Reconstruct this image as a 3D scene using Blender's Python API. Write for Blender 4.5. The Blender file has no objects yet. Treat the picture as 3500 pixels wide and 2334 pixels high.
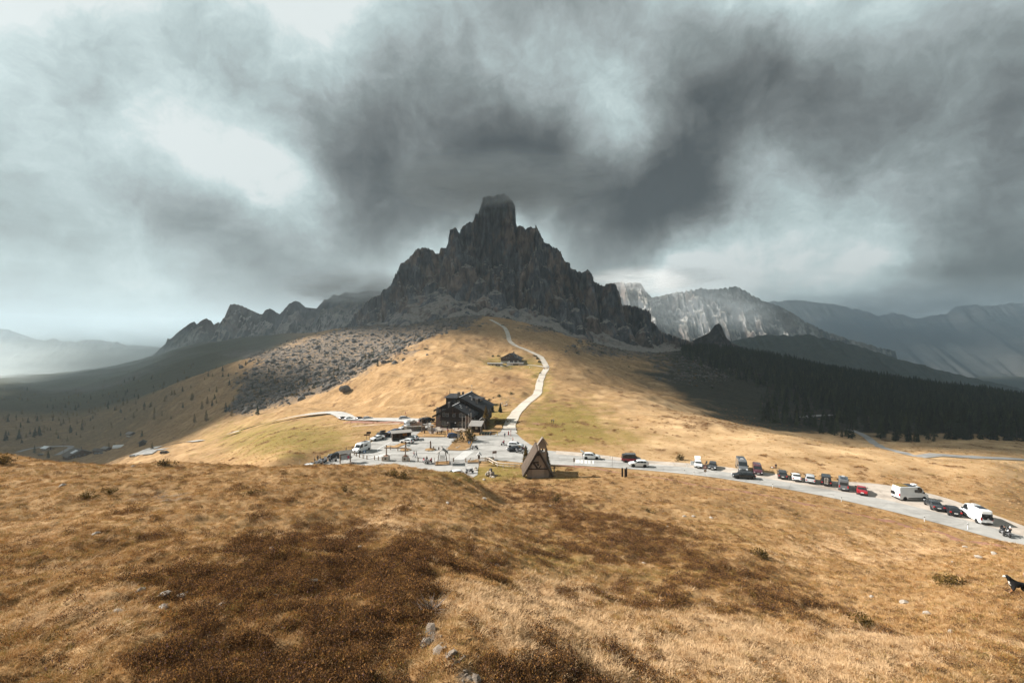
import bpy, bmesh, math, random
import numpy as np
from mathutils import Vector, Matrix, Euler
R = math.radians
rng = np.random.default_rng(7)
random.seed(7)
sc = bpy.context.scene
COL = sc.collection

# ------------------------------------------------------------------ camera
F = 1556.0                      # focal length of the photograph in its own pixels (3500 wide)
cam_d = bpy.data.cameras.new('camera')
cam_d.sensor_width = 36.0
cam_d.lens = 36.0 * F / 3500.0
cam_d.shift_y = -(1167.0 - 1150.0) / 3500.0   # horizon sits a little above the middle
cam_d.clip_start = 0.5
cam_d.clip_end = 60000.0
cam = bpy.data.objects.new('camera', cam_d)
COL.objects.link(cam)
cam.location = (0, 0, 0)
cam.rotation_euler = (R(90), 0, 0)
sc.camera = cam

# ------------------------------------------------------------------ exposure, renderer
sc.view_settings.view_transform = 'Standard'
sc.view_settings.look = 'None'
sc.view_settings.gamma = 1.0
sc.view_settings.use_curve_mapping = False
EXPO = 1.28
sc.view_settings.exposure = EXPO
sc.cycles.max_bounces = 6
sc.cycles.diffuse_bounces = 2
sc.cycles.glossy_bounces = 2
sc.cycles.transmission_bounces = 4
sc.cycles.transparent_max_bounces = 12
sc.cycles.volume_bounces = 1
sc.cycles.use_denoising = True
sc.cycles.sample_clamp_indirect = 6.0

# ------------------------------------------------------------------ sun
SUN_EL, SUN_AZ = R(33), R(-80)        # azimuth from +Y, negative = left of the view
sun_dir = Vector((math.sin(SUN_AZ) * math.cos(SUN_EL), math.cos(SUN_AZ) * math.cos(SUN_EL), math.sin(SUN_EL)))
sun_d = bpy.data.lights.new('sun', 'SUN')
sun_d.energy = 5.0
sun_d.angle = R(0.5)
sun_d.color = (1.0, 0.95, 0.88)
sun = bpy.data.objects.new('sun', sun_d)
COL.objects.link(sun)
sun.rotation_euler = (-sun_dir).to_track_quat('-Z', 'Y').to_euler()

# ------------------------------------------------------------------ sky: broken cloud over a physical sky
world = bpy.data.worlds.new('World')
sc.world = world
world.use_nodes = True
NT = world.node_tree
for n in list(NT.nodes):
    NT.nodes.remove(n)

def wn(t, **kw):
    n = NT.nodes.new(t)
    for k, v in kw.items():
        setattr(n, k, v)
    return n

def wl(a, b):
    NT.links.new(a, b)

def wmath(op, a, b=None, c=None):
    n = wn('ShaderNodeMath', operation=op)
    for i, v in enumerate((a, b, c)):
        if v is None:
            continue
        if isinstance(v, (int, float)):
            n.inputs[i].default_value = v
        else:
            wl(v, n.inputs[i])
    return n.outputs[0]

def srgb(r, g, b):
    return tuple((v / 255 / 12.92) if v / 255 <= 0.04045 else ((v / 255 + 0.055) / 1.055) ** 2.4 for v in (r, g, b))

# cloud brightness (0 dark cloud ... 1 bright cloud) by direction
SKY_PTS = [
 (0,22,0.975),(186,186,0.566),(312,245,0.567),(417,312,0.595),(298,60,1.04),(417,112,1.04),(520,75,0.664),(670,149,0.861),(781,245,0.62),(744,320,0.736),(893,112,0.599),(930,208,0.931),(1027,149,1.04),(818,37,1.04),(37,335,1.04),(186,372,1.04),(372,357,0.867),(520,446,1.04),(670,446,1.04),(781,446,1.04),(446,520,1.04),(74,484,0.643),(149,632,0.586),(37,632,0.688),(298,558,0.721),(223,707,1.04),(409,670,0.474),(520,744,0.767),(670,632,0.54),(781,781,0.449),(595,856,0.724),(930,670,1.04),(1004,707,1.04),(967,558,0.854),(1116,521,0.259),(1079,372,0.83),(1190,446,0.261),(1265,595,0.408),(1190,707,0.214),(1116,298,0.573),(1265,260,0.576),(1153,149,0.867),(1302,112,0.846),(1451,186,0.582),(1600,112,0.599),(1562,298,0.43),(1414,372,0.383),(1414,521,0.542),(1600,484,0.28),(1674,595,-0.05),(1525,632,0.063),(1339,707,0.255),(1451,744,0.334),(1265,818,0.511),(1414,804,0.559),(967,856,0.544),(744,930,0.565),(372,893,0.657),(149,856,0.976),(112,1004,0.654),(893,1027,0.285),(1190,997,0.481),(1824,37,0.6),(1899,186,0.617),(2010,223,0.785),(1995,298,0.84),(2085,335,0.713),(2196,186,0.779),(2122,112,0.544),(2271,74,0.71),(2420,112,0.28),(2643,60,1.04),(2792,45,0.8),(2606,149,0.187),(2494,223,0.506),(2717,186,0.362),(2940,112,0.493),(3238,74,0.424),(3350,149,0.209),(3446,60,0.923),(2866,223,0.825),(3164,186,0.853),(1862,446,0.484),(1973,372,0.585),(2085,461,0.745),(2159,521,0.691),(2271,484,0.565),(1936,558,-0.05),(1824,595,-0.05),(2122,632,-0.05),(2271,595,0.019),(2420,521,0.121),(2382,707,-0.05),(2494,632,-0.05),(1899,670,0.592),(2010,707,0.311),(2196,744,0.055),(2271,409,0.144),(2494,409,0.219),(2643,335,0.268),(2754,409,-0.05),(2866,312,0.181),(2680,484,0.609),(2606,558,0.859),(2531,647,1.026),(2717,632,0.559),(2866,521,0.551),(3015,446,0.443),(3164,335,0.433),(3312,298,0.306),(3305,528,1.04),(3238,558,0.447),(3424,446,0.161),(3015,632,0.58),(3238,707,0.034),(3387,632,0.515),(2792,744,0.674),(2643,744,0.702),(2457,781,0.547),(2345,878,1.04),(2234,930,0.785),(2420,930,1.04),(2606,967,1.04),(2866,856,1.04),(2717,893,1.04),(3015,781,0.721),(3164,893,1.04),(3015,982,1.04),(2829,1027,0.425),(3312,856,0.358),(3461,744,0.515),(3424,967,0.141),(3238,1027,-0.05),(2122,833,0.353),(2048,781,0.095),(1936,856,0.516),(1862,818,0.877),(1700,700,0.22),(1600,800,1.025),(300,1150,0.84),(700,1120,0.7),(3000,1130,0.26),(3480,1100,0.26),(1200,1130,0.48),(2200,1130,0.55),
]
SKY_BASE = 0.55
def pdir(px, py):
    v = np.array([(px - 1750) / F, 1.0, (1150 - py) / F])
    return v / np.linalg.norm(v)
sk_d = np.array([pdir(a, b) for a, b, c in SKY_PTS])
sk_v = np.array([c + (0.0 if c > 0.62 else -0.02) - SKY_BASE for a, b, c in SKY_PTS])
SK_K = 75.0
Kmat = np.exp(SK_K * (sk_d @ sk_d.T - 1.0)) + 0.05 * np.eye(len(sk_v))
sk_w = np.linalg.solve(Kmat, sk_v)

tc = wn('ShaderNodeTexCoord')
gdir = tc.outputs['Generated']
sepd = wn('ShaderNodeSeparateXYZ'); wl(gdir, sepd.inputs[0])
# flat cloud-deck coordinates
zc = wmath('ADD', wmath('MAXIMUM', sepd.outputs[2], 0.0), 0.22)
comb = wn('ShaderNodeCombineXYZ')
wl(wmath('DIVIDE', sepd.outputs[0], zc), comb.inputs[0])
wl(wmath('DIVIDE', sepd.outputs[1], zc), comb.inputs[1])
comb.inputs[2].default_value = 3.7
def wnoise(vec, scale, detail, rough=0.55, dist=0.0):
    n = wn('ShaderNodeTexNoise')
    n.inputs['Scale'].default_value = scale
    n.inputs['Detail'].default_value = detail
    n.inputs['Roughness'].default_value = rough
    n.inputs['Distortion'].default_value = dist
    wl(vec, n.inputs['Vector'])
    return n
n_w = wnoise(gdir, 6.5, 6, 0.6)
sub = wn('ShaderNodeVectorMath', operation='SUBTRACT'); wl(n_w.outputs['Color'], sub.inputs[0]); sub.inputs[1].default_value = (0.5, 0.5, 0.5)
scl = wn('ShaderNodeVectorMath', operation='SCALE'); wl(sub.outputs[0], scl.inputs[0]); scl.inputs['Scale'].default_value = 0.12
add = wn('ShaderNodeVectorMath', operation='ADD'); wl(gdir, add.inputs[0]); wl(scl.outputs[0], add.inputs[1])
nrm = wn('ShaderNodeVectorMath', operation='NORMALIZE'); wl(add.outputs[0], nrm.inputs[0])
acc = None
for d, w in zip(sk_d, sk_w):
    dt = wn('ShaderNodeVectorMath', operation='DOT_PRODUCT')
    wl(nrm.outputs[0], dt.inputs[0]); dt.inputs[1].default_value = tuple(d * SK_K)
    e = wmath('EXPONENT', dt.outputs['Value'])
    acc = wmath('MULTIPLY_ADD', e, float(w) * math.exp(-SK_K), acc if acc is not None else SKY_BASE)
f1 = wnoise(comb.outputs[0], 3.4, 10, 0.66, 0.2)
f2 = wnoise(nrm.outputs[0], 7.5, 12, 0.68, 0.25)
f3 = wnoise(nrm.outputs[0], 22.0, 8, 0.62, 0.6)
bil = wmath('ABSOLUTE', wmath('SUBTRACT', f3.outputs['Fac'], 0.5))
det = wmath('ADD', wmath('MULTIPLY', wmath('SUBTRACT', f1.outputs['Fac'], 0.5), 0.30), wmath('MULTIPLY', wmath('SUBTRACT', f2.outputs['Fac'], 0.5), 0.72))
det = wmath('ADD', det, wmath('MULTIPLY', wmath('SUBTRACT', bil, 0.10), 0.22))
# bright, even cloud shows less modelling than the dark broken part
lum = wmath('MULTIPLY_ADD', wmath('ADD', acc, det), 1.12, -0.085)
ramp = wn('ShaderNodeValToRGB')
cr = ramp.color_ramp
cr.interpolation = 'LINEAR'
stops = [(0.0, (74, 78, 78)), (0.12, (90, 94, 93)), (0.3, (116, 121, 120)), (0.45, (138, 147, 146)), (0.6, (164, 174, 174)),
         (0.75, (186, 202, 202)), (0.88, (208, 224, 224)), (1.0, (232, 240, 239))]
while len(cr.elements) < len(stops):
    cr.elements.new(0.5)
for el, (p, c) in zip(cr.elements, stops):
    el.position = p
    el.color = srgb(*c) + (1,)
wl(lum, ramp.inputs[0])
sky = wn('ShaderNodeTexSky', sky_type='NISHITA', sun_disc=False)
sky.sun_elevation = SUN_EL
sky.sun_rotation = SUN_AZ
sky.air_density = 1.0
sky.dust_density = 2.0
bg_c = wn('ShaderNodeBackground'); wl(ramp.outputs[0], bg_c.inputs[0]); bg_c.inputs[1].default_value = 1.0 / 2 ** EXPO
bg_s = wn('ShaderNodeBackground'); wl(sky.outputs[0], bg_s.inputs[0]); bg_s.inputs[1].default_value = 0.08
mixs = wn('ShaderNodeMixShader'); mixs.inputs[0].default_value = 0.97
wl(bg_s.outputs[0], mixs.inputs[1]); wl(bg_c.outputs[0], mixs.inputs[2])
wo = wn('ShaderNodeOutputWorld'); wl(mixs.outputs[0], wo.inputs[0])
world.cycles.sampling_method = 'MANUAL'
world.cycles.sample_map_resolution = 512

# ------------------------------------------------------------------ numpy noise
def _hash(ix, iy, seed):
    h = (ix.astype(np.int64) * 374761393 + iy.astype(np.int64) * 668265263 + seed * 2147483647 + 1013904223) & 0xFFFFFFFF
    h = ((h ^ (h >> 13)) * 1274126177) & 0xFFFFFFFF
    h = (h ^ (h >> 16)) & 0xFFFFFFFF
    return h
def noise2(x, y, seed=0):
    x = np.asarray(x, float); y = np.asarray(y, float)
    ix = np.floor(x); iy = np.floor(y)
    fx = x - ix; fy = y - iy
    ux = fx * fx * fx * (fx * (fx * 6 - 15) + 10); uy = fy * fy * fy * (fy * (fy * 6 - 15) + 10)
    def g(dx, dy):
        h = _hash(ix + dx, iy + dy, seed)
        a = h / 4294967296.0 * 2 * np.pi
        return np.cos(a) * (fx - dx) + np.sin(a) * (fy - dy)
    a = g(0, 0); b = g(1, 0); c = g(0, 1); d = g(1, 1)
    return 1.5 * (a + (b - a) * ux + (c - a) * uy + (a - b - c + d) * ux * uy)
def fbm(x, y, octv=4, seed=0, gain=0.5, lac=2.03):
    s = 0; a = 1.0; f = 1.0
    for i in range(octv):
        s = s + a * noise2(x * f + i * 17.3, y * f - i * 9.1, seed + i)
        a *= gain; f *= lac
    return s
def ridged(x, y, octv=4, seed=0, gain=0.5, lac=2.03):
    s = 0; a = 1.0; f = 1.0
    for i in range(octv):
        s = s + a * (1 - 2 * np.abs(noise2(x * f + i * 13.7, y * f + i * 5.3, seed + i)))
        a *= gain; f *= lac
    return s
def sstep(e0, e1, x):
    t = np.clip((x - e0) / (e1 - e0), 0, 1)
    return t * t * (3 - 2 * t)

# ------------------------------------------------------------------ meshes, objects
def mesh_np(name, verts, faces, smooth=True, mats=(), loop_total=4):
    me = bpy.data.meshes.new(name)
    verts = np.asarray(verts, np.float32); faces = np.asarray(faces, np.int32)
    me.vertices.add(len(verts)); me.vertices.foreach_set('co', verts.ravel())
    k = faces.shape[1]
    me.loops.add(faces.size); me.loops.foreach_set('vertex_index', faces.ravel())
    me.polygons.add(len(faces))
    me.polygons.foreach_set('loop_start', np.arange(len(faces), dtype=np.int32) * k)
    me.polygons.foreach_set('use_smooth', np.full(len(faces), smooth, dtype=bool))
    for m in mats:
        me.materials.append(m)
    me.update(calc_edges=True)
    return me
def link(name, data, parent=None, loc=None, rot=None, scale=None):
    o = bpy.data.objects.new(name, data)
    COL.objects.link(o)
    if parent is not None:
        o.parent = parent
    if loc is not None:
        o.location = loc
    if rot is not None:
        o.rotation_euler = rot
    if scale is not None:
        o.scale = scale if hasattr(scale, '__len__') else (scale,) * 3
    return o
def grid_faces(nu, nv):
    i = np.arange(nu - 1)[:, None] * nv + np.arange(nv - 1)[None, :]
    return np.stack([i, i + nv, i + nv + 1, i + 1], -1).reshape(-1, 4)
def fattr(me, name, arr):
    a = me.attributes.new(name, 'FLOAT', 'POINT')
    a.data.foreach_set('value', np.asarray(arr, np.float32).ravel())
def tag(o, label=None, cat=None, group=None, kind=None):
    if label: o['label'] = label
    if cat: o['category'] = cat
    if group: o['group'] = group
    if kind: o['kind'] = kind
    return o
def empty(name, loc=(0, 0, 0), rz=0.0, label=None, cat=None, group=None):
    o = link(name, None, loc=loc, rot=(0, 0, rz))
    o.empty_display_size = 0.3
    return tag(o, label, cat, group)
def copy_tree(o, parent=None):
    c = o.copy(); COL.objects.link(c); c.parent = parent
    for ch in list(o.children):
        copy_tree(ch, c)
    return c

class MB:
    """collects simple solids and links them as one mesh"""
    def __init__(self):
        self.v = []; self.f = []; self.m = []
    def _add(self, vs, fs, mi=0):
        b = len(self.v)
        self.v += [tuple(v) for v in vs]
        self.f += [tuple(b + i for i in f) for f in fs]
        self.m += [mi] * len(fs)
        return self
    def box(self, c, s, rot=None, mi=0, taper=1.0):
        hx, hy, hz = s[0] / 2, s[1] / 2, s[2] / 2
        vs = []
        for z in (-1, 1):
            t = taper if z > 0 else 1.0
            for x, y in ((-1, -1), (1, -1), (1, 1), (-1, 1)):
                vs.append(Vector((x * hx * t, y * hy * t, z * hz)))
        if rot is not None:
            q = Euler(rot) if not isinstance(rot, Euler) else rot
            for v in vs: v.rotate(q)
        c = Vector(c)
        return self._add([v + c for v in vs], [(0, 3, 2, 1), (4, 5, 6, 7), (0, 1, 5, 4), (1, 2, 6, 5), (2, 3, 7, 6), (3, 0, 4, 7)], mi)
    def quad(self, a, b, c, d, mi=0):
        return self._add([a, b, c, d], [(0, 1, 2, 3)], mi)
    def prism(self, poly, d, mi=0):
        """closed polygon swept along vector d"""
        n = len(poly); d = Vector(d)
        vs = [Vector(p) for p in poly] + [Vector(p) + d for p in poly]
        fs = [tuple(range(n))[::-1], tuple(range(n, 2 * n))] + [(i, (i + 1) % n, n + (i + 1) % n, n + i) for i in range(n)]
        return self._add(vs, fs, mi)
    def tube(self, pts, rad, n=8, mi=0, caps=True):
        pts = [Vector(p) for p in pts]
        rads = rad if hasattr(rad, '__len__') else [rad] * len(pts)
        rings = []
        for i, p in enumerate(pts):
            a = pts[max(i - 1, 0)]; b = pts[min(i + 1, len(pts) - 1)]
            t = (b - a).normalized()
            up = Vector((0, 0, 1)) if abs(t.z) < 0.95 else Vector((1, 0, 0))
            u = t.cross(up).normalized(); w = u.cross(t).normalized()
            rings.append([p + (u * math.cos(2 * math.pi * k / n) + w * math.sin(2 * math.pi * k / n)) * rads[i] for k in range(n)])
        vs = [v for r in rings for v in r]
        fs = []
        for i in range(len(rings) - 1):
            for k in range(n):
                a = i * n + k; b = i * n + (k + 1) % n
                fs.append((a, b, b + n, a + n))
        if caps:
            fs.append(tuple(range(n))[::-1]); fs.append(tuple((len(rings) - 1) * n + k for k in range(n)))
        return self._add(vs, fs, mi)
    def blob(self, c, s, seg=10, rings=6, jit=0.0, mi=0, seed=0):
        rd = random.Random(seed)
        vs = [Vector((0, 0, -1))]; fs = []
        for i in range(1, rings):
            ph = -math.pi / 2 + math.pi * i / rings
            for k in range(seg):
                th = 2 * math.pi * k / seg
                vs.append(Vector((math.cos(ph) * math.cos(th), math.cos(ph) * math.sin(th), math.sin(ph))) * (1 + rd.uniform(-jit, jit)))
        vs.append(Vector((0, 0, 1)))
        c = Vector(c)
        vs = [Vector((v.x * s[0], v.y * s[1], v.z * s[2])) + c for v in vs]
        for k in range(seg):
            fs.append((0, 1 + (k + 1) % seg, 1 + k))
        for i in range(rings - 2):
            for k in range(seg):
                a = 1 + i * seg + k; b = 1 + i * seg + (k + 1) % seg
                fs.append((a, b, b + seg, a + seg))
        top = len(vs) - 1; l = 1 + (rings - 2) * seg
        for k in range(seg):
            fs.append((l + k, l + (k + 1) % seg, top))
        return self._add(vs, fs, mi)
    def lathe(self, prof, n=12, c=(0, 0, 0), axis='z', mi=0):
        vs = []; fs = []; c = Vector(c)
        for r, h in prof:
            for k in range(n):
                a = 2 * math.pi * k / n
                p = (r * math.cos(a), r * math.sin(a), h)
                if axis == 'y': p = (p[0], p[2], p[1])
                if axis == 'x': p = (p[2], p[0], p[1])
                vs.append(Vector(p) + c)
        for i in range(len(prof) - 1):
            for k in range(n):
                a = i * n + k; b = i * n + (k + 1) % n
                fs.append((a, b, b + n, a + n))
        fs.append(tuple(range(n))[::-1]); fs.append(tuple((len(prof) - 1) * n + k for k in range(n)))
        return self._add(vs, fs, mi)
    def mesh(self, name, mats, smooth=False):
        me = bpy.data.meshes.new(name)
        me.from_pydata([tuple(v) for v in self.v], [], self.f)
        mats = mats if isinstance(mats, (list, tuple)) else [mats]
        for m in mats: me.materials.append(m)
        me.polygons.foreach_set('material_index', self.m)
        if smooth:
            me.polygons.foreach_set('use_smooth', [True] * len(self.f))
            if hasattr(me, 'set_sharp_from_angle'):
                me.set_sharp_from_angle(angle=R(40))
        me.update()
        return me
    def build(self, name, mats, parent=None, smooth=False, **kw):
        return link(name, self.mesh(name, mats, smooth), parent, **kw)

# ------------------------------------------------------------------ materials
class NB:
    """small node-building helper for one material"""
    def __init__(self, name):
        self.mat = bpy.data.materials.new(name)
        self.mat.use_nodes = True
        self.t = self.mat.node_tree
        for n in list(self.t.nodes): self.t.nodes.remove(n)
        self.out = self.n('ShaderNodeOutputMaterial')
    def n(self, typ, **kw):
        x = self.t.nodes.new(typ)
        for k, v in kw.items(): setattr(x, k, v)
        return x
    def l(self, a, b): self.t.links.new(a, b)
    def put(self, sock, v):
        if v is None: return
        if isinstance(v, (int, float)): sock.default_value = v
        elif isinstance(v, (tuple, list)):
            sock.default_value = tuple(v) + ((1,) if len(v) == 3 and len(sock.default_value) == 4 else ())
        else: self.l(v, sock)
    def math(self, op, a, b=None, c=None, clamp=False):
        x = self.n('ShaderNodeMath', operation=op, use_clamp=clamp)
        for i, v in enumerate((a, b, c)): self.put(x.inputs[i], v)
        return x.outputs[0]
    def pos(self, scale=(1, 1, 1), obj=False):
        if obj: src = self.n('ShaderNodeTexCoord').outputs['Object']
        else: src = self.n('ShaderNodeNewGeometry').outputs['Position']
        m = self.n('ShaderNodeMapping'); self.l(src, m.inputs[0]); m.inputs['Scale'].default_value = scale
        return m.outputs[0]
    def noise(self, vec, scale, detail=4, rough=0.55, dist=0.0, color=False):
        x = self.n('ShaderNodeTexNoise'); self.l(vec, x.inputs['Vector'])
        x.inputs['Scale'].default_value = scale; x.inputs['Detail'].default_value = detail
        x.inputs['Roughness'].default_value = rough; x.inputs['Distortion'].default_value = dist
        return x.outputs['Color' if color else 'Fac']
    def voro(self, vec, scale, feature='F1', out='Distance'):
        x = self.n('ShaderNodeTexVoronoi', feature=feature); self.l(vec, x.inputs['Vector']); x.inputs['Scale'].default_value = scale
        return x.outputs[out]
    def ramp(self, fac, stops, interp='LINEAR'):
        x = self.n('ShaderNodeValToRGB'); c = x.color_ramp; c.interpolation = interp
        while len(c.elements) < len(stops): c.elements.new(0.5)
        for e, (p, col) in zip(c.elements, stops):
            e.position = p
            col = (col,) * 3 if isinstance(col, (int, float)) else col
            e.color = tuple(col) + (1,)
        self.put(x.inputs[0], fac)
        return x.outputs[0]
    def mix(self, fac, a, b, mode='MIX'):
        x = self.n('ShaderNodeMix', data_type='RGBA', blend_type=mode)
        self.put(x.inputs[0], fac); self.put(x.inputs[6], a); self.put(x.inputs[7], b)
        return x.outputs[2]
    def attr(self, name):
        return self.n('ShaderNodeAttribute', attribute_name=name).outputs['Fac']
    def bump(self, h, strength=0.5, dist=0.1, normal=None):
        x = self.n('ShaderNodeBump'); self.put(x.inputs['Height'], h)
        x.inputs['Strength'].default_value = strength; x.inputs['Distance'].default_value = dist
        if normal is not None: self.l(normal, x.inputs['Normal'])
        return x.outputs[0]
    def bsdf(self, color, rough=0.8, normal=None, metal=0.0, spec=0.3, **kw):
        x = self.n('ShaderNodeBsdfPrincipled')
        self.put(x.inputs['Base Color'], color); self.put(x.inputs['Roughness'], rough); self.put(x.inputs['Metallic'], metal)
        self.put(x.inputs['Specular IOR Level'], spec)
        for k, v in kw.items(): self.put(x.inputs[k.replace('_', ' ')], v)
        if normal is not None: self.l(normal, x.inputs['Normal'])
        self.l(x.outputs[0], self.out.inputs['Surface'])
        return self.mat
_mats = {}
def simple(name, color, rough=0.7, var=0.15, scale=3.0, metal=0.0, spec=0.3, bump=0.0, **kw):
    """plain painted/wooden/metal material with slight procedural unevenness"""
    if name in _mats: return _mats[name]
    b = NB(name)
    p = b.pos(obj=True)
    n = b.noise(p, scale, 4, 0.6)
    lo = tuple(c * (1 - var) for c in color); hi = tuple(min(1, c * (1 + var)) for c in color)
    c = b.ramp(n, [(0.3, lo), (0.7, hi)])
    nm = b.bump(n, bump, 0.05) if bump else None
    _mats[name] = b.bsdf(c, rough, nm, metal, spec, **kw)
    return _mats[name]

# ------------------------------------------------------------------ lie of the land
# control points: bearing (as a column of the photograph), row, distance in metres
CP = [
 # foreground knoll
 (0,2334,10.5),(0,1928,20),(0,1706,35),(0,1600,46),(0,1563,55),(0,1640,70),(0,1733,85),(0,1798,120),(0,1790,250),(0,1600,430),
 (600,2334,10.5),(600,1930,20),(600,1722,35),(600,1612,48),(600,1577,58),(600,1650,74),(600,1740,100),(600,1660,160),
 (1100,2334,10.5),(1100,1938,20),(1100,1745,35),(1100,1632,48),(1100,1588,60),(1100,1640,72),(1100,1665,86),(1250,1640,48),(1250,1587,61),(1250,1640,73),(1250,1668,86),(1380,1650,50),(1380,1597,63),(1380,1645,75),(1380,1668,87),
 (1500,2334,10.5),(1500,1962,20),(1500,1800,35),(1500,1670,50),(1500,1611,66),(1500,1650,78),(1500,1672,88),(1590,1700,52),(1590,1621,74),(1590,1660,86),
 (1700,2350,10.5),(1700,2010,20),(1700,1850,35),(1700,1722,68),(1700,1665,90),
 (1850,2400,10.5),(1850,2060,20),(1850,1885,35),(1850,1720,70),(1850,1650,96),
 (2500,2334,14),(2500,2180,20),(2500,1960,35),(2500,1790,60),(2500,1690,85),
 (3100,2330,16),(3100,2120,25),(3100,1990,40),(3100,1850,62),
 (3480,2334,16),(3480,2042,25),(3480,1925,40),(3480,1868,60),
 # the pass: saddle round the car park
 (1100,1588,113),(1235,1540,127.7),(1400,1540,127.7),(1600,1560,121.5),(1740,1480,151),(1600,1475,153),(1480,1470,156),(1850,1580,116),(2000,1545,126),
 (2250,1590,113),(2500,1610,108),(2800,1665,97),(3100,1730,86),(3400,1800,77),(3700,1870,69),
 (1000,1505,148),(900,1482,190),(1150,1470,165),(1350,1440,185),(1000,1560,112),(900,1600,105),(900,1530,150),
 (1450,1437,195),(1200,1430,235),(1160,1416,265),(1050,1425,272),(930,1448,280),(770,1492,290),(687,1508,310),(560,1536,330),(470,1556,325),
 (700,1562,230),(560,1572,255),(850,1535,200),(1050,1470,200),
 # left hillside and boulder slope
 (1200,1395,300),(1200,1330,360),(1200,1270,430),(1200,1252,455),(1200,1258,520),(1200,1235,580),(1200,1170,680),(1200,1128,760),(1200,1122,950),
 (1400,1400,240),(1400,1300,330),(1400,1200,430),(1400,1168,475),(1400,1172,540),(1400,1142,640),(1400,1112,730),(1400,1108,900),
 (1000,1390,345),(1000,1340,430),(1000,1260,560),(1000,1200,670),(1030,1160,780),(1030,1150,1000),
 (800,1430,380),(800,1340,500),(800,1270,620),(800,1238,700),(800,1250,800),(800,1225,950),(800,1190,1150),(800,1160,1450),(800,1170,2200),
 (600,1480,430),(600,1400,540),(600,1330,640),(600,1310,690),(600,1318,780),(600,1265,1000),(600,1200,1400),(600,1230,2200),
 (300,1552,510),(300,1480,620),(300,1400,780),(300,1330,1050),(300,1266,1400),(300,1300,2000),
 (0,1552,520),(0,1470,640),(0,1380,850),(0,1285,1400),(0,1330,2000),(470,1240,1400),
 # ridge with the path
 (1750,1402,205),(1750,1330,275),(1750,1264,355),(1750,1247,372),(1750,1190,435),(1750,1130,525),(1680,1090,605),(1680,1085,800),(1680,1085,1000),
 (1600,1410,205),(1600,1300,310),(1600,1200,420),(1600,1130,515),(1620,1096,590),(1530,1130,520),
 (1900,1420,190),(1900,1350,250),(1900,1270,340),(1900,1200,430),(1900,1152,545),(1850,1118,610),(1850,1130,700),(1850,1130,900),
 (2000,1470,160),(2000,1400,210),(2000,1320,290),(2000,1272,350),(2000,1225,450),(2000,1186,560),(2000,1168,660),(2000,1166,900),
 # right meadow, its edge and the shaded valley side
 (2200,1520,137),(2200,1440,180),(2200,1372,235),(2200,1345,262),(2200,1356,300),(2200,1310,400),(2200,1242,540),(2200,1210,690),(2200,1210,900),
 (2450,1560,124),(2450,1480,158),(2450,1430,190),(2450,1441,230),(2450,1400,310),(2450,1300,480),(2450,1224,690),(2400,1192,860),(2450,1215,1100),
 (2700,1600,111),(2700,1540,128),(2700,1490,155),(2700,1501,190),(2700,1450,280),(2700,1350,450),(2700,1262,680),(2700,1236,790),(2700,1260,1000),
 (3000,1620,104),(3000,1562,122),(3000,1535,136),(3000,1545,165),(3000,1528,200),(3000,1480,260),(3000,1380,450),(3000,1294,720),(3000,1330,950),
 (3400,1700,91),(3400,1602,111),(3400,1574,126),(3400,1562,146),(3400,1522,200),(3400,1420,400),(3400,1352,640),(3400,1400,900),
]
CPW = [  # bearing column, distance, height: beyond the frame and far out
 (-1200,10,-7.5),(-1200,30,-10),(-1200,50,-14),(-1200,100,-45),(-1200,300,-120),(-1200,600,-160),(-1200,1400,-200),(-1200,2600,-400),
 (4700,10,-12),(4700,20,-16),(4700,40,-26),(4700,70,-33),(4700,150,-52),(4700,300,-95),(4700,600,-140),(4700,1000,-250),(4700,2500,-420),
 (0,4,-7.2),(1750,4,-7.4),(3500,4,-8.5),(1200,4,-7.2),
 (1750,2600,-120),(300,2800,-380),(1000,2600,-150),(2600,1800,-200),(3400,1600,-280),(3000,2600,-340),(2200,2600,-200),
]
for pxx in (-1200, 0, 1000, 1750, 2600, 3500, 4700):
    CPW += [(pxx, 5000, -420), (pxx, 16000, -620)]
cp_p = np.array([(a, math.log(d)) for a, b, d in CP] + [(a, math.log(d)) for a, d, z in CPW])
cp_v = np.array([(1150 - b) / F for a, b, d in CP] + [z / d for a, d, z in CPW])
SA, SB = 1 / 420.0, 1.9
def _tps_k(r2):
    return np.where(r2 > 1e-12, 0.5 * r2 * np.log(np.maximum(r2, 1e-12)), 0.0)
_q = np.stack([cp_p[:, 0] * SA, cp_p[:, 1] * SB], 1)
_n = len(_q)
_K = _tps_k(((_q[:, None] - _q[None]) ** 2).sum(-1)) + 0.004 * np.eye(_n)
_P = np.concatenate([np.ones((_n, 1)), _q], 1)
_A = np.block([[_K, _P], [_P.T, np.zeros((3, 3))]])
_sol = np.linalg.solve(_A, np.concatenate([cp_v, np.zeros(3)]))
def tps(px, D):
    q = np.stack([np.ravel(px) * SA, np.log(np.ravel(D)) * SB], 1)
    out = np.empty(len(q))
    for s in range(0, len(q), 60000):
        e = q[s:s + 60000]
        r2 = ((e[:, None, :] - _q[None]) ** 2).sum(-1)
        out[s:s + 60000] = _tps_k(r2) @ _sol[:_n] + _sol[_n] + e @ _sol[_n + 1:]
    return out.reshape(np.shape(px))

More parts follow.
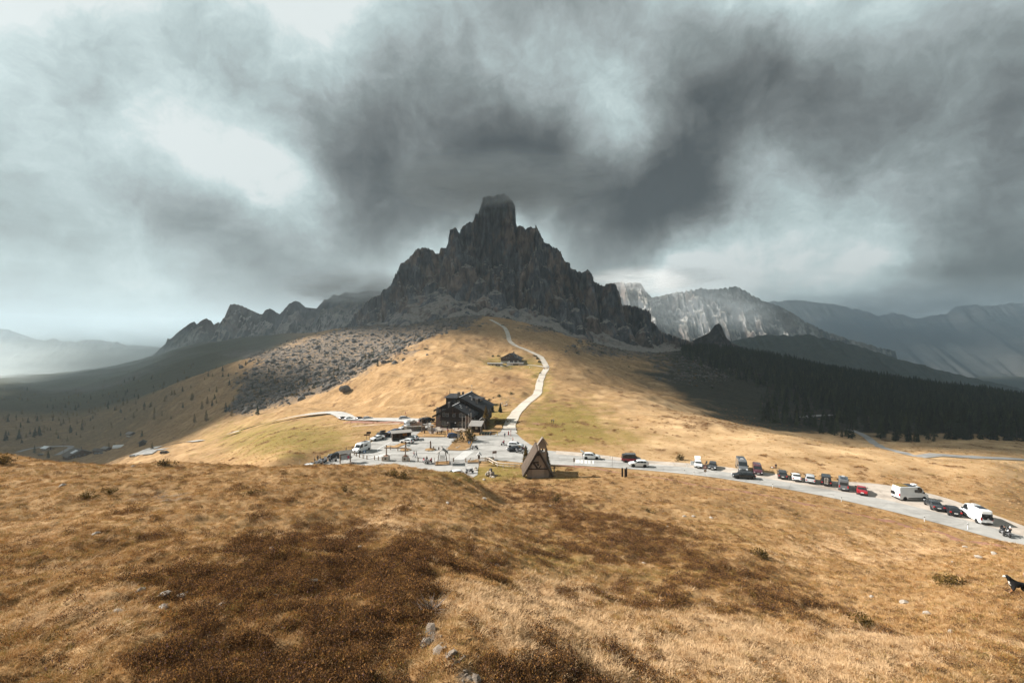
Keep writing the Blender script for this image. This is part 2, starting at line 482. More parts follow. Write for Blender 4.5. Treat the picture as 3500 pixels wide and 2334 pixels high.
# the surface sampled once on a lattice; everything else reads it by cubic interpolation
_LP = np.linspace(-1620, 5120, 300); _LD = np.linspace(math.log(3.3), math.log(16500), 330)
_LG = tps(*[a for a in (np.repeat(_LP[:, None], 330, 1), np.exp(np.repeat(_LD[None, :], 300, 0)))])
def _cub(t):
    return (-0.5 * t + t * t - 0.5 * t ** 3, 1 - 2.5 * t * t + 1.5 * t ** 3, 0.5 * t + 2 * t * t - 1.5 * t ** 3, -0.5 * t * t + 0.5 * t ** 3)
def tps_fast(px, D):
    a = np.clip((px - _LP[0]) / (_LP[1] - _LP[0]), 1, 297.999); c = np.clip((np.log(D) - _LD[0]) / (_LD[1] - _LD[0]), 1, 327.999)
    i = a.astype(int); j = c.astype(int)
    wa = _cub(a - i); wc = _cub(c - j)
    out = 0
    for p in range(4):
        row = 0
        for q in range(4):
            row = row + wc[q] * _LG[i + p - 1, j + q - 1]
        out = out + wa[p] * row
    return out

ZP = -32.0                                     # level of the pass
def onp(px, py, z=ZP):                         # point of the level pass seen at a pixel
    D = -z * F / (py - 1150.0)
    return ((px - 1750.0) / F * D, D)
LOT = [onp(*p) for p in [(1030,1612),(1075,1597),(1115,1577),(1150,1560),(1190,1549),(1235,1528),(1290,1500),(1345,1473),(1400,1450),
      (1440,1442),(1475,1442),(1470,1460),(1440,1480),(1425,1494),(1500,1494),(1600,1494),(1640,1488),(1690,1486),(1716,1466),(1765,1462),(1762,1478),(1785,1500),
      (1815,1520),(1850,1536),(1900,1542),(1960,1547),(1960,1591),(1880,1587),(1780,1580),(1700,1573),(1640,1576),(1634,1600),(1632,1622),(1612,1634),(1560,1645),(1500,1668),
      (1300,1668),(1100,1655),(1000,1640)]]
SH_FAR = [onp(*p) for p in [(1900,1540),(2000,1548),(2200,1572),(2400,1586),(2600,1612),(2800,1640),(3000,1653),(3200,1692),(3400,1760),(3600,1835),(3900,1950)]]
AS_FAR = [onp(*p) for p in [(1900,1552),(2000,1560),(2200,1584),(2400,1602),(2600,1632),(2800,1667),(3000,1702),(3200,1750),(3400,1804),(3600,1864),(3900,1975)]]
AS_NEAR = [onp(*p) for p in [(1900,1588),(2000,1592),(2200,1606),(2400,1626),(2600,1656),(2800,1692),(3000,1736),(3200,1786),(3400,1841),(3600,1902),(3900,2010)]]
ROADPOLY = SH_FAR + AS_NEAR[::-1]

def poly_dist(X, Y, poly):
    """distance outside a polygon (0 inside)"""
    X = np.ravel(X); Y = np.ravel(Y)
    P = np.array(poly); Q = np.roll(P, -1, 0)
    best = np.full(len(X), 1e9); inside = np.zeros(len(X), bool)
    for (x0, y0), (x1, y1) in zip(P, Q):
        dx, dy = x1 - x0, y1 - y0
        t = np.clip(((X - x0) * dx + (Y - y0) * dy) / (dx * dx + dy * dy + 1e-9), 0, 1)
        best = np.minimum(best, (X - x0 - t * dx) ** 2 + (Y - y0 - t * dy) ** 2)
        c = ((y0 > Y) != (y1 > Y)) & (X < (x1 - x0) * (Y - y0) / (y1 - y0 + 1e-12) + x0)
        inside ^= c
    return np.where(inside, 0.0, np.sqrt(best)), inside
def line_dist(X, Y, pts):
    X = np.ravel(X); Y = np.ravel(Y)
    best = np.full(len(X), 1e18); zz = np.zeros(len(X))
    for (x0, y0, z0), (x1, y1, z1) in zip(pts[:-1], pts[1:]):
        dx, dy = x1 - x0, y1 - y0
        t = np.clip(((X - x0) * dx + (Y - y0) * dy) / (dx * dx + dy * dy + 1e-9), 0, 1)
        d = (X - x0 - t * dx) ** 2 + (Y - y0 - t * dy) ** 2
        m = d < best
        best = np.where(m, d, best); zz = np.where(m, z0 + t * (z1 - z0), zz)
    return np.sqrt(best), zz

LINES = []                                     # roads and paths off the level: (points, half width)
def ground0(X, Y):
    X = np.asarray(X, float); Y = np.asarray(Y, float)
    px = 1750 + F * X / Y
    return tps_fast(np.clip(px, -1600, 5100), Y) * Y
def ground(X, Y, relief=True):
    X = np.asarray(X, float); Y = np.asarray(Y, float)
    shp = X.shape; x = X.ravel(); y = Y.ravel()
    z = ground0(x, y)
    if relief:
        near = 1 - sstep(70, 110, y)
        px = 1750 + F * x / y
        z = z + near * (0.55 * fbm(x / 9, y / 9, 3, 11) * sstep(6, 25, y) + (0.20 * fbm(x / 2.6, y / 2.6, 3, 21) + 0.14 * np.abs(fbm(x / 1.3, y / 1.3, 2, 25))) * (1 - 0.6 * sstep(22, 42, y)) + 0.07 * fbm(x / 0.6, y / 0.6, 2, 31))
        # heather hummock, sunk stony track and soil step in front of the camera
        calm = 1 - 0.9 * sstep(620, 760, px) * (1 - sstep(1180, 1300, px)) * (1 - sstep(285, 330, y))
        far = sstep(120, 260, y) * calm
        z = z + far * (1.6 * fbm(x / 45, y / 45, 4, 41) + 0.5 * fbm(x / 9, y / 9, 3, 45))
        # runnels down the hillside left of the path
        w = sstep(190, 280, y) * (1 - sstep(480, 560, y)) * (1 - sstep(1780, 1900, px)) * sstep(900, 1050, px)
        s = x * 0.80 - y * 0.60
        t_ = x * 0.60 + y * 0.80
        z = z + w * calm * 2.6 * fbm(t_ / 18 + 0.25 * fbm(x / 40, y / 40, 2, 3), s / 120, 3, 51)
        # broken ground of the boulder slopes and the wooded side
        bw = sstep(380, 520, y) * (1 - sstep(760, 1000, y))
        z = z + bw * 1.3 * fbm(x / 7, y / 7, 3, 61)
        far2 = sstep(700, 1300, y)
        z = z + far2 * 6 * fbm(x / 160, y / 160, 4, 71)
    m = (y > 60) & (y < 240)
    if m.any():
        xm, ym = x[m], y[m]
        zm = z[m]
        for poly in (LOT, ROADPOLY):
            d, ins = poly_dist(xm, ym, poly)
            zm = ZP - 0.06 + (zm - ZP + 0.06) * sstep(0.3, 9.0, d)
        z[m] = zm
    for pts, hw in LINES:
        p = np.array(pts)
        m = (x > p[:, 0].min() - 15) & (x < p[:, 0].max() + 15) & (y > p[:, 1].min() - 15) & (y < p[:, 1].max() + 15)
        if m.any():
            d, zz = line_dist(x[m], y[m], pts)
            z[m] = zz - 0.12 + (z[m] - zz + 0.12) * sstep(hw, hw + 5.0, d)
    return z.reshape(shp)
_ds = np.exp(np.linspace(math.log(8), math.log(2600), 1400))
def on(px, py, dmin=8.0, relief=True):
    """point of the ground seen at a pixel of the photograph"""
    ds = _ds[_ds >= dmin]
    X = (px - 1750.0) / F * ds
    zr = (1150.0 - py) / F * ds
    g = ground(X, ds, relief)
    k = np.nonzero(g >= zr)[0]
    i = k[0] if len(k) else int(np.argmin(np.abs(g - zr)))
    if i > 0:
        a = g[i - 1] - zr[i - 1]; b = g[i] - zr[i]
        t = 0 if abs(b - a) < 1e-9 else np.clip(-a / (b - a), 0, 1)
        D = ds[i - 1] + (ds[i] - ds[i - 1]) * t
    else:
        D = ds[0]
    x = (px - 1750.0) / F * D
    return Vector((x, D, float(ground(np.array([x]), np.array([D]), relief)[0])))
def gz(x, y):
    return float(ground(np.array([float(x)]), np.array([float(y)]))[0])

def smooth_line(pts, step=3.0):
    P = [Vector(p) for p in pts]
    out = []
    for i in range(len(P) - 1):
        p0 = P[max(i - 1, 0)]; p1 = P[i]; p2 = P[i + 1]; p3 = P[min(i + 2, len(P) - 1)]
        n = max(2, int((p2 - p1).length / step))
        for k in range(n):
            t = k / n
            out.append(0.5 * ((2 * p1) + (p2 - p0) * t + (2 * p0 - 5 * p1 + 4 * p2 - p3) * t * t + (3 * p1 - p0 - 3 * p2 + p3) * t ** 3))
    out.append(P[-1])
    return out
def line_on(pix, dmins=None):
    pts = []
    for i, p in enumerate(pix):
        v = on(p[0], p[1], p[2] if len(p) > 2 else 100.0, False)
        pts.append(v)
    L = smooth_line(pts)
    zz = [v.z for v in L]
    for _ in range(8):
        zz = [zz[0]] + [(zz[i - 1] + 2 * zz[i] + zz[i + 1]) / 4 for i in range(1, len(zz) - 1)] + [zz[-1]]
    return [(v.x, v.y, z) for v, z in zip(L, zz)]
PATH_PIX = [(1745,1478),(1740,1463),(1748,1438),(1770,1404),(1806,1370),(1836,1345),(1845,1306),(1856,1277),(1868,1258),(1862,1243),(1849,1221),(1826,1208),
            (1795,1194),(1762,1181),(1742,1165),(1736,1142),(1724,1120),(1700,1105),(1676,1092)]
path_pts = line_on(PATH_PIX)
drive_pts = line_on([(1866,1256),(1840,1250),(1800,1247),(1750,1248),(1712,1252)])
rl_pix = [(1462,1440,185),(1380,1436,190),(1290,1434,195),(1215,1433,200),(1188,1430,205),(1172,1420,215),(1150,1414,220),(1115,1415,220),(1050,1422,220),(980,1434,220),(900,1454,220),(830,1474,220),(770,1493,220)]
road_left_pts = line_on(rl_pix)
hair_pts = line_on([(687,1507,240),(650,1509,240),(600,1517,240),(550,1528,240),(514,1538,240),(485,1548,240),(462,1557,240)])
hair2_pts = line_on([(577,1534,240),(540,1540,240),(515,1547,240),(500,1554,240)])
val_pts = line_on([(60,1546,300),(100,1535,300),(150,1528,300),(200,1526,300),(243,1527,300),(225,1540,300),(195,1556,300)])
rr_pix = [(3700,1588,130),(3500,1570,120),(3350,1562,120),(3200,1554,120),(3080,1543,130),(3010,1527,150),(2985,1512,150),(2960,1492,160),(2925,1475,170),(2895,1467,170)]
road_right_pts = line_on(rr_pix)
rr2_pts = line_on([(2740,1428,200),(2790,1422,200),(2860,1420,200),(2915,1425,200)])
LINES = [(path_pts, 2.4), (drive_pts, 2.2), (road_left_pts, 3.2), (hair_pts, 3.2), (hair2_pts, 3.0), (road_right_pts, 3.3), (val_pts, 3.0), (rr2_pts, 3.0)]

# ------------------------------------------------------------------ ground sheet
NU, NR = 700, 860
u_in = np.linspace(-1.2, 1.2, NU - 120)
us = np.concatenate([np.linspace(-2.05, -1.21, 60), u_in, np.linspace(1.21, 2.05, 60)])
rs = np.exp(np.concatenate([np.linspace(math.log(3.5), math.log(1500), NR - 60), np.linspace(math.log(1540), math.log(16000), 60)]))
GD, GU = np.meshgrid(rs, us, indexing='xy')      # shape (NU, NR)
GX = GU * GD; GY = GD
GZ = ground(GX, GY)
gpx = 1750 + F * GU
gpy = 1150 - F * GZ / GD
def blob(px, py, cx, cy, rx, ry):
    return np.exp(-(((px - cx) / rx) ** 2 + ((py - cy) / ry) ** 2))
def masks(X, Y, Z):
    px = 1750 + F * X / Y; py = 1150 - F * Z / Y
    nearw = 1 - sstep(85, 110, Y)
    big = fbm(X / 7, Y / 7, 4, 101)
    mid = fbm(X / 2.0, Y / 2.0, 4, 111)
    band = np.exp(-((py - (1650 + (px - 1700) * 0.40)) / (55 + 0.05 * np.abs(px - 1700))) ** 2) * sstep(1600, 1800, px) * (1 - sstep(2900, 3200, px))
    heath = 1.35 * blob(px, py, 950, 2250, 520, 330) + 0.9 * blob(px, py, 1150, 1960, 330, 130) + 0.9 * blob(px, py, 1950, 2330, 350, 130) \
        + 0.35 * blob(px, py, 1900, 1850, 600, 200) + 0.55 * band + 0.4 * blob(px, py, 2300, 2050, 500, 160) + 0.15 * blob(px, py, 600, 1650, 700, 60)
    pale = 0.75 * blob(px, py, 2150, 2250, 480, 150) + 0.8 * blob(px, py, 1800, 2080, 300, 110) + 0.7 * blob(px, py, 3000, 2250, 600, 120) \
        + 0.55 * blob(px, py, 1350, 1800, 350, 60) + 0.5 * blob(px, py, 3000, 1880, 500, 70) + 0.45 * blob(px, py, 150, 2050, 330, 330)
    heath = np.minimum(heath, 1.0) * 0.88 - 0.35 * pale
    heath = heath - 0.45 * blob(px, py, 100, 2100, 380, 400) - 0.25 * blob(px, py, 3000, 2200, 700, 300)
    hm = sstep(0.16, 0.95, heath + (0.5 * big + 0.7 * mid) * (1 - 0.45 * sstep(22, 45, Y))) * nearw
    # scattered dark patches further out
    sp = fbm(X / 5.0, Y / 9.0, 4, 121) + 0.6 * fbm(X / 30, Y / 30, 3, 131)
    hm2 = sstep(0.52, 0.95, sp) * sstep(95, 120, Y) * (1 - sstep(450, 600, Y)) * (1 - 0.6 * sstep(1900, 1950, px) * 0)
    rb = sstep(0.0, 1.0, 1.1 * blob(px, py, 1740, 1305, 70, 22) + 1.0 * blob(px, py, 2480, 1440, 260, 40) * sstep(0.0, 0.5, sp + 0.3)) * sstep(100, 130, Y)
    heath_m = np.clip(hm + 0.75 * hm2 + 0.5 * rb, 0, 1)
    pale_m = sstep(0.25, 0.75, pale * nearw + 0.35 * fbm(X / 4, Y / 6, 4, 141)) * nearw
    pr = sstep(1950, 2350, px) * sstep(85, 125, Y) * (1 - sstep(240, 330, Y))
    pale_m = np.clip(pale_m + pr * (0.55 + 0.5 * fbm(X / 10, Y / 14, 4, 151)) + 0.35 * sstep(0.2, 0.7, fbm(X / 14, Y / 20, 4, 161)) * sstep(110, 150, Y), 0, 1)
    green = 0.9 * blob(px, py, 1690, 1620, 260, 35) + 0.9 * blob(px, py, 1930, 1440, 170, 80) + 0.85 * blob(px, py, 980, 1500, 300, 75) + 0.9 * blob(px, py, 1740, 1240, 100, 26) \
        + 0.8 * blob(px, py, 1690, 1440, 60, 60) + 0.4 * blob(px, py, 2000, 1900, 700, 120) + 0.5 * blob(px, py, 2100, 1500, 250, 40) + 0.7 * blob(px, py, 1850, 1300, 40, 60)
    green_m = np.clip(sstep(0.15, 0.9, green + 0.35 * fbm(X / 6, Y / 6, 4, 171)) * (1 - 0.5 * pr), 0, 1)
    # rocky ground (between boulders), wooded ground, far hillsides
    rock = 1.2 * blob(px, py, 1220, 1190, 210, 55) + 1.1 * blob(px, py, 960, 1310, 170, 60) + 1.0 * blob(px, py, 1480, 1105, 180, 30) + 1.0 * blob(px, py, 1050, 1245, 150, 60) \
        + 0.9 * blob(px, py, 2150, 1190, 220, 40) + 0.9 * blob(px, py, 2380, 1270, 160, 50) + 0.8 * blob(px, py, 1900, 1120, 150, 20) + 0.6 * blob(px, py, 2900, 1420, 160, 12) + 0.7 * blob(px, py, 850, 1210, 150, 15)
    bd, bi = poly_dist(px, py, [(1640,1078),(1480,1100),(1300,1095),(1150,1140),(1000,1195),(850,1290),(790,1400),(880,1420),(1000,1370),(1150,1312),(1250,1252),(1350,1200),(1450,1150),(1560,1112)])
    rock = np.maximum(rock, 1.05 - bd / 22.0)
    rock_m = sstep(0.3, 0.8, rock + 0.3 * fbm(X / 12, Y / 12, 4, 181)) * sstep(330, 420, Y)
    soil = 0.8 * blob(px, py, 1470, 2170, 48, 34) + 0.8 * blob(px, py, 1600, 2310, 50, 42) + 0.6 * blob(px, py, 1530, 2235, 36, 40) + 0.6 * blob(px, py, 560, 1700, 120, 22) + 0.7 * blob(px, py, 1180, 2030, 60, 16)
    rock_m = np.clip(rock_m + sstep(0.25, 0.8, soil + 0.3 * fbm(X / 1.2, Y / 1.2, 3, 183)) * nearw, 0, 1)
    heath_m = heath_m * (1 - rock_m * nearw)
    wood = sstep(0.3, 0.9, 1.3 * sstep(2150, 2600, px) * sstep(200, 300, Y) + 0.35 * fbm(X / 30, Y / 30, 4, 191) + 0.5 * sstep(2050, 2250, px) * sstep(330, 420, Y))
    wood = wood * sstep(2000, 2250, px)
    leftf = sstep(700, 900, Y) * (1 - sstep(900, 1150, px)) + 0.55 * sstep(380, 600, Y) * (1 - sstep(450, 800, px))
    return heath_m, pale_m, green_m, rock_m, wood, np.clip(leftf, 0, 1)
M_heath, M_pale, M_green, M_rock, M_wood, M_left = masks(GX.ravel(), GY.ravel(), GZ.ravel())

def ground_material():
    b = NB('dry_alpine_grass')
    p = b.pos()
    n_s = b.noise(p, 3.2, 6, 0.65)
    n_f = b.noise(p, 14.0, 5, 0.7)
    n_m = b.noise(p, 0.35, 6, 0.6)
    n_l = b.noise(p, 0.045, 5, 0.6)
    gold = b.ramp(n_m, [(0.3, (0.225, 0.132, 0.058)), (0.5, (0.305, 0.188, 0.088)), (0.7, (0.385, 0.248, 0.124))])
    straw = b.ramp(n_s, [(0.25, (0.42, 0.27, 0.135)), (0.75, (0.64, 0.45, 0.26))])
    olive = b.ramp(n_s, [(0.25, (0.125, 0.098, 0.026)), (0.75, (0.29, 0.21, 0.065))])
    brown = b.ramp(n_s, [(0.25, (0.045, 0.025, 0.015)), (0.55, (0.15, 0.078, 0.036)), (0.8, (0.28, 0.15, 0.065))])
    stone = b.ramp(n_s, [(0.25, (0.062, 0.052, 0.043)), (0.7, (0.155, 0.135, 0.118))])
    floor = b.ramp(n_m, [(0.3, (0.014, 0.016, 0.011)), (0.6, (0.034, 0.032, 0.02)), (0.75, (0.07, 0.056, 0.032))])
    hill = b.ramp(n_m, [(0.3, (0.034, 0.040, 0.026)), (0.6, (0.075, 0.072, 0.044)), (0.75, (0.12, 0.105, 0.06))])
    c = b.mix(b.attr('pale'), gold, straw)
    c = b.mix(b.attr('green'), c, olive)
    lv = b.ramp(n_l, [(0.35, 0.82), (0.65, 1.12)])
    c = b.mix(1.0, c, lv, 'MULTIPLY')
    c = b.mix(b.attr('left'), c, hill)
    fr = b.math('MULTIPLY', b.attr('rock'), b.ramp(b.noise(p, 0.22, 6, 0.7), [(0.36, 0.3), (0.54, 1.0)]))
    c = b.mix(fr, c, stone)
    c = b.mix(b.attr('heath'), c, brown)
    c = b.mix(b.attr('wood'), c, floor)
    # fine grain of stems
    gr = b.ramp(n_f, [(0.3, 0.62), (0.5, 1.0), (0.72, 1.28)])
    c = b.mix(1.0, c, gr, 'MULTIPLY')
    h = b.math('ADD', b.math('MULTIPLY', n_s, 0.6), b.math('MULTIPLY', n_f, 0.35))
    nm = b.bump(h, 0.7, 0.22)
    return b.bsdf(c, 0.95, nm, spec=0.05)
MAT_GROUND = ground_material()
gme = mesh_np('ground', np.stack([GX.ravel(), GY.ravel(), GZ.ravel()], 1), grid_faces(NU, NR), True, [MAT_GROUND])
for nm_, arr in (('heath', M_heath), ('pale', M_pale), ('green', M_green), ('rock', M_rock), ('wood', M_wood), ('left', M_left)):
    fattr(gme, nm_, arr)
ground_ob = tag(link('ground', gme), 'dry golden alpine meadow running from the foreground knoll over the pass to the valleys', kind='structure')

# ------------------------------------------------------------------ the rock mountain
def rock_material(name, base=1.0, tint=(1, 1, 1), orange=0.6, zs=0.16, fs=0.10, scree=(0.26, 0.235, 0.21), scree_lo=0.62, scree_hi=0.80, green=0.0, snow=0.0, bump_d=2.5):
    b = NB(name)
    p = b.pos((1, 1, zs))
    pi = b.pos()
    n1 = b.noise(p, fs, 8, 0.62, 0.6)
    n2 = b.noise(p, fs * 0.28, 5, 0.6, 0.4)
    n3 = b.noise(pi, fs * 2.4, 6, 0.7)
    T = lambda r, g, bl: (r * base * tint[0], g * base * tint[1], bl * base * tint[2])
    dark = b.ramp(n1, [(0.30, T(0.012, 0.013, 0.016)), (0.44, T(0.045, 0.047, 0.051)), (0.56, T(0.090, 0.092, 0.096)), (0.75, T(0.17, 0.168, 0.168))])
    warm = b.ramp(n1, [(0.30, T(0.03, 0.022, 0.018)), (0.5, T(0.19, 0.125, 0.088)), (0.75, T(0.32, 0.225, 0.165))])
    om = b.ramp(n2, [(0.485, 0.0), (0.56, orange)])
    big = b.ramp(b.noise(b.pos((1, 1, 0.7)), fs * 0.22, 4, 0.6, 0.8), [(0.35, 0.65), (0.65, 1.45)])
    c = b.mix(om, dark, warm)
    c = b.mix(1.0, c, big, 'MULTIPLY')
    geo = b.n('ShaderNodeNewGeometry')
    sp = b.n('ShaderNodeSeparateXYZ'); b.l(geo.outputs['Normal'], sp.inputs[0])
    slope = b.math('ADD', sp.outputs[2], b.math('MULTIPLY', b.math('SUBTRACT', n3, 0.5), 0.30))
    sm = b.ramp(slope, [(scree_lo, 0.0), (scree_hi, 1.0)])
    sc_c = b.ramp(n3, [(0.3, tuple(v * 0.62 for v in scree)), (0.7, tuple(v * 1.15 for v in scree))])
    c = b.mix(sm, c, sc_c)
    if green:
        gm = b.math('MULTIPLY', b.ramp(b.noise(pi, fs * 0.5, 5, 0.65), [(0.46, 0.0), (0.60, 1.0)]), b.math('MULTIPLY', sm, green))
        c = b.mix(gm, c, (0.045, 0.045, 0.022))
    if snow:
        sz = b.math('MULTIPLY', b.ramp(b.noise(pi, fs * 0.9, 6, 0.7), [(0.52, 0.0), (0.60, 1.0)]), b.ramp(slope, [(0.45, 0), (0.6, snow)]))
        c = b.mix(sz, c, (0.75, 0.75, 0.74))
    h = b.math('ADD', n1, b.math('MULTIPLY', n3, 0.35))
    nm = b.bump(h, 0.85, bump_d)
    return b.bsdf(c, 0.95, nm, spec=0.08)

def pw(px, py, D):
    return ((px - 1750.0) / F * D, D, (1150.0 - py) / F * D)
TAL = [  # scree cones: column, row of apex, distance, fall per metre
 (1545,985,866,0.62),(1500,1012,858,0.62),(1455,1040,850,0.62),(1400,1072,838,0.62),(1320,1100,840,0.6),(1240,1128,845,0.58),(1180,1152,850,0.55),
 (1600,1046,762,0.62),(1660,1046,766,0.62),(1720,1056,762,0.62),(1790,1066,766,0.62),(1850,1076,770,0.62),(1920,1106,784,0.62),(1990,1122,800,0.62),(2060,1134,808,0.62),(2130,1144,824,0.6),
 (2200,1156,834,0.6),(2270,1174,842,0.58),(2340,1192,848,0.55),(2410,1208,850,0.5),
]
SIL = [(1020,1215),(1080,1190),(1120,1172),(1150,1152),(1165,1128),(1185,1108),(1205,1082),(1225,1058),(1245,1044),(1262,1024),(1285,1010),(1300,994),(1318,988),(1338,976),(1346,962),(1352,944),(1362,928),(1368,906),
 (1380,896),(1392,884),(1406,868),(1420,858),(1436,848),(1452,846),(1470,852),(1478,858),(1486,866),(1496,862),(1504,846),(1516,842),(1526,846),(1530,828),(1536,812),(1542,806),(1546,790),(1553,780),(1560,784),
 (1566,796),(1574,800),(1578,776),(1586,766),(1598,760),(1612,758),(1618,752),(1622,728),(1628,722),(1634,726),(1638,704),(1642,676),(1656,668),(1690,660),(1718,656),(1738,664),(1752,676),(1760,694),(1759,730),(1762,752),
 (1768,766),(1778,768),(1788,776),(1800,784),(1818,782),(1834,784),(1846,796),(1856,820),(1862,828),(1880,832),(1888,842),(1904,842),(1916,860),(1926,882),(1936,896),(1946,900),(1950,914),(1966,924),(1982,934),(1996,938),
 (2004,926),(2014,926),(2024,936),(2034,958),(2040,966),(2050,966),(2056,974),(2072,976),(2080,968),(2092,972),(2100,988),(2108,1010),(2124,1030),(2136,1042),(2152,1042),(2172,1050),(2192,1062),(2206,1072),(2220,1092),
 (2236,1112),(2256,1130),(2290,1142),(2330,1156),(2370,1170),(2420,1188),(2500,1215)]
FOOT = [(1020,1230),(1150,1185),(1250,1118),(1330,1090),(1400,1052),(1460,1015),(1520,985),(1560,1000),(1600,1040),(1650,1066),(1720,1076),(1800,1086),(1900,1116),(2000,1148),(2100,1164),(2250,1192),(2400,1222),(2500,1245)]
def mountain():
    st = 1.4; D0 = 905.0
    xs = np.arange(-430, 450, st); ys = np.arange(630, 985, st)
    X, Y = np.meshgrid(xs, ys, indexing='ij')
    def at_x(tab, x):
        t = np.array(tab, float)
        return np.interp(x, (t[:, 0] - 1750) / F * D0, (1150 - t[:, 1]) / F * D0)
    wz = fbm(X / 60, Y / 60, 3, 205)
    xw = X + 2.0 * fbm(X / 9, Y / 9, 3, 201) * sstep(8, 60, D0 - Y)
    S = at_x(SIL, xw) + 1.6 * ridged(X / 6, Y / 40, 3, 203)
    # the arete runs a little towards the camera on the left and right
    Yr = D0 - 0.00016 * (X + 20) ** 2 * 0 + 10 * fbm(X / 80, X * 0, 3, 207)
    xs_ = X + 12 * wz
    butt = 30 * (ridged(xs_ / 75, Y / 400, 2, 211) - 0.5) + 16 * (ridged((xs_ + 0.12 * Y) / 30, Y / 160, 3, 213) - 0.5) + 6 * (ridged((xs_ - 0.2 * Y) / 11, Y / 60, 3, 217) - 0.5)
    tower = sstep(-82, -66, X) * (1 - sstep(6, 22, X))
    dplain = Yr - Y
    d = dplain + butt * (0.45 + 0.55 * (1 - tower) * sstep(0, 50, dplain) + 0.25 * tower)
    B = 0
    for c, a_, w_ in ((1690, 42, 26), (1846, 52, 17), (1790, 18, 14), (1620, 18, 16), (1930, 26, 16), (2010, 34, 17), (2095, 26, 16), (2180, 30, 18), (1555, 12, 12), (1490, 24, 20), (1400, 30, 20), (1320, 24, 16), (1250, 24, 16)):
        B = B + a_ * np.exp(-(((xs_ + 0.08 * (D0 - Y)) - (c - 1750) / F * D0) / w_) ** 2)
    d = d - (B - 14) * sstep(4, 46, dplain) * (1 - 0.5 * tower)
    foot = at_x(FOOT, X + 14 * fbm(X / 40, Y / 40, 2, 219)) + 8 * fbm(X / 30, Y / 30, 3, 221)
    W = np.maximum(S - foot, 4.0)
    hu = np.where(tower > 0.5, 150.0, np.minimum(70.0, W * 0.5)) * (1 + 0.25 * fbm(X / 35, X * 0, 3, 223))
    su = 5.0 + 3.0 * tower + 1.2 * fbm(X / 22, X * 0, 2, 225)
    led = 10 + 9 * fbm(X / 28, X * 0 + 3, 3, 227)                # a broken ledge below the upper wall
    led = np.clip(led, 1, 22)
    sl = 2.3 + 0.7 * fbm(X / 26, X * 0 + 9, 3, 229)
    d1 = hu / su; d2 = d1 + led
    # second look: relief that changes with height, so walls break into towers, chimneys and ledges
    q0 = np.maximum(d, 0)
    h0 = S - np.where(q0 < d1, su * q0, hu + 0.7 * np.minimum(q0 - d1, led) + sl * np.maximum(q0 - d2, 0))
    h0 = np.maximum(h0, foot)
    blk = 9 * (ridged((X + 0.45 * h0) / 34, h0 / 60, 3, 243) - 0.5) + 7 * fbm((X - 0.3 * h0) / 17, h0 / 24, 4, 245) + 3.5 * (ridged((X + 0.8 * h0) / 9, h0 / 16, 3, 247) - 0.5)
    st2 = (h0 + 0.32 * X + 9 * fbm(X / 40, h0 / 40, 3, 249)) / 27.0
    blk = blk + 7.0 * (np.abs(2 * (st2 - np.floor(st2)) - 1) - 0.5) * (0.6 + 0.5 * fbm(X / 50, h0 / 50, 2, 250))
    d = d + blk * sstep(2, 22, dplain) * (0.55 + 0.45 * (1 - tower))
    dd = np.maximum(d, 0)
    f = np.where(dd < d1, su * dd, np.where(dd < d2, hu + 0.7 * (dd - d1), hu + 0.7 * led + sl * (dd - d2)))
    wallH = S - f
    over = f - W
    d_at = d2 + np.maximum(W - hu - 0.7 * led, 0) / sl
    tal = foot - 0.60 * np.maximum(dplain - d_at, 0)
    H = np.where(over < 0, wallH, np.minimum(tal, foot))
    H = np.where(d < 0, S - 1.1 * np.abs(d), H)
    rockH = np.where((over < 0) & (d > 0), 1.0, 0.0)
    H2 = H.copy()
    for (px, py, D, s) in TAL:
        cx, cy, top = pw(px, py, D)
        dd_ = np.hypot(X - cx, (Y - cy) * 1.0)
        H2 = np.maximum(H2, top - s * dd_ * (1 + 0.22 * fbm(X / 40, Y / 40, 2, 242)) + 3.0 * fbm(X / 30, Y / 30, 4, 241))
    # crags standing out of the scree and off the walls
    rd = np.random.default_rng(3)
    wx = X + 5 * fbm(X / 24, Y / 24, 3, 231); wy = Y + 5 * fbm(X / 24, Y / 24, 3, 233)
    crag = np.full(X.shape, -400.0)
    for (px, py, D, r, drop, s_) in CRAG:
        cx, cy, top = pw(px, py, D)
        m = (np.abs(X - cx) < r + 120) & (np.abs(Y - cy) < r + 120)
        dx = wx[m] - cx; dy = wy[m] - cy
        a = rd.uniform(0, np.pi)
        ex = np.abs(dx * np.cos(a) + dy * np.sin(a)); ey = np.abs(-dx * np.sin(a) + dy * np.cos(a)) * 0.7
        q = (ex ** 2.4 + ey ** 2.4) ** (1 / 2.4)
        e = np.maximum(0, q - r)
        crag[m] = np.maximum(crag[m], top - 1.0 * np.minimum(q, r) - s_ * e - 1.5 * np.maximum(0, e - drop / s_))
    rock = np.maximum(rockH * (H >= H2 - 0.5), (crag > np.maximum(H, H2)) * 1.0)
    H = np.maximum(np.maximum(H, H2), crag)
    wall = rock
    H = H + wall * (1.8 * ridged(X / 8, Y / 8, 3, 251) - 1.2 + 1.4 * fbm(X / 3.6, Y / 3.6, 2, 261)) + (1 - wall) * (0.7 * fbm(X / 9, Y / 9, 4, 271) + 1.2 * np.maximum(0, fbm(X / 4, Y / 4, 2, 273) - 0.25))
    gx, gy = np.gradient(H, st)
    g = np.hypot(gx, gy) + 1e-6
    steep = sstep(1.0, 2.5, g)
    rib = 2.2 * ridged((X + 0.10 * H) / 14, (Y - 0.08 * H) / 14, 4, 291) + 2.0 * fbm(X / 6, H / 9, 4, 301)
    Xn = X + steep * rib * (-gx / g) * 0.6; Yn = Y + steep * rib * (-gy / g) * 1.0
    base = ground(X, Y) - 8
    keep = H > base - 6
    H = np.maximum(H, base - 10)
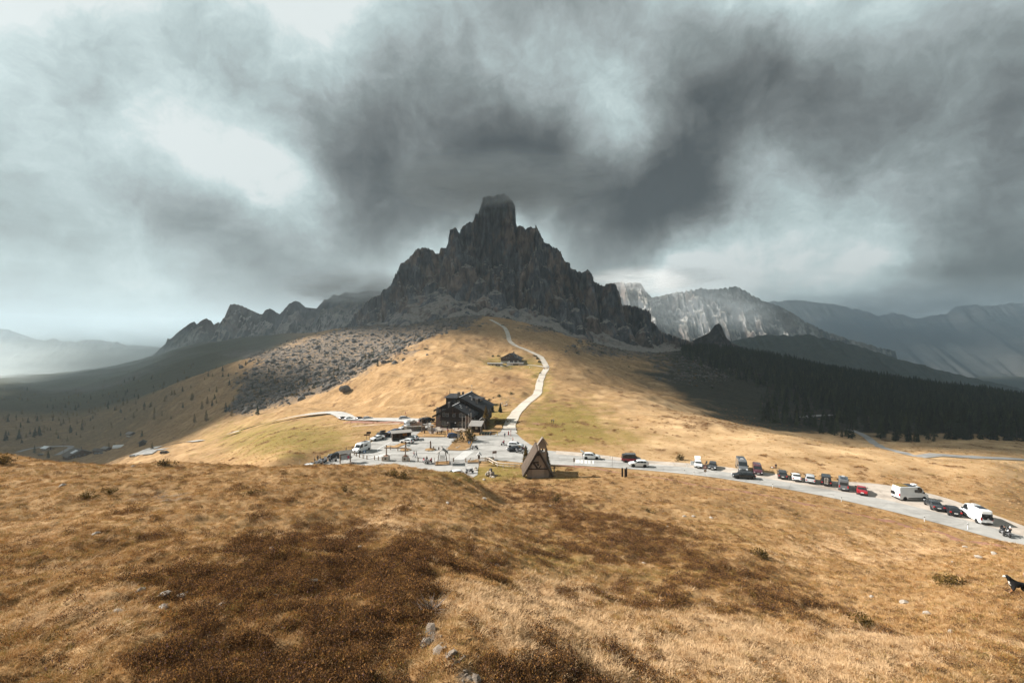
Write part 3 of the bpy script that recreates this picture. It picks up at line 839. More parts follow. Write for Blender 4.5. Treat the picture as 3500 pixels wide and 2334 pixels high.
    V = np.stack([Xn.ravel(), Yn.ravel(), H.ravel()], 1)
    Fq = grid_faces(*X.shape)
    Fq = Fq[keep.ravel()[Fq].any(1)]
    used = np.unique(Fq); remap = np.full(len(V), -1); remap[used] = np.arange(len(used))
    me = mesh_np('rock_mountain', V[used], remap[Fq], True, [rock_material('dolomite_rock', 0.98, tint=(0.97, 0.98, 1.03), zs=0.45, orange=0.62)])
    o = link('rock_mountain', me)
    return tag(o, 'dark jagged rock mountain with a square summit tower in the cloud', 'mountain', kind='structure')
CRAG = [
 (1640,950,838,10,80,3.5),(1690,990,808,10,60,3),(1655,1010,790,10,50,2.6),(1620,1030,770,9,35,2.2),(1700,1035,776,9,45,2.6),(1745,1045,772,9,40,2.4),(1790,1050,778,9,45,2.8),
 (1830,1060,780,8,40,2.6),(1560,1040,775,8,26,2),(1600,1062,735,7,18,1.8),(1680,1066,730,7,20,2),(1730,1074,715,6,16,1.8),(1850,900,866,9,150,6),(1838,930,858,9,140,6),(1600,900,866,10,90,4),(1570,930,860,9,70,3.6),
 (1880,1080,790,8,40,2.4),(1930,1092,782,8,36,2.4),(1985,1108,778,8,30,2.2),(1905,1010,840,9,70,3.5),(1960,1050,828,9,60,3.2),(2020,1075,822,9,50,3),(2075,1090,820,8,45,2.8),(2130,1110,822,8,40,2.6),(2200,1120,835,8,36,2.6),
 (1480,960,872,8,50,3),(1430,985,878,8,40,2.6),(1390,1010,880,8,36,2.4),(2006,922,892,5,60,6),(1553,778,900,5,60,6),(2088,966,890,5,50,5)]
mountain_ob = mountain()

# ------------------------------------------------------------------ further ranges
def ridge_range(name, sil, D, depth, mat, slope_cliff, slope_low, cliff, nx=420, ny=110, amp=1.0, seed=0, jag=1.0, label=None, drop_to=-700):
    sx = np.array([(p - 1750.0) / F * D for p, q in sil]); sz = np.array([(1150.0 - q) / F * D for p, q in sil])
    x = np.linspace(sx[0], sx[-1], nx)
    S = np.interp(x, sx, sz)
    unit = (sx[-1] - sx[0]) / nx
    t = np.linspace(-0.55, 1.0, ny)                 # <0 behind the crest, >0 in front
    t = np.sign(t) * np.abs(t) ** 1.5
    Xg, T = np.meshgrid(x, t, indexing='ij')
    Sg = np.repeat(S[:, None], ny, 1)
    d = np.abs(T) * depth
    L = depth
    wob = fbm(Xg / (L * 0.22), T * 2.5, 4, seed + 1)
    crest = Sg + jag * unit * 1.1 * ridged(Xg / (unit * 9), Xg * 0 + seed, 4, seed + 2)
    gul = ridged(Xg / (L * 0.12) + 0.25 * wob, T * 1.4, 5, seed + 3)
    cl = cliff * (0.75 + 0.35 * fbm(Xg / (L * 0.25), Xg * 0, 3, seed + 5))
    fall = np.where(d * slope_cliff < cl, d * slope_cliff, cl + (d - cl / slope_cliff) * slope_low)
    Z = crest - fall + amp * np.minimum(1, d / (L * 0.06)) * (gul - 0.6) * L * 0.045 + amp * 0.012 * L * np.minimum(1, d / (L * 0.05)) * fbm(Xg / (L * 0.03), T * 22, 4, seed + 4)
    Yg = D - T * depth
    sc_ = Yg / D                                     # keep bearings while it comes nearer
    me = mesh_np(name, np.stack([(Xg * (0.55 + 0.45 * sc_)).ravel(), Yg.ravel(), np.maximum(Z, drop_to).ravel()], 1), grid_faces(nx, ny), True, [mat])
    o = link(name, me)
    return tag(o, label, 'mountain', kind='structure')
M_FAR_ROCK = rock_material('pale_far_rock', 1.15, orange=0.25, fs=0.02, scree=(0.30, 0.28, 0.26), scree_lo=0.60, scree_hi=0.78, bump_d=10, green=0.5)
M_RIGHT_ROCK = rock_material('pale_massif_rock', 0.85, orange=0.35, fs=0.014, scree=(0.22, 0.205, 0.185), scree_lo=0.58, scree_hi=0.76, bump_d=14, green=0.3, snow=0.35)  # the massif's own grey rock and scree, with snow streaks
def hill_material(name, lo, hi, fs):
    b = NB(name)
    p = b.pos()
    c = b.ramp(b.noise(p, fs, 6, 0.65), [(0.35, lo), (0.65, hi)])
    return b.bsdf(c, 0.95, b.bump(b.noise(p, fs * 3, 5, 0.7), 0.8, 0.6 / fs * 0.3), spec=0.05)
M_DARK_WOOD = hill_material('far_wooded_slope', (0.020, 0.026, 0.020), (0.045, 0.050, 0.036), 0.02)
M_BLUE = hill_material('far_mountainside', (0.03, 0.034, 0.034), (0.07, 0.07, 0.068), 0.004)  # albedo darkened to stand in for cloud shade on the right range
ridge_range('rock_ridge', [(500,1235),(545,1195),(566,1176),(572,1158),(584,1160),(610,1135),(650,1106),(664,1100),(672,1110),(690,1096),(706,1090),(722,1098),(732,1112),(745,1102),(757,1112),
            (775,1068),(786,1042),(800,1040),(822,1044),(850,1058),(880,1072),(896,1076),(906,1062),(922,1056),(938,1064),(956,1076),(968,1062),(988,1040),(1008,1030),(1024,1034),(1044,1052),(1082,1056),
            (1096,1040),(1108,1024),(1120,1026),(1140,1008),(1156,1012),(1180,1000),(1215,1004),(1260,994),(1330,1000),(1420,1030)], 1700, 640, M_FAR_ROCK, 1.8, 0.52, 62, 620, 170, 0.8, 11, 0.9, 'pale grey rock ridge fading into haze left of the rock mountain')
ridge_range('far_mountain_range', [(-700,1090),(-400,1120),(-150,1105),(0,1126),(26,1128),(60,1142),(100,1155),(118,1162),(150,1168),(185,1160),(210,1168),(260,1170),(300,1164),(345,1166),(400,1172),(440,1182),(520,1186),(560,1192),(760,1196),(1100,1200)],
            7600, 2400, M_BLUE, 0.8, 0.35, 200, 300, 60, 0.6, 23, 0.4, 'palest far mountain range beyond the left valley')
ridge_range('cloud_capped_massif', [(2030,1010),(2085,975),(2120,968),(2190,972),(2205,1000),(2228,1022),(2262,1016),(2300,1006),(2350,998),(2400,990),(2450,994),(2490,986),(2512,984),(2530,990),(2548,998),(2572,1014),
            (2610,1034),(2660,1050),(2700,1070),(2760,1108),(2830,1140),(2930,1172),(3060,1205)], 3300, 1500, M_RIGHT_ROCK, 1.5, 0.50, 170, 560, 190, 1.1, 37, 2.2, 'pale grey massif with snow streaks right of the rock mountain')
ridge_range('wooded_ridge', [(2350,1230),(2480,1175),(2600,1150),(2760,1148),(2880,1172),(2960,1196),(3060,1228),(3160,1256),(3300,1290),(3420,1318),(3560,1345),(3900,1400)],
            2300, 1000, M_DARK_WOOD, 0.5, 0.36, 40, 300, 70, 0.5, 43, 0.8, 'dark wooded ridge descending to the right beyond the near forest')
ridge_range('blue_mountain_range', [(2500,1060),(2620,1036),(2720,1030),(2800,1040),(2880,1050),(2950,1066),(3000,1084),(3050,1072),(3090,1082),(3135,1096),(3190,1082),(3235,1076),(3270,1052),(3300,1050),(3330,1046),(3380,1050),
            (3425,1046),(3450,1040),(3480,1042),(3520,1038),(3700,1010),(4000,1020),(4400,1050)], 6200, 2500, M_BLUE, 0.8, 0.42, 300, 420, 90, 0.3, 53, 0.9, 'dim blue mountain range along the right horizon')
# rocky horn at the head of the wood
ridge_range('rock_horn', [(2330,1186),(2372,1162),(2400,1150),(2424,1138),(2444,1112),(2456,1106),(2464,1112),(2472,1130),(2480,1152),(2500,1172),(2540,1190)], 905, 110, rock_material('horn_rock', 0.55, orange=0.2, scree_lo=0.8, scree_hi=0.95, green=0.6), 2.2, 0.9, 22, 150, 60, 0.7, 61, 0.7,
            'small dark rock horn at the head of the wood')

# ------------------------------------------------------------------ unseen cloud banks, outlined to throw shade on the mountain and both valleys
def shade_clouds():
    b = NB('cloud_white')
    tr = b.n('ShaderNodeBsdfTranslucent'); tr.inputs[0].default_value = (0.9, 0.9, 0.9, 1)
    di = b.n('ShaderNodeBsdfDiffuse'); di.inputs[0].default_value = (0.85, 0.85, 0.86, 1)
    mx = b.n('ShaderNodeMixShader'); mx.inputs[0].default_value = 0.5
    b.l(tr.outputs[0], mx.inputs[1]); b.l(di.outputs[0], mx.inputs[2]); b.l(mx.outputs[0], b.out.inputs[0])
    Hc = 4500.0
    off = sun_dir * (Hc / sun_dir.z)
    def bank(name, shade, seed, label):
        # outline of the shade it throws on the ground, densified and roughened, lifted along the sun's direction
        P = []
        n = len(shade)
        for i in range(n):
            a = Vector(shade[i]); c = Vector(shade[(i + 1) % n])
            L = (c - a).length
            k = max(2, int(L / 40))
            for j in range(k):
                P.append(a + (c - a) * (j / k))
        Q = []
        for p in P:
            s = 26 * fbm(np.array([p.x / 90]), np.array([p.y / 90]), 3, seed)[0]
            t = 26 * fbm(np.array([p.x / 90]), np.array([p.y / 90]), 3, seed + 9)[0]
            Q.append((p.x + s + off.x, p.y + t + off.y))
        bm = bmesh.new()
        lo = [bm.verts.new((x, y, Hc)) for x, y in Q]
        cx = sum(q[0] for q in Q) / len(Q); cy = sum(q[1] for q in Q) / len(Q)
        up = [bm.verts.new((cx + (x - cx) * 0.97, cy + (y - cy) * 0.97, Hc + 180 + 60 * math.sin(i * 0.7))) for i, (x, y) in enumerate(Q)]
        m = len(Q)
        bm.faces.new(lo[::-1]); bm.faces.new(up)
        for i in range(m):
            bm.faces.new((lo[i], lo[(i + 1) % m], up[(i + 1) % m], up[i]))
        me = bpy.data.meshes.new(name); bm.to_mesh(me); bm.free(); me.materials.append(b.mat)
        return tag(link(name, me), label, 'cloud', 'unseen clouds shaped to cast shade')
    back = [(-1400, 1040), (-900, 960), (-640, 980), (-520, 930), (-430, 810), (-330, 765), (-230, 725), (-150, 650), (-115, 545), (-65, 475), (-15, 436), (5, 400), (25, 350), (40, 280), (52, 238), (68, 190), (90, 168), (112, 150), (300, 125), (1500, 90),
            (9500, 900), (9500, 2500), (3200, 2500), (2000, 2500), (900, 2450), (-300, 2450), (-900, 2400), (-1700, 2300)]
    bank('cloud', back, 5, 'unseen high cloud bank shaped to shade the rock mountain')
    bank('cloud', [(1750, 2440), (9500, 2440), (9500, 4600), (1900, 4600)], 6, 'unseen high cloud bank shaped to shade the far right mountains')
    bank('cloud', [(-1300, 430), (-600, 390), (-560, 500), (-640, 640), (-760, 780), (-820, 960), (-1300, 1060)], 8, 'unseen high cloud shaped to shade the left valley')
shade_clouds()

# ------------------------------------------------------------------ air
def haze():
    b = NB('pale_air')
    v = b.n('ShaderNodeVolumePrincipled')
    v.inputs['Color'].default_value = (0.70, 0.86, 0.96, 1)
    v.inputs['Density'].default_value = HAZE_D
    v.inputs['Anisotropy'].default_value = 0.0
    b.l(v.outputs[0], b.out.inputs['Volume'])
    m = MB().box((0, 8000, -70), (30000, 17200, 1440))
    o = m.build('haze', b.mat)
    return tag(o, kind='stuff')
HAZE_D = 0.00009
haze()

# ------------------------------------------------------------------ mist clinging to the summits
def mist(name, px, py, D, rad, dens, seed, col=(0.97, 0.98, 0.99), label=None):
    b = NB(name + '_air')
    tcn = b.n('ShaderNodeTexCoord').outputs['Object']
    ln = b.n('ShaderNodeVectorMath', operation='LENGTH'); b.l(tcn, ln.inputs[0])
    fall = b.ramp(ln.outputs['Value'], [(0.1, 1.0), (0.98, 0.0)], 'EASE')
    mp = b.n('ShaderNodeMapping'); b.l(tcn, mp.inputs[0]); mp.inputs['Location'].default_value = (seed, seed * 1.7, 0)
    nz = b.ramp(b.noise(mp.outputs[0], 3.0, 6, 0.62, 0.6), [(0.38, 0.0), (0.64, 1.0)])
    den = b.math('MULTIPLY', b.math('MULTIPLY', fall, nz), dens)
    v = b.n('ShaderNodeVolumePrincipled'); v.inputs['Color'].default_value = col + (1,); b.l(den, v.inputs['Density']); v.inputs['Anisotropy'].default_value = 0.0
    b.l(v.outputs[0], b.out.inputs['Volume'])
    bm = bmesh.new(); bmesh.ops.create_icosphere(bm, subdivisions=3, radius=1.0)
    me = bpy.data.meshes.new(name); bm.to_mesh(me); bm.free(); me.materials.append(b.mat)
    o = link(name, me, loc=pw(px, py, D), scale=rad)
    return tag(o, label, kind='stuff')
mist('mist', 1695, 632, 905, (270, 130, 72), 0.030, 1.0, (0.86, 0.88, 0.89), label='cloud hanging on the summit tower')
mist('mist', 1225, 985, 1620, (330, 200, 75), 0.022, 4.0, label='cloud on the rock ridge left of the mountain')
mist('mist', 2240, 962, 3250, (620, 420, 130), 0.006, 7.0, (0.98, 0.99, 1.0), label='cloud on the massif right of the mountain')
mist('mist', 300, 1370, 1450, (1100, 820, 280), 0.0080, 9.0, (0.90, 0.99, 1.0), label='pale haze filling the left valley')
mist('mist', 3050, 1130, 3900, (2600, 900, 520), 0.0028, 12.0, (0.44, 0.55, 0.66), label='blue haze before the far right mountains')
mist('mist', 2480, 1050, 2750, (1000, 300, 260), 0.0022, 15.0, (0.80, 0.88, 0.92), label='thin haze before the pale massif')

# ------------------------------------------------------------------ roads, car park, path
def asphalt_material(name, lo, hi, fs=0.5):
    b = NB(name)
    p = b.pos()
    n = b.noise(p, fs, 6, 0.65); f = b.noise(p, 9.0, 4, 0.7); w = b.noise(b.pos((0.25, 1.2, 1)), 0.16, 5, 0.6, 1.0)
    c = b.ramp(n, [(0.3, lo), (0.7, hi)])
    c = b.mix(1.0, c, b.ramp(w, [(0.36, 0.70), (0.5, 1.0), (0.66, 1.10)]), 'MULTIPLY')
    c = b.mix(1.0, c, b.ramp(f, [(0.3, 0.86), (0.7, 1.10)]), 'MULTIPLY')
    cr = b.voro(b.pos((1, 1, 1)), 0.13, 'DISTANCE_TO_EDGE')
    c = b.mix(b.ramp(b.math('ADD', cr, b.math('MULTIPLY', b.math('SUBTRACT', n, 0.5), 0.05)), [(0.002, 0.35), (0.006, 0.0)]), c, (0.06, 0.055, 0.05))
    return b.bsdf(c, 0.85, b.bump(f, 0.3, 0.02), spec=0.2)
M_ASPH = asphalt_material('worn_asphalt', (0.27, 0.262, 0.245), (0.37, 0.358, 0.335))
M_GRAV = asphalt_material('pale_gravel', (0.33, 0.285, 0.24), (0.48, 0.42, 0.36), 0.8)
M_PATH = asphalt_material('pale_path_gravel', (0.42, 0.375, 0.315), (0.56, 0.505, 0.43), 0.3)
M_PAINT = simple('white_road_paint', (0.62, 0.62, 0.60), 0.7, 0.12, 1.5)
M_EARTH = simple('red_earth', (0.23, 0.115, 0.075), 0.95, 0.3, 0.8, bump=0.4)

def poly_mesh(name, pts, z, mat, parent=None, thick=0.0):
    bm = bmesh.new()
    vs = [bm.verts.new((x, y, z)) for x, y in pts]
    f = bm.faces.new(vs)
    f.normal_update()
    if f.normal.z < 0: f.normal_flip()
    bmesh.ops.triangulate(bm, faces=[f])
    if thick:
        r = bmesh.ops.extrude_face_region(bm, geom=bm.faces[:])
        for v in [g for g in r['geom'] if isinstance(g, bmesh.types.BMVert)]: v.co.z += thick
    me = bpy.data.meshes.new(name); bm.to_mesh(me); bm.free(); me.materials.append(mat)
    return link(name, me, parent)
lot = tag(poly_mesh('car_park', LOT, ZP, M_ASPH), 'pale asphalt car park on the pass', kind='structure')
def strip_mesh(name, A, B, z, mat, sub=6):
    L1 = smooth_line([Vector((x, y, 0)) for x, y in A], 4.0); 
    def resamp(P, n):
        P = np.array(P); t = np.linspace(0, len(P) - 1, n)
        return np.stack([np.interp(t, np.arange(len(P)), P[:, 0]), np.interp(t, np.arange(len(P)), P[:, 1])], 1)
    def sm(P):
        S = smooth_line([Vector((x, y, 0)) for x, y in P], 2.0)
        # equal count per control segment keeps both edges in step
        return S
    n = 90
    def ctrl(P):
        P = [Vector((x, y, 0)) for x, y in P]; out = []
        for i in range(len(P) - 1):
            p0 = P[max(i - 1, 0)]; p1 = P[i]; p2 = P[i + 1]; p3 = P[min(i + 2, len(P) - 1)]
            for k in range(sub):
                t = k / sub
                out.append(0.5 * ((2 * p1) + (p2 - p0) * t + (2 * p0 - 5 * p1 + 4 * p2 - p3) * t * t + (3 * p1 - p0 - 3 * p2 + p3) * t ** 3))
        return out + [P[-1]]
    a = ctrl(A); c = ctrl(B)
    V = []; Fq = []
    for i, (p, q) in enumerate(zip(a, c)):
        V += [(p.x, p.y, z), (q.x, q.y, z)]
        if i: Fq.append((2 * i - 2, 2 * i - 1, 2 * i + 1, 2 * i))
    return link(name, mesh_np(name, V, Fq, False, [mat]))
tag(strip_mesh('gravel_shoulder', SH_FAR, [(x * 0.997, y * 0.997) for x, y in AS_FAR], ZP + 0.004, M_GRAV), 'pale gravel shoulder where vehicles park along the pass road', kind='structure')
road = tag(strip_mesh('road', AS_FAR, AS_NEAR, ZP + 0.012, M_ASPH), 'grey asphalt pass road running to the lower right', kind='structure')
def ribbon(name, pts, hw, mat, zo=0.05, wob=0.0):
    V = []; Fq = []
    for i, p in enumerate(pts):
        a = Vector(pts[max(i - 1, 0)]); b = Vector(pts[min(i + 1, len(pts) - 1)])
        t = (b - a); t.z = 0; t.normalize(); n = Vector((-t.y, t.x, 0))
        w1 = hw * (1 + wob * math.sin(i * 0.9) + wob * random.uniform(-1, 1)); w2 = hw * (1 + wob * math.cos(i * 0.7) + wob * random.uniform(-1, 1))
        p = Vector(p)
        V += [p + n * w1 + Vector((0, 0, zo)), p - n * w2 + Vector((0, 0, zo))]
        if i: Fq.append((2 * i - 1, 2 * i - 2, 2 * i, 2 * i + 1))
    return link(name, mesh_np(name, [tuple(v) for v in V], Fq, False, [mat]))
tag(ribbon('path', path_pts, 2.3, M_PATH, 0.06, 0.05), 'pale gravel path climbing the ridge to the rock mountain', kind='structure')
tag(ribbon('driveway', drive_pts, 1.9, M_PATH, 0.10, 0.05), 'pale drive from the path to the upper chalet', kind='structure')
M_LANE = asphalt_material('pale_lane', (0.34, 0.33, 0.31), (0.46, 0.445, 0.42))
M_ASPH_L = asphalt_material('grey_lane', (0.22, 0.215, 0.205), (0.31, 0.30, 0.285))
_xc = (1165 - 1750) / F * 265
rl_up = [(x, y, z + 0.9 * min(1, max(0, (_xc - x) / 15))) for x, y, z in road_left_pts]
tag(ribbon('road', rl_up, 4.4, M_LANE, 0.35), 'grey road leaving the pass behind the hotel to the left', kind='structure')
tag(ribbon('road', hair_pts, 3.8, M_LANE, 0.4), 'upper leg of the road bend below the left meadow', kind='structure')
tag(ribbon('road', hair2_pts, 2.9, M_ASPH_L, 0.45), 'lower leg of the road bend below the left meadow', kind='structure')
tag(ribbon('road', val_pts, 2.9, M_ASPH_L, 0.5), 'road curving past the valley chalet far left', kind='structure')
tag(ribbon('road', road_right_pts, 1.8, M_ASPH_L), 'grey road winding below the right meadow edge', kind='structure')
tag(ribbon('road', rr2_pts, 2.9, M_ASPH_L, 0.4), 'short far stretch of road in the dark wood', kind='structure')
def onpv(px, py, z=ZP):
    x, y = onp(px, py); return Vector((x, y, z))
def line_mark(pix, w, name='lane_line', parent=None, z=ZP + 0.022):
    P = smooth_line([onpv(*p) for p in pix], 2.0)
    V = []; Fq = []
    for i, p in enumerate(P):
        t = (P[min(i + 1, len(P) - 1)] - P[max(i - 1, 0)]).normalized(); n = Vector((-t.y, t.x, 0)) * w / 2
        V += [(p.x + n.x, p.y + n.y, z), (p.x - n.x, p.y - n.y, z)]
        if i: Fq.append((2 * i - 1, 2 * i - 2, 2 * i, 2 * i + 1))
    return link(name, mesh_np(name, V, Fq, False, [M_PAINT]), parent or lot)
line_mark([(1233,1530),(1222,1546),(1228,1556),(1248,1563),(1290,1570),(1330,1573)], 0.22)
line_mark([(1335,1510),(1298,1530),(1290,1538),(1296,1544),(1330,1548),(1400,1548)], 0.22)
line_mark([(1262,1536),(1256,1546),(1275,1555)], 0.14)
line_mark([(1420,1545),(1470,1545)], 0.15); line_mark([(1480,1545),(1580,1546)], 0.15)
line_mark([(1410,1573),(1440,1573)], 0.18); line_mark([(1480,1573),(1545,1573)], 0.18); line_mark([(1590,1572),(1640,1573)], 0.18)
line_mark([(1760,1553),(1775,1554)], 0.15); line_mark([(1640,1558),(1720,1562)], 0.12)
line_mark([(1910,1563),(2010,1569),(2120,1578),(2300,1592)], 0.15, parent=road)
line_mark([(1910,1586),(2010,1590),(2200,1604),(2400,1624),(2600,1653)], 0.14, parent=road)
for i in range(9):
    t = i / 8
    x0 = 1584 + (1551 - 1584) * t; y = 1543.0 + 26 * t ** 1.05
    a = onpv(x0, y); b_ = onpv(x0 + 35, y + 0.2); h = 0.24
    m = MB().quad((a.x, a.y - h, ZP + 0.026), (b_.x, b_.y - h, ZP + 0.026), (b_.x, b_.y + h, ZP + 0.026), (a.x, a.y + h, ZP + 0.026))
    m.build('crossing_stripe', M_PAINT, lot)
for i in range(6):
    t = i / 5
    a = onpv(1268 + 40 * t, 1561.5 - 10 * t); b_ = onpv(1294 + 42 * t, 1563 - 10 * t)
    n = Vector((0, 0.22, 0))
    MB().quad(*[v + Vector((0, 0, 0.026)) for v in (a - n, b_ - n, b_ + n, a + n)]).build('crossing_stripe', M_PAINT, lot)
for i, (x0, x1) in enumerate([(1967,1981),(1984,1993),(1998,2007),(2011,2018),(2025,2030)]):
    y0, y1 = 1571.5 + i * 0.7, 1582 + i * 0.8
    q = [onpv(x0, y1), onpv(x1, y1), onpv(x1, y0), onpv(x0, y0)]
    MB().quad(*[(v.x, v.y, ZP + 0.028) for v in q]).build('crossing_stripe', M_PAINT, road)
# trodden red earth tracks and bare ground
def drape(name, pix, hw, mat, dmin=60, zo=0.05, label=None):
    P = smooth_line([on(p[0], p[1], dmin) for p in pix], 1.5)
    V = []; Fq = []
    for i, p in enumerate(P):
        t = P[min(i + 1, len(P) - 1)] - P[max(i - 1, 0)]; t.z = 0; t.normalize(); n = Vector((-t.y, t.x, 0))
        for k, w in enumerate((hw * random.uniform(0.6, 1.2), hw * 0.35, -hw * 0.35, -hw * random.uniform(0.6, 1.2))):
            q = p + n * w
            V.append((q.x, q.y, gz(q.x, q.y) + zo - (0.10 if k in (0, 3) else 0)))
        if i:
            for k in range(3):
                a = 4 * i - 4 + k
                Fq.append((a + 1, a, a + 4, a + 5))
    o = link(name, mesh_np(name, V, Fq, True, [mat]))
    return tag(o, label, kind='structure')
drape('footpath', [(1905,1590),(1950,1592),(2050,1603),(2130,1617),(2250,1632),(2400,1660),(2600,1690),(2750,1722),(2900,1752),(3050,1782),(3200,1815),(3400,1862),(3560,1900)], 0.75, M_EARTH, 40, 0.06, 'trodden reddish footpath along the pass road')
drape('bare_earth', [(1190,1441),(1290,1443),(1380,1444),(1445,1444)], 3.0, M_EARTH, 150, 0.12, 'bare reddish earth below the road behind the hotel')
drape('bare_earth', [(1210,1456),(1290,1452),(1370,1447)], 2.2, simple('pale_earth', (0.36, 0.25, 0.17), 0.95, 0.2, 0.5), 140, 0.14, 'pale bare earth beside the hotel road')
drape('bare_earth', [(1830,1450),(1836,1447)], 1.6, M_EARTH, 100, 0.08, 'small bare earth patch on the green slope')

# ------------------------------------------------------------------ foliage materials
def leaf_material(name, stops, rough=0.85, scale=0.3, rnd=0.35, translucent=0.25):
    b = NB(name)
    oi = b.n('ShaderNodeObjectInfo')
    n = b.noise(b.pos(), scale, 4, 0.6)
    f = b.math('ADD', b.math('MULTIPLY', n, 1 - rnd), b.math('MULTIPLY', oi.outputs['Random'], rnd))
    c = b.ramp(f, stops)
    d = b.n('ShaderNodeBsdfDiffuse'); b.l(c, d.inputs[0])
    t = b.n('ShaderNodeBsdfTranslucent'); b.l(c, t.inputs[0])
    m = b.n('ShaderNodeMixShader'); m.inputs[0].default_value = translucent
    b.l(d.outputs[0], m.inputs[1]); b.l(t.outputs[0], m.inputs[2]); b.l(m.outputs[0], b.out.inputs[0])
    return b.mat
L_STRAW = leaf_material('straw_blades', [(0.25, (0.44, 0.285, 0.15)), (0.75, (0.70, 0.50, 0.30))])
L_GOLD = leaf_material('gold_blades', [(0.25, (0.31, 0.182, 0.075)), (0.75, (0.60, 0.38, 0.18))])
L_OLIVE = leaf_material('olive_blades', [(0.25, (0.15, 0.112, 0.034)), (0.75, (0.35, 0.25, 0.085))])
L_HDARK = leaf_material('heather_dark', [(0.25, (0.030, 0.019, 0.013)), (0.75, (0.15, 0.082, 0.042))], scale=1.0)
L_HRUST = leaf_material('heather_rust', [(0.25, (0.19, 0.088, 0.032)), (0.75, (0.44, 0.23, 0.08))], scale=1.0)
L_HBLOOM = leaf_material('heather_bloom', [(0.3, (0.20, 0.12, 0.13)), (0.7, (0.40, 0.20, 0.05))], scale=3.0, rnd=0.6)
L_SPRUCE = leaf_material('spruce_needles', [(0.25, (0.012, 0.020, 0.010)), (0.75, (0.040, 0.052, 0.022))], scale=0.4)
L_LARCH = leaf_material('larch_needles', [(0.25, (0.085, 0.062, 0.022)), (0.75, (0.19, 0.135, 0.045))], scale=0.4)
L_BUSH = leaf_material('shrub_leaves', [(0.25, (0.045, 0.036, 0.014)), (0.75, (0.15, 0.095, 0.030))], scale=0.8)
M_BARK = simple('bark', (0.07, 0.052, 0.04), 0.95, 0.3, 6.0)

HID = bpy.data.collections.new('scatter_sources')     # shapes for the uncountable plants only
def hidden(name, me):
    o = bpy.data.objects.new(name, me); return o
def tuft_mesh(name, n, rad, h0, h1, w, mat, seed, lean=0.5):
    r = np.random.default_rng(seed); V = []; Fq = []
    for i in range(n):
        a = r.uniform(0, 2 * np.pi); q = rad * np.sqrt(r.uniform()); b = r.uniform(0, 2 * np.pi)
        base = np.array([q * np.cos(a), q * np.sin(a), -0.03]); h = r.uniform(h0, h1)
        out = np.array([np.cos(a), np.sin(a), 0]) * lean * r.uniform(0.3, 1.2) + np.array([r.uniform(-.3, .3) + 0.25, r.uniform(-.3, .3), 0])
        side = np.array([-np.sin(b), np.cos(b), 0]) * w
        p1 = base + np.array([0, 0, h * 0.6]) + out * h * 0.35; p2 = base + np.array([0, 0, h * 0.85]) + out * h
        k = len(V)
        V += [base - side, base + side, p1 + side * 0.8, p1 - side * 0.8, p2 + side * 0.25, p2 - side * 0.25]
        Fq += [(k, k + 1, k + 2, k + 3), (k + 3, k + 2, k + 4, k + 5)]
    return mesh_np(name, V, Fq, False, [mat])
def heather_mesh(name, n, rad, h, leaf, mats, seed, frac=(0.62, 0.93)):
    r = np.random.default_rng(seed); V = []; Fq = []; mi = []
    for i in range(n):
        a = r.uniform(0, 2 * np.pi); q = rad * np.sqrt(r.uniform())
        zt = h * (1 - (q / rad) ** 2) ** 0.5
        z = zt * r.uniform(0.25, 1.08)
        c = np.array([q * np.cos(a), q * np.sin(a), z - 0.02])
        d1 = r.normal(size=3); d1 /= np.linalg.norm(d1); d1[2] = abs(d1[2]) + 0.4
        d2 = np.cross(d1, r.normal(size=3)); d2 /= np.linalg.norm(d2) + 1e-9
        l = leaf * r.uniform(0.7, 1.8); w = leaf * r.uniform(0.35, 0.6)
        k = len(V)
        V += [c - d2 * w, c + d2 * w, c + d2 * w * 0.5 + d1 * l, c - d2 * w * 0.5 + d1 * l]
        Fq.append((k, k + 1, k + 2, k + 3))
        t = r.uniform() + 0.15 * (z / max(h, 1e-3) - 0.6)
        mi.append(0 if t < frac[0] else (1 if t < frac[1] else 2))
    me = mesh_np(name, V, Fq, False, mats)
    me.polygons.foreach_set('material_index', np.array(mi, np.int32))
    return me

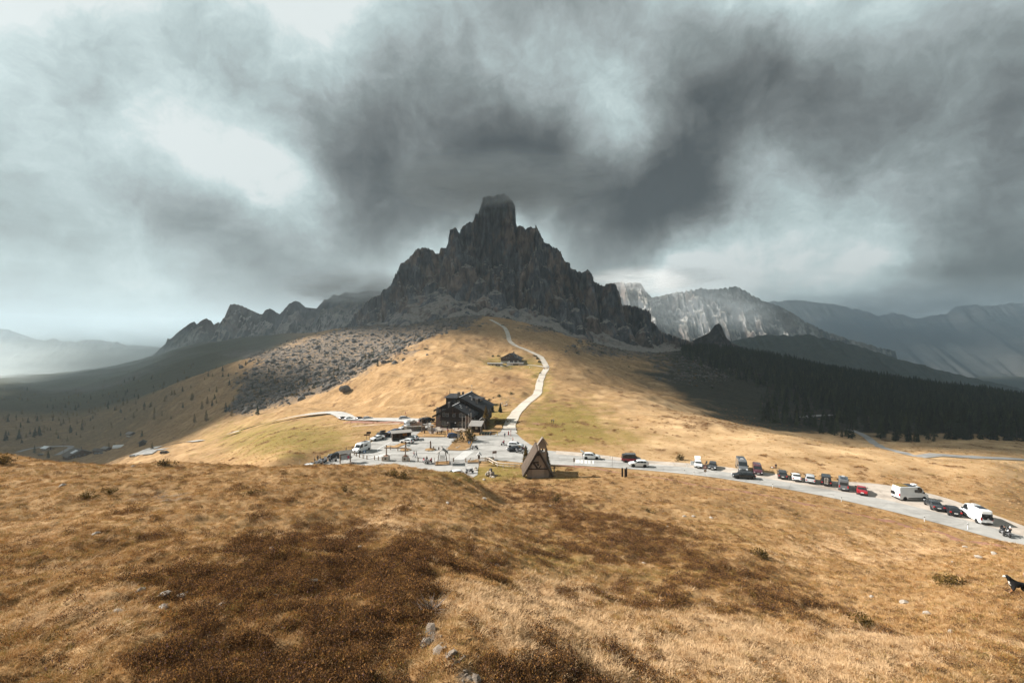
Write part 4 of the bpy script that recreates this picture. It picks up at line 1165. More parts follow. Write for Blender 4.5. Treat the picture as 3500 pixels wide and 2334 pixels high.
def scatter(name, pts, scl, rot, meshes, tilt=None, label=None):
    """one object of kind stuff: instances of a few shapes on many points"""
    col = bpy.data.collections.new(name + '_shapes')
    for i, me in enumerate(meshes):
        col.objects.link(hidden(name + '_shape', me))
    me = bpy.data.meshes.new(name)
    me.vertices.add(len(pts)); me.vertices.foreach_set('co', np.asarray(pts, np.float32).ravel())
    fattr(me, 'sc', scl); fattr(me, 'rz', rot)
    rx = rng.uniform(-1, 1, len(pts)) * (tilt or 0.0)
    fattr(me, 'rx', rx)
    o = link(name, me)
    ng = bpy.data.node_groups.new(name + '_nodes', 'GeometryNodeTree')
    ng.interface.new_socket('Geometry', in_out='INPUT', socket_type='NodeSocketGeometry')
    ng.interface.new_socket('Geometry', in_out='OUTPUT', socket_type='NodeSocketGeometry')
    N = ng.nodes; L = ng.links
    gi = N.new('NodeGroupInput'); go = N.new('NodeGroupOutput')
    iop = N.new('GeometryNodeInstanceOnPoints'); ci = N.new('GeometryNodeCollectionInfo')
    ci.inputs['Collection'].default_value = col; ci.inputs['Separate Children'].default_value = True; ci.inputs['Reset Children'].default_value = True
    iop.inputs['Pick Instance'].default_value = True
    L.new(gi.outputs[0], iop.inputs['Points']); L.new(ci.outputs[0], iop.inputs['Instance'])
    def at(nm):
        a = N.new('GeometryNodeInputNamedAttribute'); a.data_type = 'FLOAT'; a.inputs[0].default_value = nm; return a.outputs[0]
    cx = N.new('ShaderNodeCombineXYZ'); L.new(at('rx'), cx.inputs[0]); L.new(at('rz'), cx.inputs[2])
    er = N.new('FunctionNodeEulerToRotation'); L.new(cx.outputs[0], er.inputs[0]); L.new(er.outputs[0], iop.inputs['Rotation'])
    L.new(at('sc'), iop.inputs['Scale'])
    L.new(iop.outputs[0], go.inputs[0])
    md = o.modifiers.new('scatter', 'NODES'); md.node_group = ng
    return tag(o, label, kind='stuff')

# ---- ground cover of the knoll
def cover():
    def sample(n, d0, d1, p):
        u = rng.uniform(-1.28, 1.28, n)
        t = rng.uniform(0, 1, n)
        D = (d0 ** p + t * (d1 ** p - d0 ** p)) ** (1 / p)
        return u * D, D
    xs, ys = [], []
    for n, d0, d1, p in ((46000, 8.0, 26, 1.4), (42000, 26, 60, 1.3), (26000, 60, 104, 1.6)):
        a, b = sample(n, d0, d1, p); xs.append(a); ys.append(b)
    X = np.concatenate(xs); Y = np.concatenate(ys)
    ok = np.ones(len(X), bool)
    for poly in (LOT, ROADPOLY):
        d, ins = poly_dist(X, Y, poly); ok &= d > 0.6
    X, Y = X[ok], Y[ok]
    Z = ground(X, Y)
    he, pa, gr, ro, wo, le = masks(X, Y, Z)
    px = 1750 + F * X / Y; py = 1150 - F * Z / Y
    bare = 0.8 * blob(px, py, 1470, 2170, 48, 34) + 0.8 * blob(px, py, 1600, 2310, 50, 42) + 0.6 * blob(px, py, 1530, 2235, 36, 40) + 0.5 * blob(px, py, 560, 1700, 120, 22)
    r1 = rng.uniform(0, 1, len(X))
    alive = r1 > bare * 1.1
    r = rng.uniform(0, 1, len(X))
    is_h = alive & (r < 0.05 + he * 0.76)
    is_p = alive & ~is_h & (rng.uniform(0, 1, len(X)) < 0.05 + 0.7 * pa)
    is_o = alive & ~is_h & ~is_p & (rng.uniform(0, 1, len(X)) < 0.10 + 0.6 * gr)
    is_r = alive & ~is_h & ~is_p & ~is_o & (rng.uniform(0, 1, len(X)) < 0.22 + 0.4 * he)
    is_g = alive & ~is_h & ~is_p & ~is_o & ~is_r
    P = np.stack([X, Y, Z], 1)
    grow = 0.85 + Y / 70.0
    def go(name, m, meshes, s0, s1, label, tl=0.25):
        k = m.sum()
        scatter(name, P[m], rng.uniform(s0, s1, k) * grow[m], rng.uniform(0, 6.283, k), meshes, tl, label)
    go('pale_grass', is_p, [tuft_mesh('tuft', 46, 0.16, 0.04, 0.15, 0.005, L_STRAW, s, 1.3) for s in (1, 2, 3)], 0.7, 1.35, 'pale straw grass tufts on the knoll')
    go('golden_grass', is_g, [tuft_mesh('tuft', 42, 0.15, 0.03, 0.11, 0.005, L_GOLD, s, 0.9) for s in (4, 5, 6)], 0.7, 1.3, 'short golden grass on the knoll')
    go('rust_grass', is_r, [tuft_mesh('tuft', 42, 0.15, 0.03, 0.12, 0.005, L_HRUST, s, 0.9) for s in (31, 32)], 0.7, 1.3, 'rust brown grass on the knoll')
    go('olive_grass', is_o, [tuft_mesh('tuft', 42, 0.17, 0.05, 0.13, 0.005, L_OLIVE, s, 0.6) for s in (7, 8)], 0.7, 1.2, 'short olive green grass on the knoll')
    H = [L_HDARK, L_HRUST, L_HBLOOM]
    H2 = [L_HRUST, L_OLIVE, L_HBLOOM]
    go('heather', is_h, [heather_mesh('clump', 150, 0.20, 0.15, 0.016, H, s) for s in (9, 10)] + [heather_mesh('clump', 150, 0.22, 0.20, 0.018, H, s, (0.80, 0.97)) for s in (11, 12)] + [heather_mesh('clump', 150, 0.20, 0.13, 0.017, H2, s, (0.6, 0.95)) for s in (21, 22)], 0.6, 1.35, 'brown heather and bilberry on the knoll')
    # taller dark shrub clumps standing over the rest
    m = alive & (he > 0.55) & (rng.uniform(0, 1, len(X)) < 0.08)
    go('tall_heather', m, [heather_mesh('clump', 260, 0.30, 0.42, 0.02, H, s, (0.75, 0.97)) for s in (13, 14)], 0.7, 1.3, 'taller dark heather on the knoll')
    # meadow beyond: sparse tussocks
    X = rng.uniform(-1.25, 1.25, 60000); Y = np.exp(rng.uniform(math.log(100), math.log(420), 60000)); X = X * Y
    ok = np.ones(len(X), bool)
    for poly in (LOT, ROADPOLY):
        d, ins = poly_dist(X, Y, poly); ok &= d > 1.0
    for pts, hw in LINES:
        d, zz = line_dist(X, Y, pts); ok &= d > hw + 0.6
    X, Y = X[ok], Y[ok]; Z = ground(X, Y)
    he, pa, gr, ro, wo, le = masks(X, Y, Z)
    r = rng.uniform(0, 1, len(X))
    m = r < he * 0.8
    P = np.stack([X, Y, Z], 1)
    scatter('meadow_heather', P[m], rng.uniform(1.2, 2.6, m.sum()), rng.uniform(0, 6.28, m.sum()), [heather_mesh('clump', 90, 0.24, 0.14, 0.03, [L_HDARK, L_HRUST, L_HRUST], s, (0.5, 0.97)) for s in (15, 16)], 0.2, 'dark heath patches on the meadow beyond the pass')
    m = (r > 0.72) & (wo < 0.5) & (ro < 0.5) & (he < 0.3) & (Y < 230)
    scatter('meadow_tussocks', P[m], rng.uniform(1.4, 2.6, m.sum()), rng.uniform(0, 6.28, m.sum()), [tuft_mesh('tuft', 34, 0.22, 0.05, 0.14, 0.010, L_GOLD, s, 0.8) for s in (17, 18)] + [tuft_mesh('tuft', 34, 0.22, 0.05, 0.14, 0.010, L_OLIVE, 19, 0.8), tuft_mesh('tuft', 34, 0.22, 0.05, 0.14, 0.010, L_STRAW, 20, 0.8)], 0.2, 'grass tussocks on the meadow beyond the pass')
cover()

# ------------------------------------------------------------------ stones and boulders
def stone_material(name, lo, hi, fs):
    b = NB(name)
    p = b.pos(obj=True); n = b.noise(p, fs, 6, 0.65); f = b.noise(p, fs * 5, 4, 0.7)
    c = b.ramp(n, [(0.3, lo), (0.7, hi)])
    c = b.mix(1.0, c, b.ramp(f, [(0.3, 0.75), (0.7, 1.15)]), 'MULTIPLY')
    return b.bsdf(c, 0.95, b.bump(f, 0.5, 0.1), spec=0.1)
M_STONE = stone_material('grey_stone', (0.06, 0.054, 0.049), (0.16, 0.147, 0.134), 1.4)
M_STONE_P = stone_material('pale_stone', (0.26, 0.22, 0.18), (0.46, 0.41, 0.35), 2.0)
def stone_mesh(seed, sub=2, flat=0.7, mat=None, ang=0.35):
    bm = bmesh.new(); bmesh.ops.create_icosphere(bm, subdivisions=sub, radius=1.0)
    r = np.random.default_rng(seed)
    planes = [(lambda v: v / np.linalg.norm(v))(r.normal(size=3)) for _ in range(9)]
    offs = r.uniform(0.62, 0.95, 9)
    for v in bm.verts:
        p = np.array(v.co)
        for n_, o_ in zip(planes, offs):
            d = p @ n_ - o_
            if d > 0: p = p - n_ * d * 0.92
        p = p * (1 + 0.06 * r.normal())
        v.co = (p[0] * 1.15, p[1] * 0.95, p[2] * flat)
    me = bpy.data.meshes.new('stone'); bm.to_mesh(me); bm.free(); me.materials.append(mat or M_STONE)
    return me
BOULD = [stone_mesh(s, 2, 0.75) for s in range(6)]
STN = [stone_mesh(20 + s, 1, 0.6, M_STONE_P) for s in range(4)]
STN_G = [stone_mesh(30 + s, 1, 0.6, stone_material('gully_stone', (0.13, 0.10, 0.08), (0.30, 0.25, 0.20), 2.0)) for s in range(4)]
def boulders():
    N = 110000
    X = rng.uniform(-1.1, 1.05, N); Y = np.exp(rng.uniform(math.log(360), math.log(900), N)); X = X * Y
    Z = ground(X, Y)
    he, pa, gr, ro, wo, le = masks(X, Y, Z)
    px = 1750 + F * X / Y; py = 1150 - F * Z / Y
    keep = (rng.uniform(0, 1, N) < np.clip(ro, 0, 1) ** 1.5 * 0.5) & (px > 0) & (px < 3500)
    X, Y, Z, px = X[keep], Y[keep], Z[keep], px[keep]
    s = 0.60 * (rng.pareto(2.2, len(X)) + 0.75); s = np.clip(s, 0.42, 3.6)
    s = np.where(px > 2000, np.minimum(s, 2.6) * 0.9, s)
    app = s / Y
    order = np.argsort(-app)
    big = order[:240]; rest = order[240:]
    for i in big:
        right = px[i] > 1900
        o = link('boulder', BOULD[int(rng.integers(6))], loc=(X[i], Y[i], Z[i] + 0.15 * s[i]), rot=(rng.uniform(-.4, .4), rng.uniform(-.4, .4), rng.uniform(0, 6.28)), scale=s[i])
        size = 'huge' if s[i] > 3.0 else ('large' if s[i] > 2.3 else 'middle-sized')
        if right: pl = ('near the path end' if px[i] < 2000 else 'below the mountain foot' if px[i] < 2200 else 'beside the rock horn slope' if px[i] < 2420 else 'at the edge of the dark wood') + ', shaded right slope'
        elif Y[i] > 620: pl = ('close under the mountain wall' if px[i] > 1330 else 'below the left scree' if px[i] > 1120 else 'at the far left end') + ' of the upper rubble slope'
        else: pl = ('top right corner' if px[i] > 1400 else 'right tip' if px[i] > 1300 else 'outer right end' if px[i] > 1210 else 'inner right end' if px[i] > 1120 else 'right middle' if px[i] > 1000 else 'left middle' if px[i] > 870 else 'left end') + (' along the lower edge' if Y[i] < 470 else ' in the upper part') + ' of the left boulder field'
        tag(o, size + ' grey boulder, ' + pl, 'boulder', size + ' boulders, ' + pl)
    P = np.stack([X, Y, Z + 0.1 * s], 1)[rest]
    scatter('rubble', P, s[rest], rng.uniform(0, 6.28, len(rest)), [stone_mesh(40 + k, 1, 0.7) for k in range(4)], 0.5, 'countless small rocks of the boulder slopes')
    p = on(1178, 1338, 250)
    tag(link('boulder', BOULD[2], loc=p + Vector((0, 0, 2.2)), rot=(0.1, 0.2, 0.6), scale=4.2), 'large lone dark boulder on the golden hillside above the left road', 'boulder')
    # pale stones lying in the foreground grass
    fg = [(3300,1870,.32),(3345,1905,.40),(3398,1893,.36),(3090,2060,.30),(3170,2098,.28),(2430,1770,.35),(2340,1765,.30),(2280,1800,.25),(3255,1920,.2),(2980,2040,.2),(3250,2160,.2),
          (1700,1935,.22),(1655,1705,.35),(1655,1640,.5),(330,1825,.20),(215,1660,.3),(480,2020,.2),(560,2035,.22),(620,2040,.2),(640,2030,.16),(560,2076,.18),(400,2095,.2),(940,2040,.15),(900,2060,.18),(930,1875,.16),(1230,1870,.15),
          (760,2070,.16),(1530,1720,.25),(2200,1925,.2),(1880,1730,.3),(2370,1765,.3),(1075,1985,.14),(455,1595,.3)]
    for (a, b_, sz) in fg:
        p = on(a, b_, 8)
        tag(link('stone', STN[int(rng.integers(4))], loc=p + Vector((0, 0, sz * 0.12)), rot=(0, 0, rng.uniform(0, 6)), scale=(sz, sz * 0.8, sz)), 'pale stone lying in the dry foreground grass', 'stone', 'pale stones in the foreground grass')
    for k in range(46):
        t = k / 46
        a = 1450 + 190 * t + rng.normal() * 28; b_ = 2140 + 190 * t + rng.normal() * 16
        p = on(a, b_, 8); sz = float(np.clip(0.05 * (rng.pareto(2.2) + 0.8), 0.04, 0.22))
        tag(link('stone', STN_G[int(rng.integers(4))], loc=p + Vector((0, 0, sz * 0.15)), rot=(rng.uniform(-.5, .5), rng.uniform(-.5, .5), rng.uniform(0, 6)), scale=sz * 0.8), 'broken stone in the bare eroded gully at the front', 'stone', 'stones of the eroded gully')
    for k, (a, b_, sz) in enumerate([(1455, 2165, .30), (1385, 2120, .2), (1580, 2290, .24)]):
        p = on(a, b_, 8)
        tag(link('rock', BOULD[k], loc=p + Vector((0, 0, -0.18)), rot=(0.2, -0.1, k), scale=(sz * 1.3, sz, sz * 0.8)), ['low grey rock showing in the eroded gully', 'small grey rock at the head of the eroded gully', 'grey rock at the bottom of the eroded gully'][k], 'rock')
boulders()

# ------------------------------------------------------------------ trees
def conifer(seed, h=8.0, w=2.2, n=210, droop=0.25, mat=None, base=0.08, leafw=0.16):
    r = np.random.default_rng(seed); V = []; Fq = []
    for i in range(n):
        t = base + (1 - base) * (i + r.uniform()) / n
        z = h * t
        L = w * (1 - t) ** 0.85 * r.uniform(0.65, 1.12) + 0.08
        a = r.uniform(0, 2 * np.pi)
        d = np.array([np.cos(a), np.sin(a), 0]); s = np.array([-np.sin(a), np.cos(a), 0])
        wd = leafw * (0.5 + 0.9 * (1 - t)) * r.uniform(0.7, 1.5)
        p0 = np.array([0, 0, z]); p1 = p0 + d * L * 0.55 + np.array([0, 0, -droop * L * 0.3]); p2 = p0 + d * L + np.array([0, 0, -droop * L * r.uniform(0.5, 1.4)])
        tw = s * np.cos(r.uniform(-.6, .6)) + np.array([0, 0, r.uniform(-.7, .7)])
        k = len(V)
        V += [p0 - tw * wd * 0.25, p0 + tw * wd * 0.25, p1 + tw * wd, p1 - tw * wd, p2 + tw * wd * 0.2, p2 - tw * wd * 0.2]
        Fq += [(k, k + 1, k + 2, k + 3), (k + 3, k + 2, k + 4, k + 5)]
        # hanging twigs
        q = p1 + np.array([0, 0, -0.35 * leafw * 4])
        V += [p1 - d * wd, p1 + d * wd, q + d * wd * 0.4, q - d * wd * 0.4]
        Fq.append((k + 6, k + 7, k + 8, k + 9))
    return mesh_np('crown', V, Fq, False, [mat])
def trunk(h, r0):
    return MB().tube([(0, 0, -0.4), (0.03, 0, h * 0.5), (0, 0, h * 0.97)], [r0, r0 * 0.6, r0 * 0.1], 6).mesh('trunk', M_BARK, True)
SPR = [conifer(s, 8, 2.2, 190, 0.3, L_SPRUCE) for s in (1, 2, 3)]
LAR = [conifer(s, 8, 2.1, 150, 0.15, L_LARCH, 0.10, 0.16) for s in (4, 5, 6)]
TRK = trunk(8, 0.16)
def tree(kind, p, h, label, group, name=None, wide=1.0):
    e = empty(name or ('spruce_tree' if kind == 's' else 'larch_tree'), p, random.uniform(0, 6.28), label, 'tree', group)
    s = h / 8.0
    link('crown', random.choice(SPR if kind == 's' else LAR), e, scale=(s * wide, s * wide, s))
    link('trunk', TRK, e, scale=s)
    return e
def forests():
    # the dark wood on the right: one mass
    N = 42000
    X = rng.uniform(0.28, 1.3, N); Y = np.exp(rng.uniform(math.log(230), math.log(1000), N)); X = X * Y
    Z = ground(X, Y)
    he, pa, gr, ro, wo, le = masks(X, Y, Z)
    px = 1750 + F * X / Y; py = 1150 - F * Z / Y
    top = np.interp(px, [2300, 2500, 2700, 3000, 3500, 4000], [1185, 1190, 1235, 1292, 1368, 1420])
    low = np.interp(px, [2300, 2450, 2600, 2750, 2900, 3050, 3200, 3500, 4000], [1215, 1275, 1330, 1385, 1425, 1455, 1480, 1530, 1570])
    depth = sstep(0, 1, (low - py) / (low - top + 1))
    dens = np.where(py < low, 0.12 + 0.9 * depth, 0.0) * (px > 2330) + 0.05 * (px > 2600) * (py > low) * (py < np.interp(px, [2600, 3000, 3500], [1440, 1520, 1558]))
    dens = dens * (0.55 + 0.9 * sstep(-0.4, 0.4, fbm(X / 40, Y / 40, 3, 401)))
    for pts in (road_right_pts, rr2_pts):
        d, zz = line_dist(X, Y, pts); dens = np.where(d < 7, 0, dens)
    keep = rng.uniform(0, 1, N) < np.clip(dens, 0, 1) * 0.85
    keep &= py > 900
    P = np.stack([X, Y, Z - 0.2], 1)[keep]
    near = np.argsort(P[:, 1])
    sc_ = rng.uniform(0.65, 1.5, len(P))
    ind = near[:90]
    for i in ind:
        h = 8 * sc_[i] * 0.8
        pq = 1750 + F * P[i][0] / P[i][1]
        zn = 'below the rock horn' if pq < 2650 else 'beside the far stretch of road' if pq < 2900 else 'behind the winding road' if pq < 3150 else 'above the far right road' if pq < 3350 else 'at the right picture edge'
        sz_ = 'tall' if h > 8.2 else 'low' if h < 6.0 else 'middling'
        o = tree('s', P[i], h, sz_ + ' dark spruce at the wood edge ' + zn, sz_ + ' spruces of the wood edge, ' + zn)
    rest = near[90:]
    scatter('forest', P[rest], sc_[rest] * 1.1, rng.uniform(0, 6.28, len(rest)), [SPR[0], SPR[1], SPR[2], conifer(8, 8, 1.7, 170, 0.3, leaf_material('spruce_light', [(0.25, (0.022, 0.032, 0.014)), (0.75, (0.065, 0.075, 0.030))])), conifer(9, 9.5, 2.4, 200, 0.35, L_SPRUCE)], 0.05, 'dense dark spruce wood covering the right valley side')
    # larches and spruces strewn over the left slopes
    N = 26000
    X = rng.uniform(-1.14, -0.28, N); Y = np.exp(rng.uniform(math.log(400), math.log(1250), N)); X = X * Y
    Z = ground(X, Y); px = 1750 + F * X / Y; py = 1150 - F * Z / Y
    dens = 0.9 * blob(px, py, 330, 1390, 260, 45) + 0.8 * blob(px, py, 80, 1440, 170, 30) + 0.25 * blob(px, py, 950, 1320, 220, 70) + 0.30 * blob(px, py, 600, 1360, 160, 45) + 0.5 * blob(px, py, 200, 1480, 200, 30) \
        + 0.12 * blob(px, py, 1250, 1200, 160, 50) + 0.35 * blob(px, py, 300, 1280, 400, 40)
    keep = np.nonzero((rng.uniform(0, 1, N) < dens * 0.055) & (py > 1180))[0]
    d, zz = line_dist(X[keep], Y[keep], val_pts); keep = keep[d > 8]
    keep = keep[np.argsort(Y[keep])][:260]
    for i in keep:
        k = 's' if rng.uniform() < 0.35 else 'l'
        zone = 'boulder field above the left road' if px[i] > 700 else ('hillside above the valley chalet' if Y[i] < 700 else 'far hazy left hillside')
        zone += ', ' + ('left end' if px[i] < 150 else 'left part' if px[i] < 300 else 'middle' if px[i] < 450 else 'right part' if px[i] < 700 else 'lower part' if Y[i] < 520 else 'upper part')
        zone += (', near' if Y[i] < (560 if px[i] < 700 else 460) else ', farther' if Y[i] > (900 if px[i] < 700 else 600) else ', halfway up')
        tree(k, (X[i], Y[i], Z[i]), rng.uniform(4.5, 9.5), ('dark spruce' if k == 's' else 'yellowing larch') + ' on the ' + zone, ('spruces' if k == 's' else 'larches') + ' on the ' + zone)
    for a, b_, h, k in ((705, 1440, 11, 'l'), (665, 1445, 9, 'l'), (880, 1418, 8, 's'), (792, 1423, 8, 'l'), (118, 1548, 9, 's'), (165, 1565, 8, 's'), (20, 1505, 14, 's'), (65, 1500, 14, 's'), (120, 1490, 12, 's'), (135, 1488, 13, 's'), (520, 1535, 6, 'l'), (390, 1532, 6, 's'), (372, 1528, 6, 'l')):
        p = on(a, b_, 240)
        tree(k, p, h, ('taller dark spruce' if k == 's' else 'taller yellow larch') + ' on the slopes left of the pass', 'taller trees left of the pass')
forests()

def bush_mesh(seed, n=260, mat=None, leaf=0.09, flat=0.8):
    r = np.random.default_rng(seed); V = []; Fq = []
    lob = [(r.normal(size=3) * np.array([.45, .45, .22]) + np.array([0, 0, .4]), r.uniform(.35, .6)) for _ in range(7)]
    for i in range(n):
        c, q = lob[r.integers(7)]
        d = r.normal(size=3); d /= np.linalg.norm(d)
        p = c + d * q * r.uniform(0.6, 1.05); p[2] = max(p[2], -0.1) * flat
        a = r.normal(size=3); a[2] = abs(a[2]); a /= np.linalg.norm(a); s = np.cross(a, r.normal(size=3)); s /= np.linalg.norm(s)
        k = len(V); l = leaf * r.uniform(.8, 2.2)
        V += [p - s * leaf * .5, p + s * leaf * .5, p + a * l + s * leaf * .3, p + a * l - s * leaf * .3]; Fq.append((k, k + 1, k + 2, k + 3))
    return mesh_np('foliage', V, Fq, False, [mat or L_BUSH])
BSH = [bush_mesh(s, 320) for s in (1, 2, 3)]
BSH_G = [bush_mesh(s, 320, L_SPRUCE) for s in (4, 5)]
STEMS = MB()
for k in range(6):
    a = k * 1.05
    STEMS.tube([(0.05 * math.cos(a), 0.05 * math.sin(a), -0.1), (0.3 * math.cos(a), 0.3 * math.sin(a), 0.35), (0.5 * math.cos(a), 0.5 * math.sin(a), 0.62)], [0.03, 0.02, 0.008], 5)
STEMS = STEMS.mesh('stems', M_BARK)
def bush(px, py, s, label, green=False, group=None, dmin=8, sx=1.0, name='shrub'):
    p = on(px, py, dmin)
    e = empty(name, p, random.uniform(0, 6), label, 'shrub', group)
    link('foliage', random.choice(BSH_G if green else BSH), e, scale=(s * sx, s * sx, s))
    link('stems', STEMS, e, scale=(s * sx, s * sx, s))
    return e

def dwarf_pines():
    N = 16000
    X = rng.uniform(-1.0, 0.7, N); Y = np.exp(rng.uniform(math.log(390), math.log(800), N)); X = X * Y
    Z = ground(X, Y); he, pa, gr, ro, wo, le = masks(X, Y, Z)
    m = rng.uniform(0, 1, N) < np.clip(ro, 0, 1) * 0.16
    P = np.stack([X, Y, Z], 1)[m]
    scatter('dwarf_pines', P, rng.uniform(0.8, 2.4, m.sum()), rng.uniform(0, 6.28, m.sum()), [BSH_G[0], BSH_G[1], BSH[0]], 0.1, 'dwarf pine scrub growing between the boulders')
dwarf_pines()

# ------------------------------------------------------------------ buildings
def wood_material(name, lo, hi, axis='z', plank=0.22):
    b = NB(name)
    sc_ = {'z': (1 / plank, 1 / plank, 0.3), 'x': (0.3, 1 / plank, 1 / plank)}[axis]
    p = b.pos(sc_, obj=True)
    n = b.noise(p, 1.0, 4, 0.6); f = b.noise(b.pos((6, 6, 0.6) if axis == 'z' else (0.6, 6, 6), obj=True), 2.0, 4, 0.6)
    c = b.ramp(n, [(0.3, lo), (0.7, hi)])
    c = b.mix(1.0, c, b.ramp(f, [(0.3, 0.7), (0.7, 1.2)]), 'MULTIPLY')
    return b.bsdf(c, 0.8, b.bump(n, 0.4, 0.03), spec=0.2)
M_TIMBER = wood_material('dark_timber', (0.020, 0.014, 0.011), (0.055, 0.036, 0.026))
M_TIMBER2 = wood_material('brown_timber', (0.055, 0.032, 0.020), (0.13, 0.075, 0.045))
M_POST = wood_material('weathered_wood', (0.15, 0.105, 0.075), (0.30, 0.225, 0.165))
M_WLOG = wood_material('bleached_log', (0.42, 0.36, 0.30), (0.66, 0.58, 0.50))
M_GREYW = wood_material('grey_shingle_wood', (0.16, 0.15, 0.14), (0.32, 0.30, 0.275), plank=0.16)
def roof_material(name, lo, hi, row=0.35):
    b = NB(name)
    p = b.pos((1.6, 1 / row, 1 / row), obj=True)
    n = b.noise(p, 1.0, 3, 0.5); l = b.noise(b.pos(obj=True), 0.35, 5, 0.6)
    c = b.ramp(n, [(0.3, lo), (0.7, hi)])
    c = b.mix(1.0, c, b.ramp(l, [(0.35, 0.75), (0.65, 1.2)]), 'MULTIPLY')
    return b.bsdf(c, 0.75, b.bump(n, 0.4, 0.03), spec=0.2)
M_SLATE = roof_material('dark_slate_roof', (0.020, 0.021, 0.024), (0.040, 0.041, 0.045))
M_SHING = roof_material('weathered_shingle_roof', (0.042, 0.029, 0.021), (0.10, 0.072, 0.052), 0.22)
M_PLASTER = simple('pale_plaster', (0.24, 0.195, 0.16), 0.9, 0.14, 0.8, bump=0.15)
def masonry(name, lo, hi, mortar, s=1.6):
    b = NB(name)
    p = b.pos((1, 1, 1.6), obj=True)
    e = b.voro(p, s, 'DISTANCE_TO_EDGE'); cc = b.voro(p, s, 'F1', 'Color')
    c = b.ramp(b.noise(p, s, 3, 0.5), [(0.3, lo), (0.7, hi)])
    c = b.mix(0.3, c, b.mix(1.0, c, cc, 'MULTIPLY'))
    m = b.ramp(e, [(0.03, 1.0), (0.09, 0.0)])
    c = b.mix(m, c, mortar)
    return b.bsdf(c, 0.9, b.bump(b.ramp(e, [(0.0, 0), (0.12, 1)]), 0.6, 0.06), spec=0.1)
M_PINK = masonry('pink_stone_wall', (0.20, 0.13, 0.10), (0.34, 0.24, 0.19), (0.25, 0.19, 0.15))
M_WHITEST = masonry('pale_stone_wall', (0.36, 0.32, 0.28), (0.58, 0.53, 0.47), (0.40, 0.36, 0.31))
M_DKSTONE = masonry('grey_stone_wall', (0.12, 0.10, 0.085), (0.24, 0.205, 0.17), (0.10, 0.085, 0.07))
M_GLASS = NB('window_glass').bsdf((0.03, 0.035, 0.04), 0.08, spec=0.6)
M_FRAME = simple('pale_window_frame', (0.42, 0.40, 0.37), 0.6, 0.1)
M_METAL = simple('grey_metal', (0.35, 0.35, 0.36), 0.45, 0.1, metal=0.6)
M_WHITE = simple('white_paint', (0.74, 0.75, 0.75), 0.45, 0.05)
M_TRIM = simple('pale_roof_edge', (0.45, 0.45, 0.45), 0.5, 0.1)
M_CHIM = simple('grey_chimney', (0.18, 0.15, 0.13), 0.9, 0.25, 3)
M_BLACK = simple('matt_black', (0.012, 0.012, 0.013), 0.6, 0.2)
M_RED = simple('red_paint', (0.35, 0.03, 0.03), 0.5, 0.1)
M_ORANGE = simple('orange_board', (0.62, 0.24, 0.04), 0.6, 0.08)
M_GRASSY = MAT_GROUND

def roof_slab(m, x0, z0, x1, z1, y0, y1, th=0.22):
    """sloping slab from (x0,z0) to (x1,z1), y0..y1"""
    d = Vector((x1 - x0, 0, z1 - z0)).normalized(); n = Vector((-d.z, 0, d.x))
    if n.z < 0: n = -n
    a = Vector((x0, 0, z0)); b = Vector((x1, 0, z1))
    poly = [a, b, b + n * th, a + n * th]
    m.prism([(p.x, y0, p.z) for p in poly], (0, y1 - y0, 0))
def gable_poly(w, z0, eave, ridge, y):
    return [(-w, y, z0), (w, y, z0), (w, y, eave), (0, y, ridge), (-w, y, eave)]
def window(par, x, z, y, w=0.85, h=1.1, side=None, frame=None, rows=2):
    """framed window on a wall facing -y (or along +x with side)"""
    f = MB(); t = 0.07
    def bx(m, cx, cz, sx, sz, d, off):
        if side is None: m.box((cx, y - off, cz), (sx, d, sz))
        else: m.box((side + off, cx, cz), (d, sx, sz))
    bx(f, x, z + h / 2, w + 2 * t, t, 0.10, 0.04); bx(f, x, z - h / 2, w + 2 * t, t, 0.14, 0.06)
    bx(f, x - w / 2 - t / 2, z, t, h, 0.10, 0.04); bx(f, x + w / 2 + t / 2, z, t, h, 0.10, 0.04)
    bx(f, x, z, 0.05, h, 0.08, 0.035)
    if rows > 1: bx(f, x, z + h * 0.12, w, 0.045, 0.075, 0.034)
    o = f.build('window', frame or M_FRAME, par)
    g = MB(); bx(g, x, z, w, h, 0.02, 0.012)
    g.build('pane', M_GLASS, o)
    return o
def chimney(par, x, y, z0, z1, s=0.7, cap=True):
    o = MB().box((x, y, (z0 + z1) / 2), (s, s, z1 - z0)).build('chimney', M_CHIM, par)
    if cap:
        MB().box((x, y, z1 + 0.06), (s + 0.2, s + 0.2, 0.12)).box((x, y, z1 + 0.42), (s + 0.16, s + 0.16, 0.1)).box((x, y, z1 + 0.24), (s * 0.6, s * 0.6, 0.26)).build('chimney_cap', M_CHIM, o)
    return o

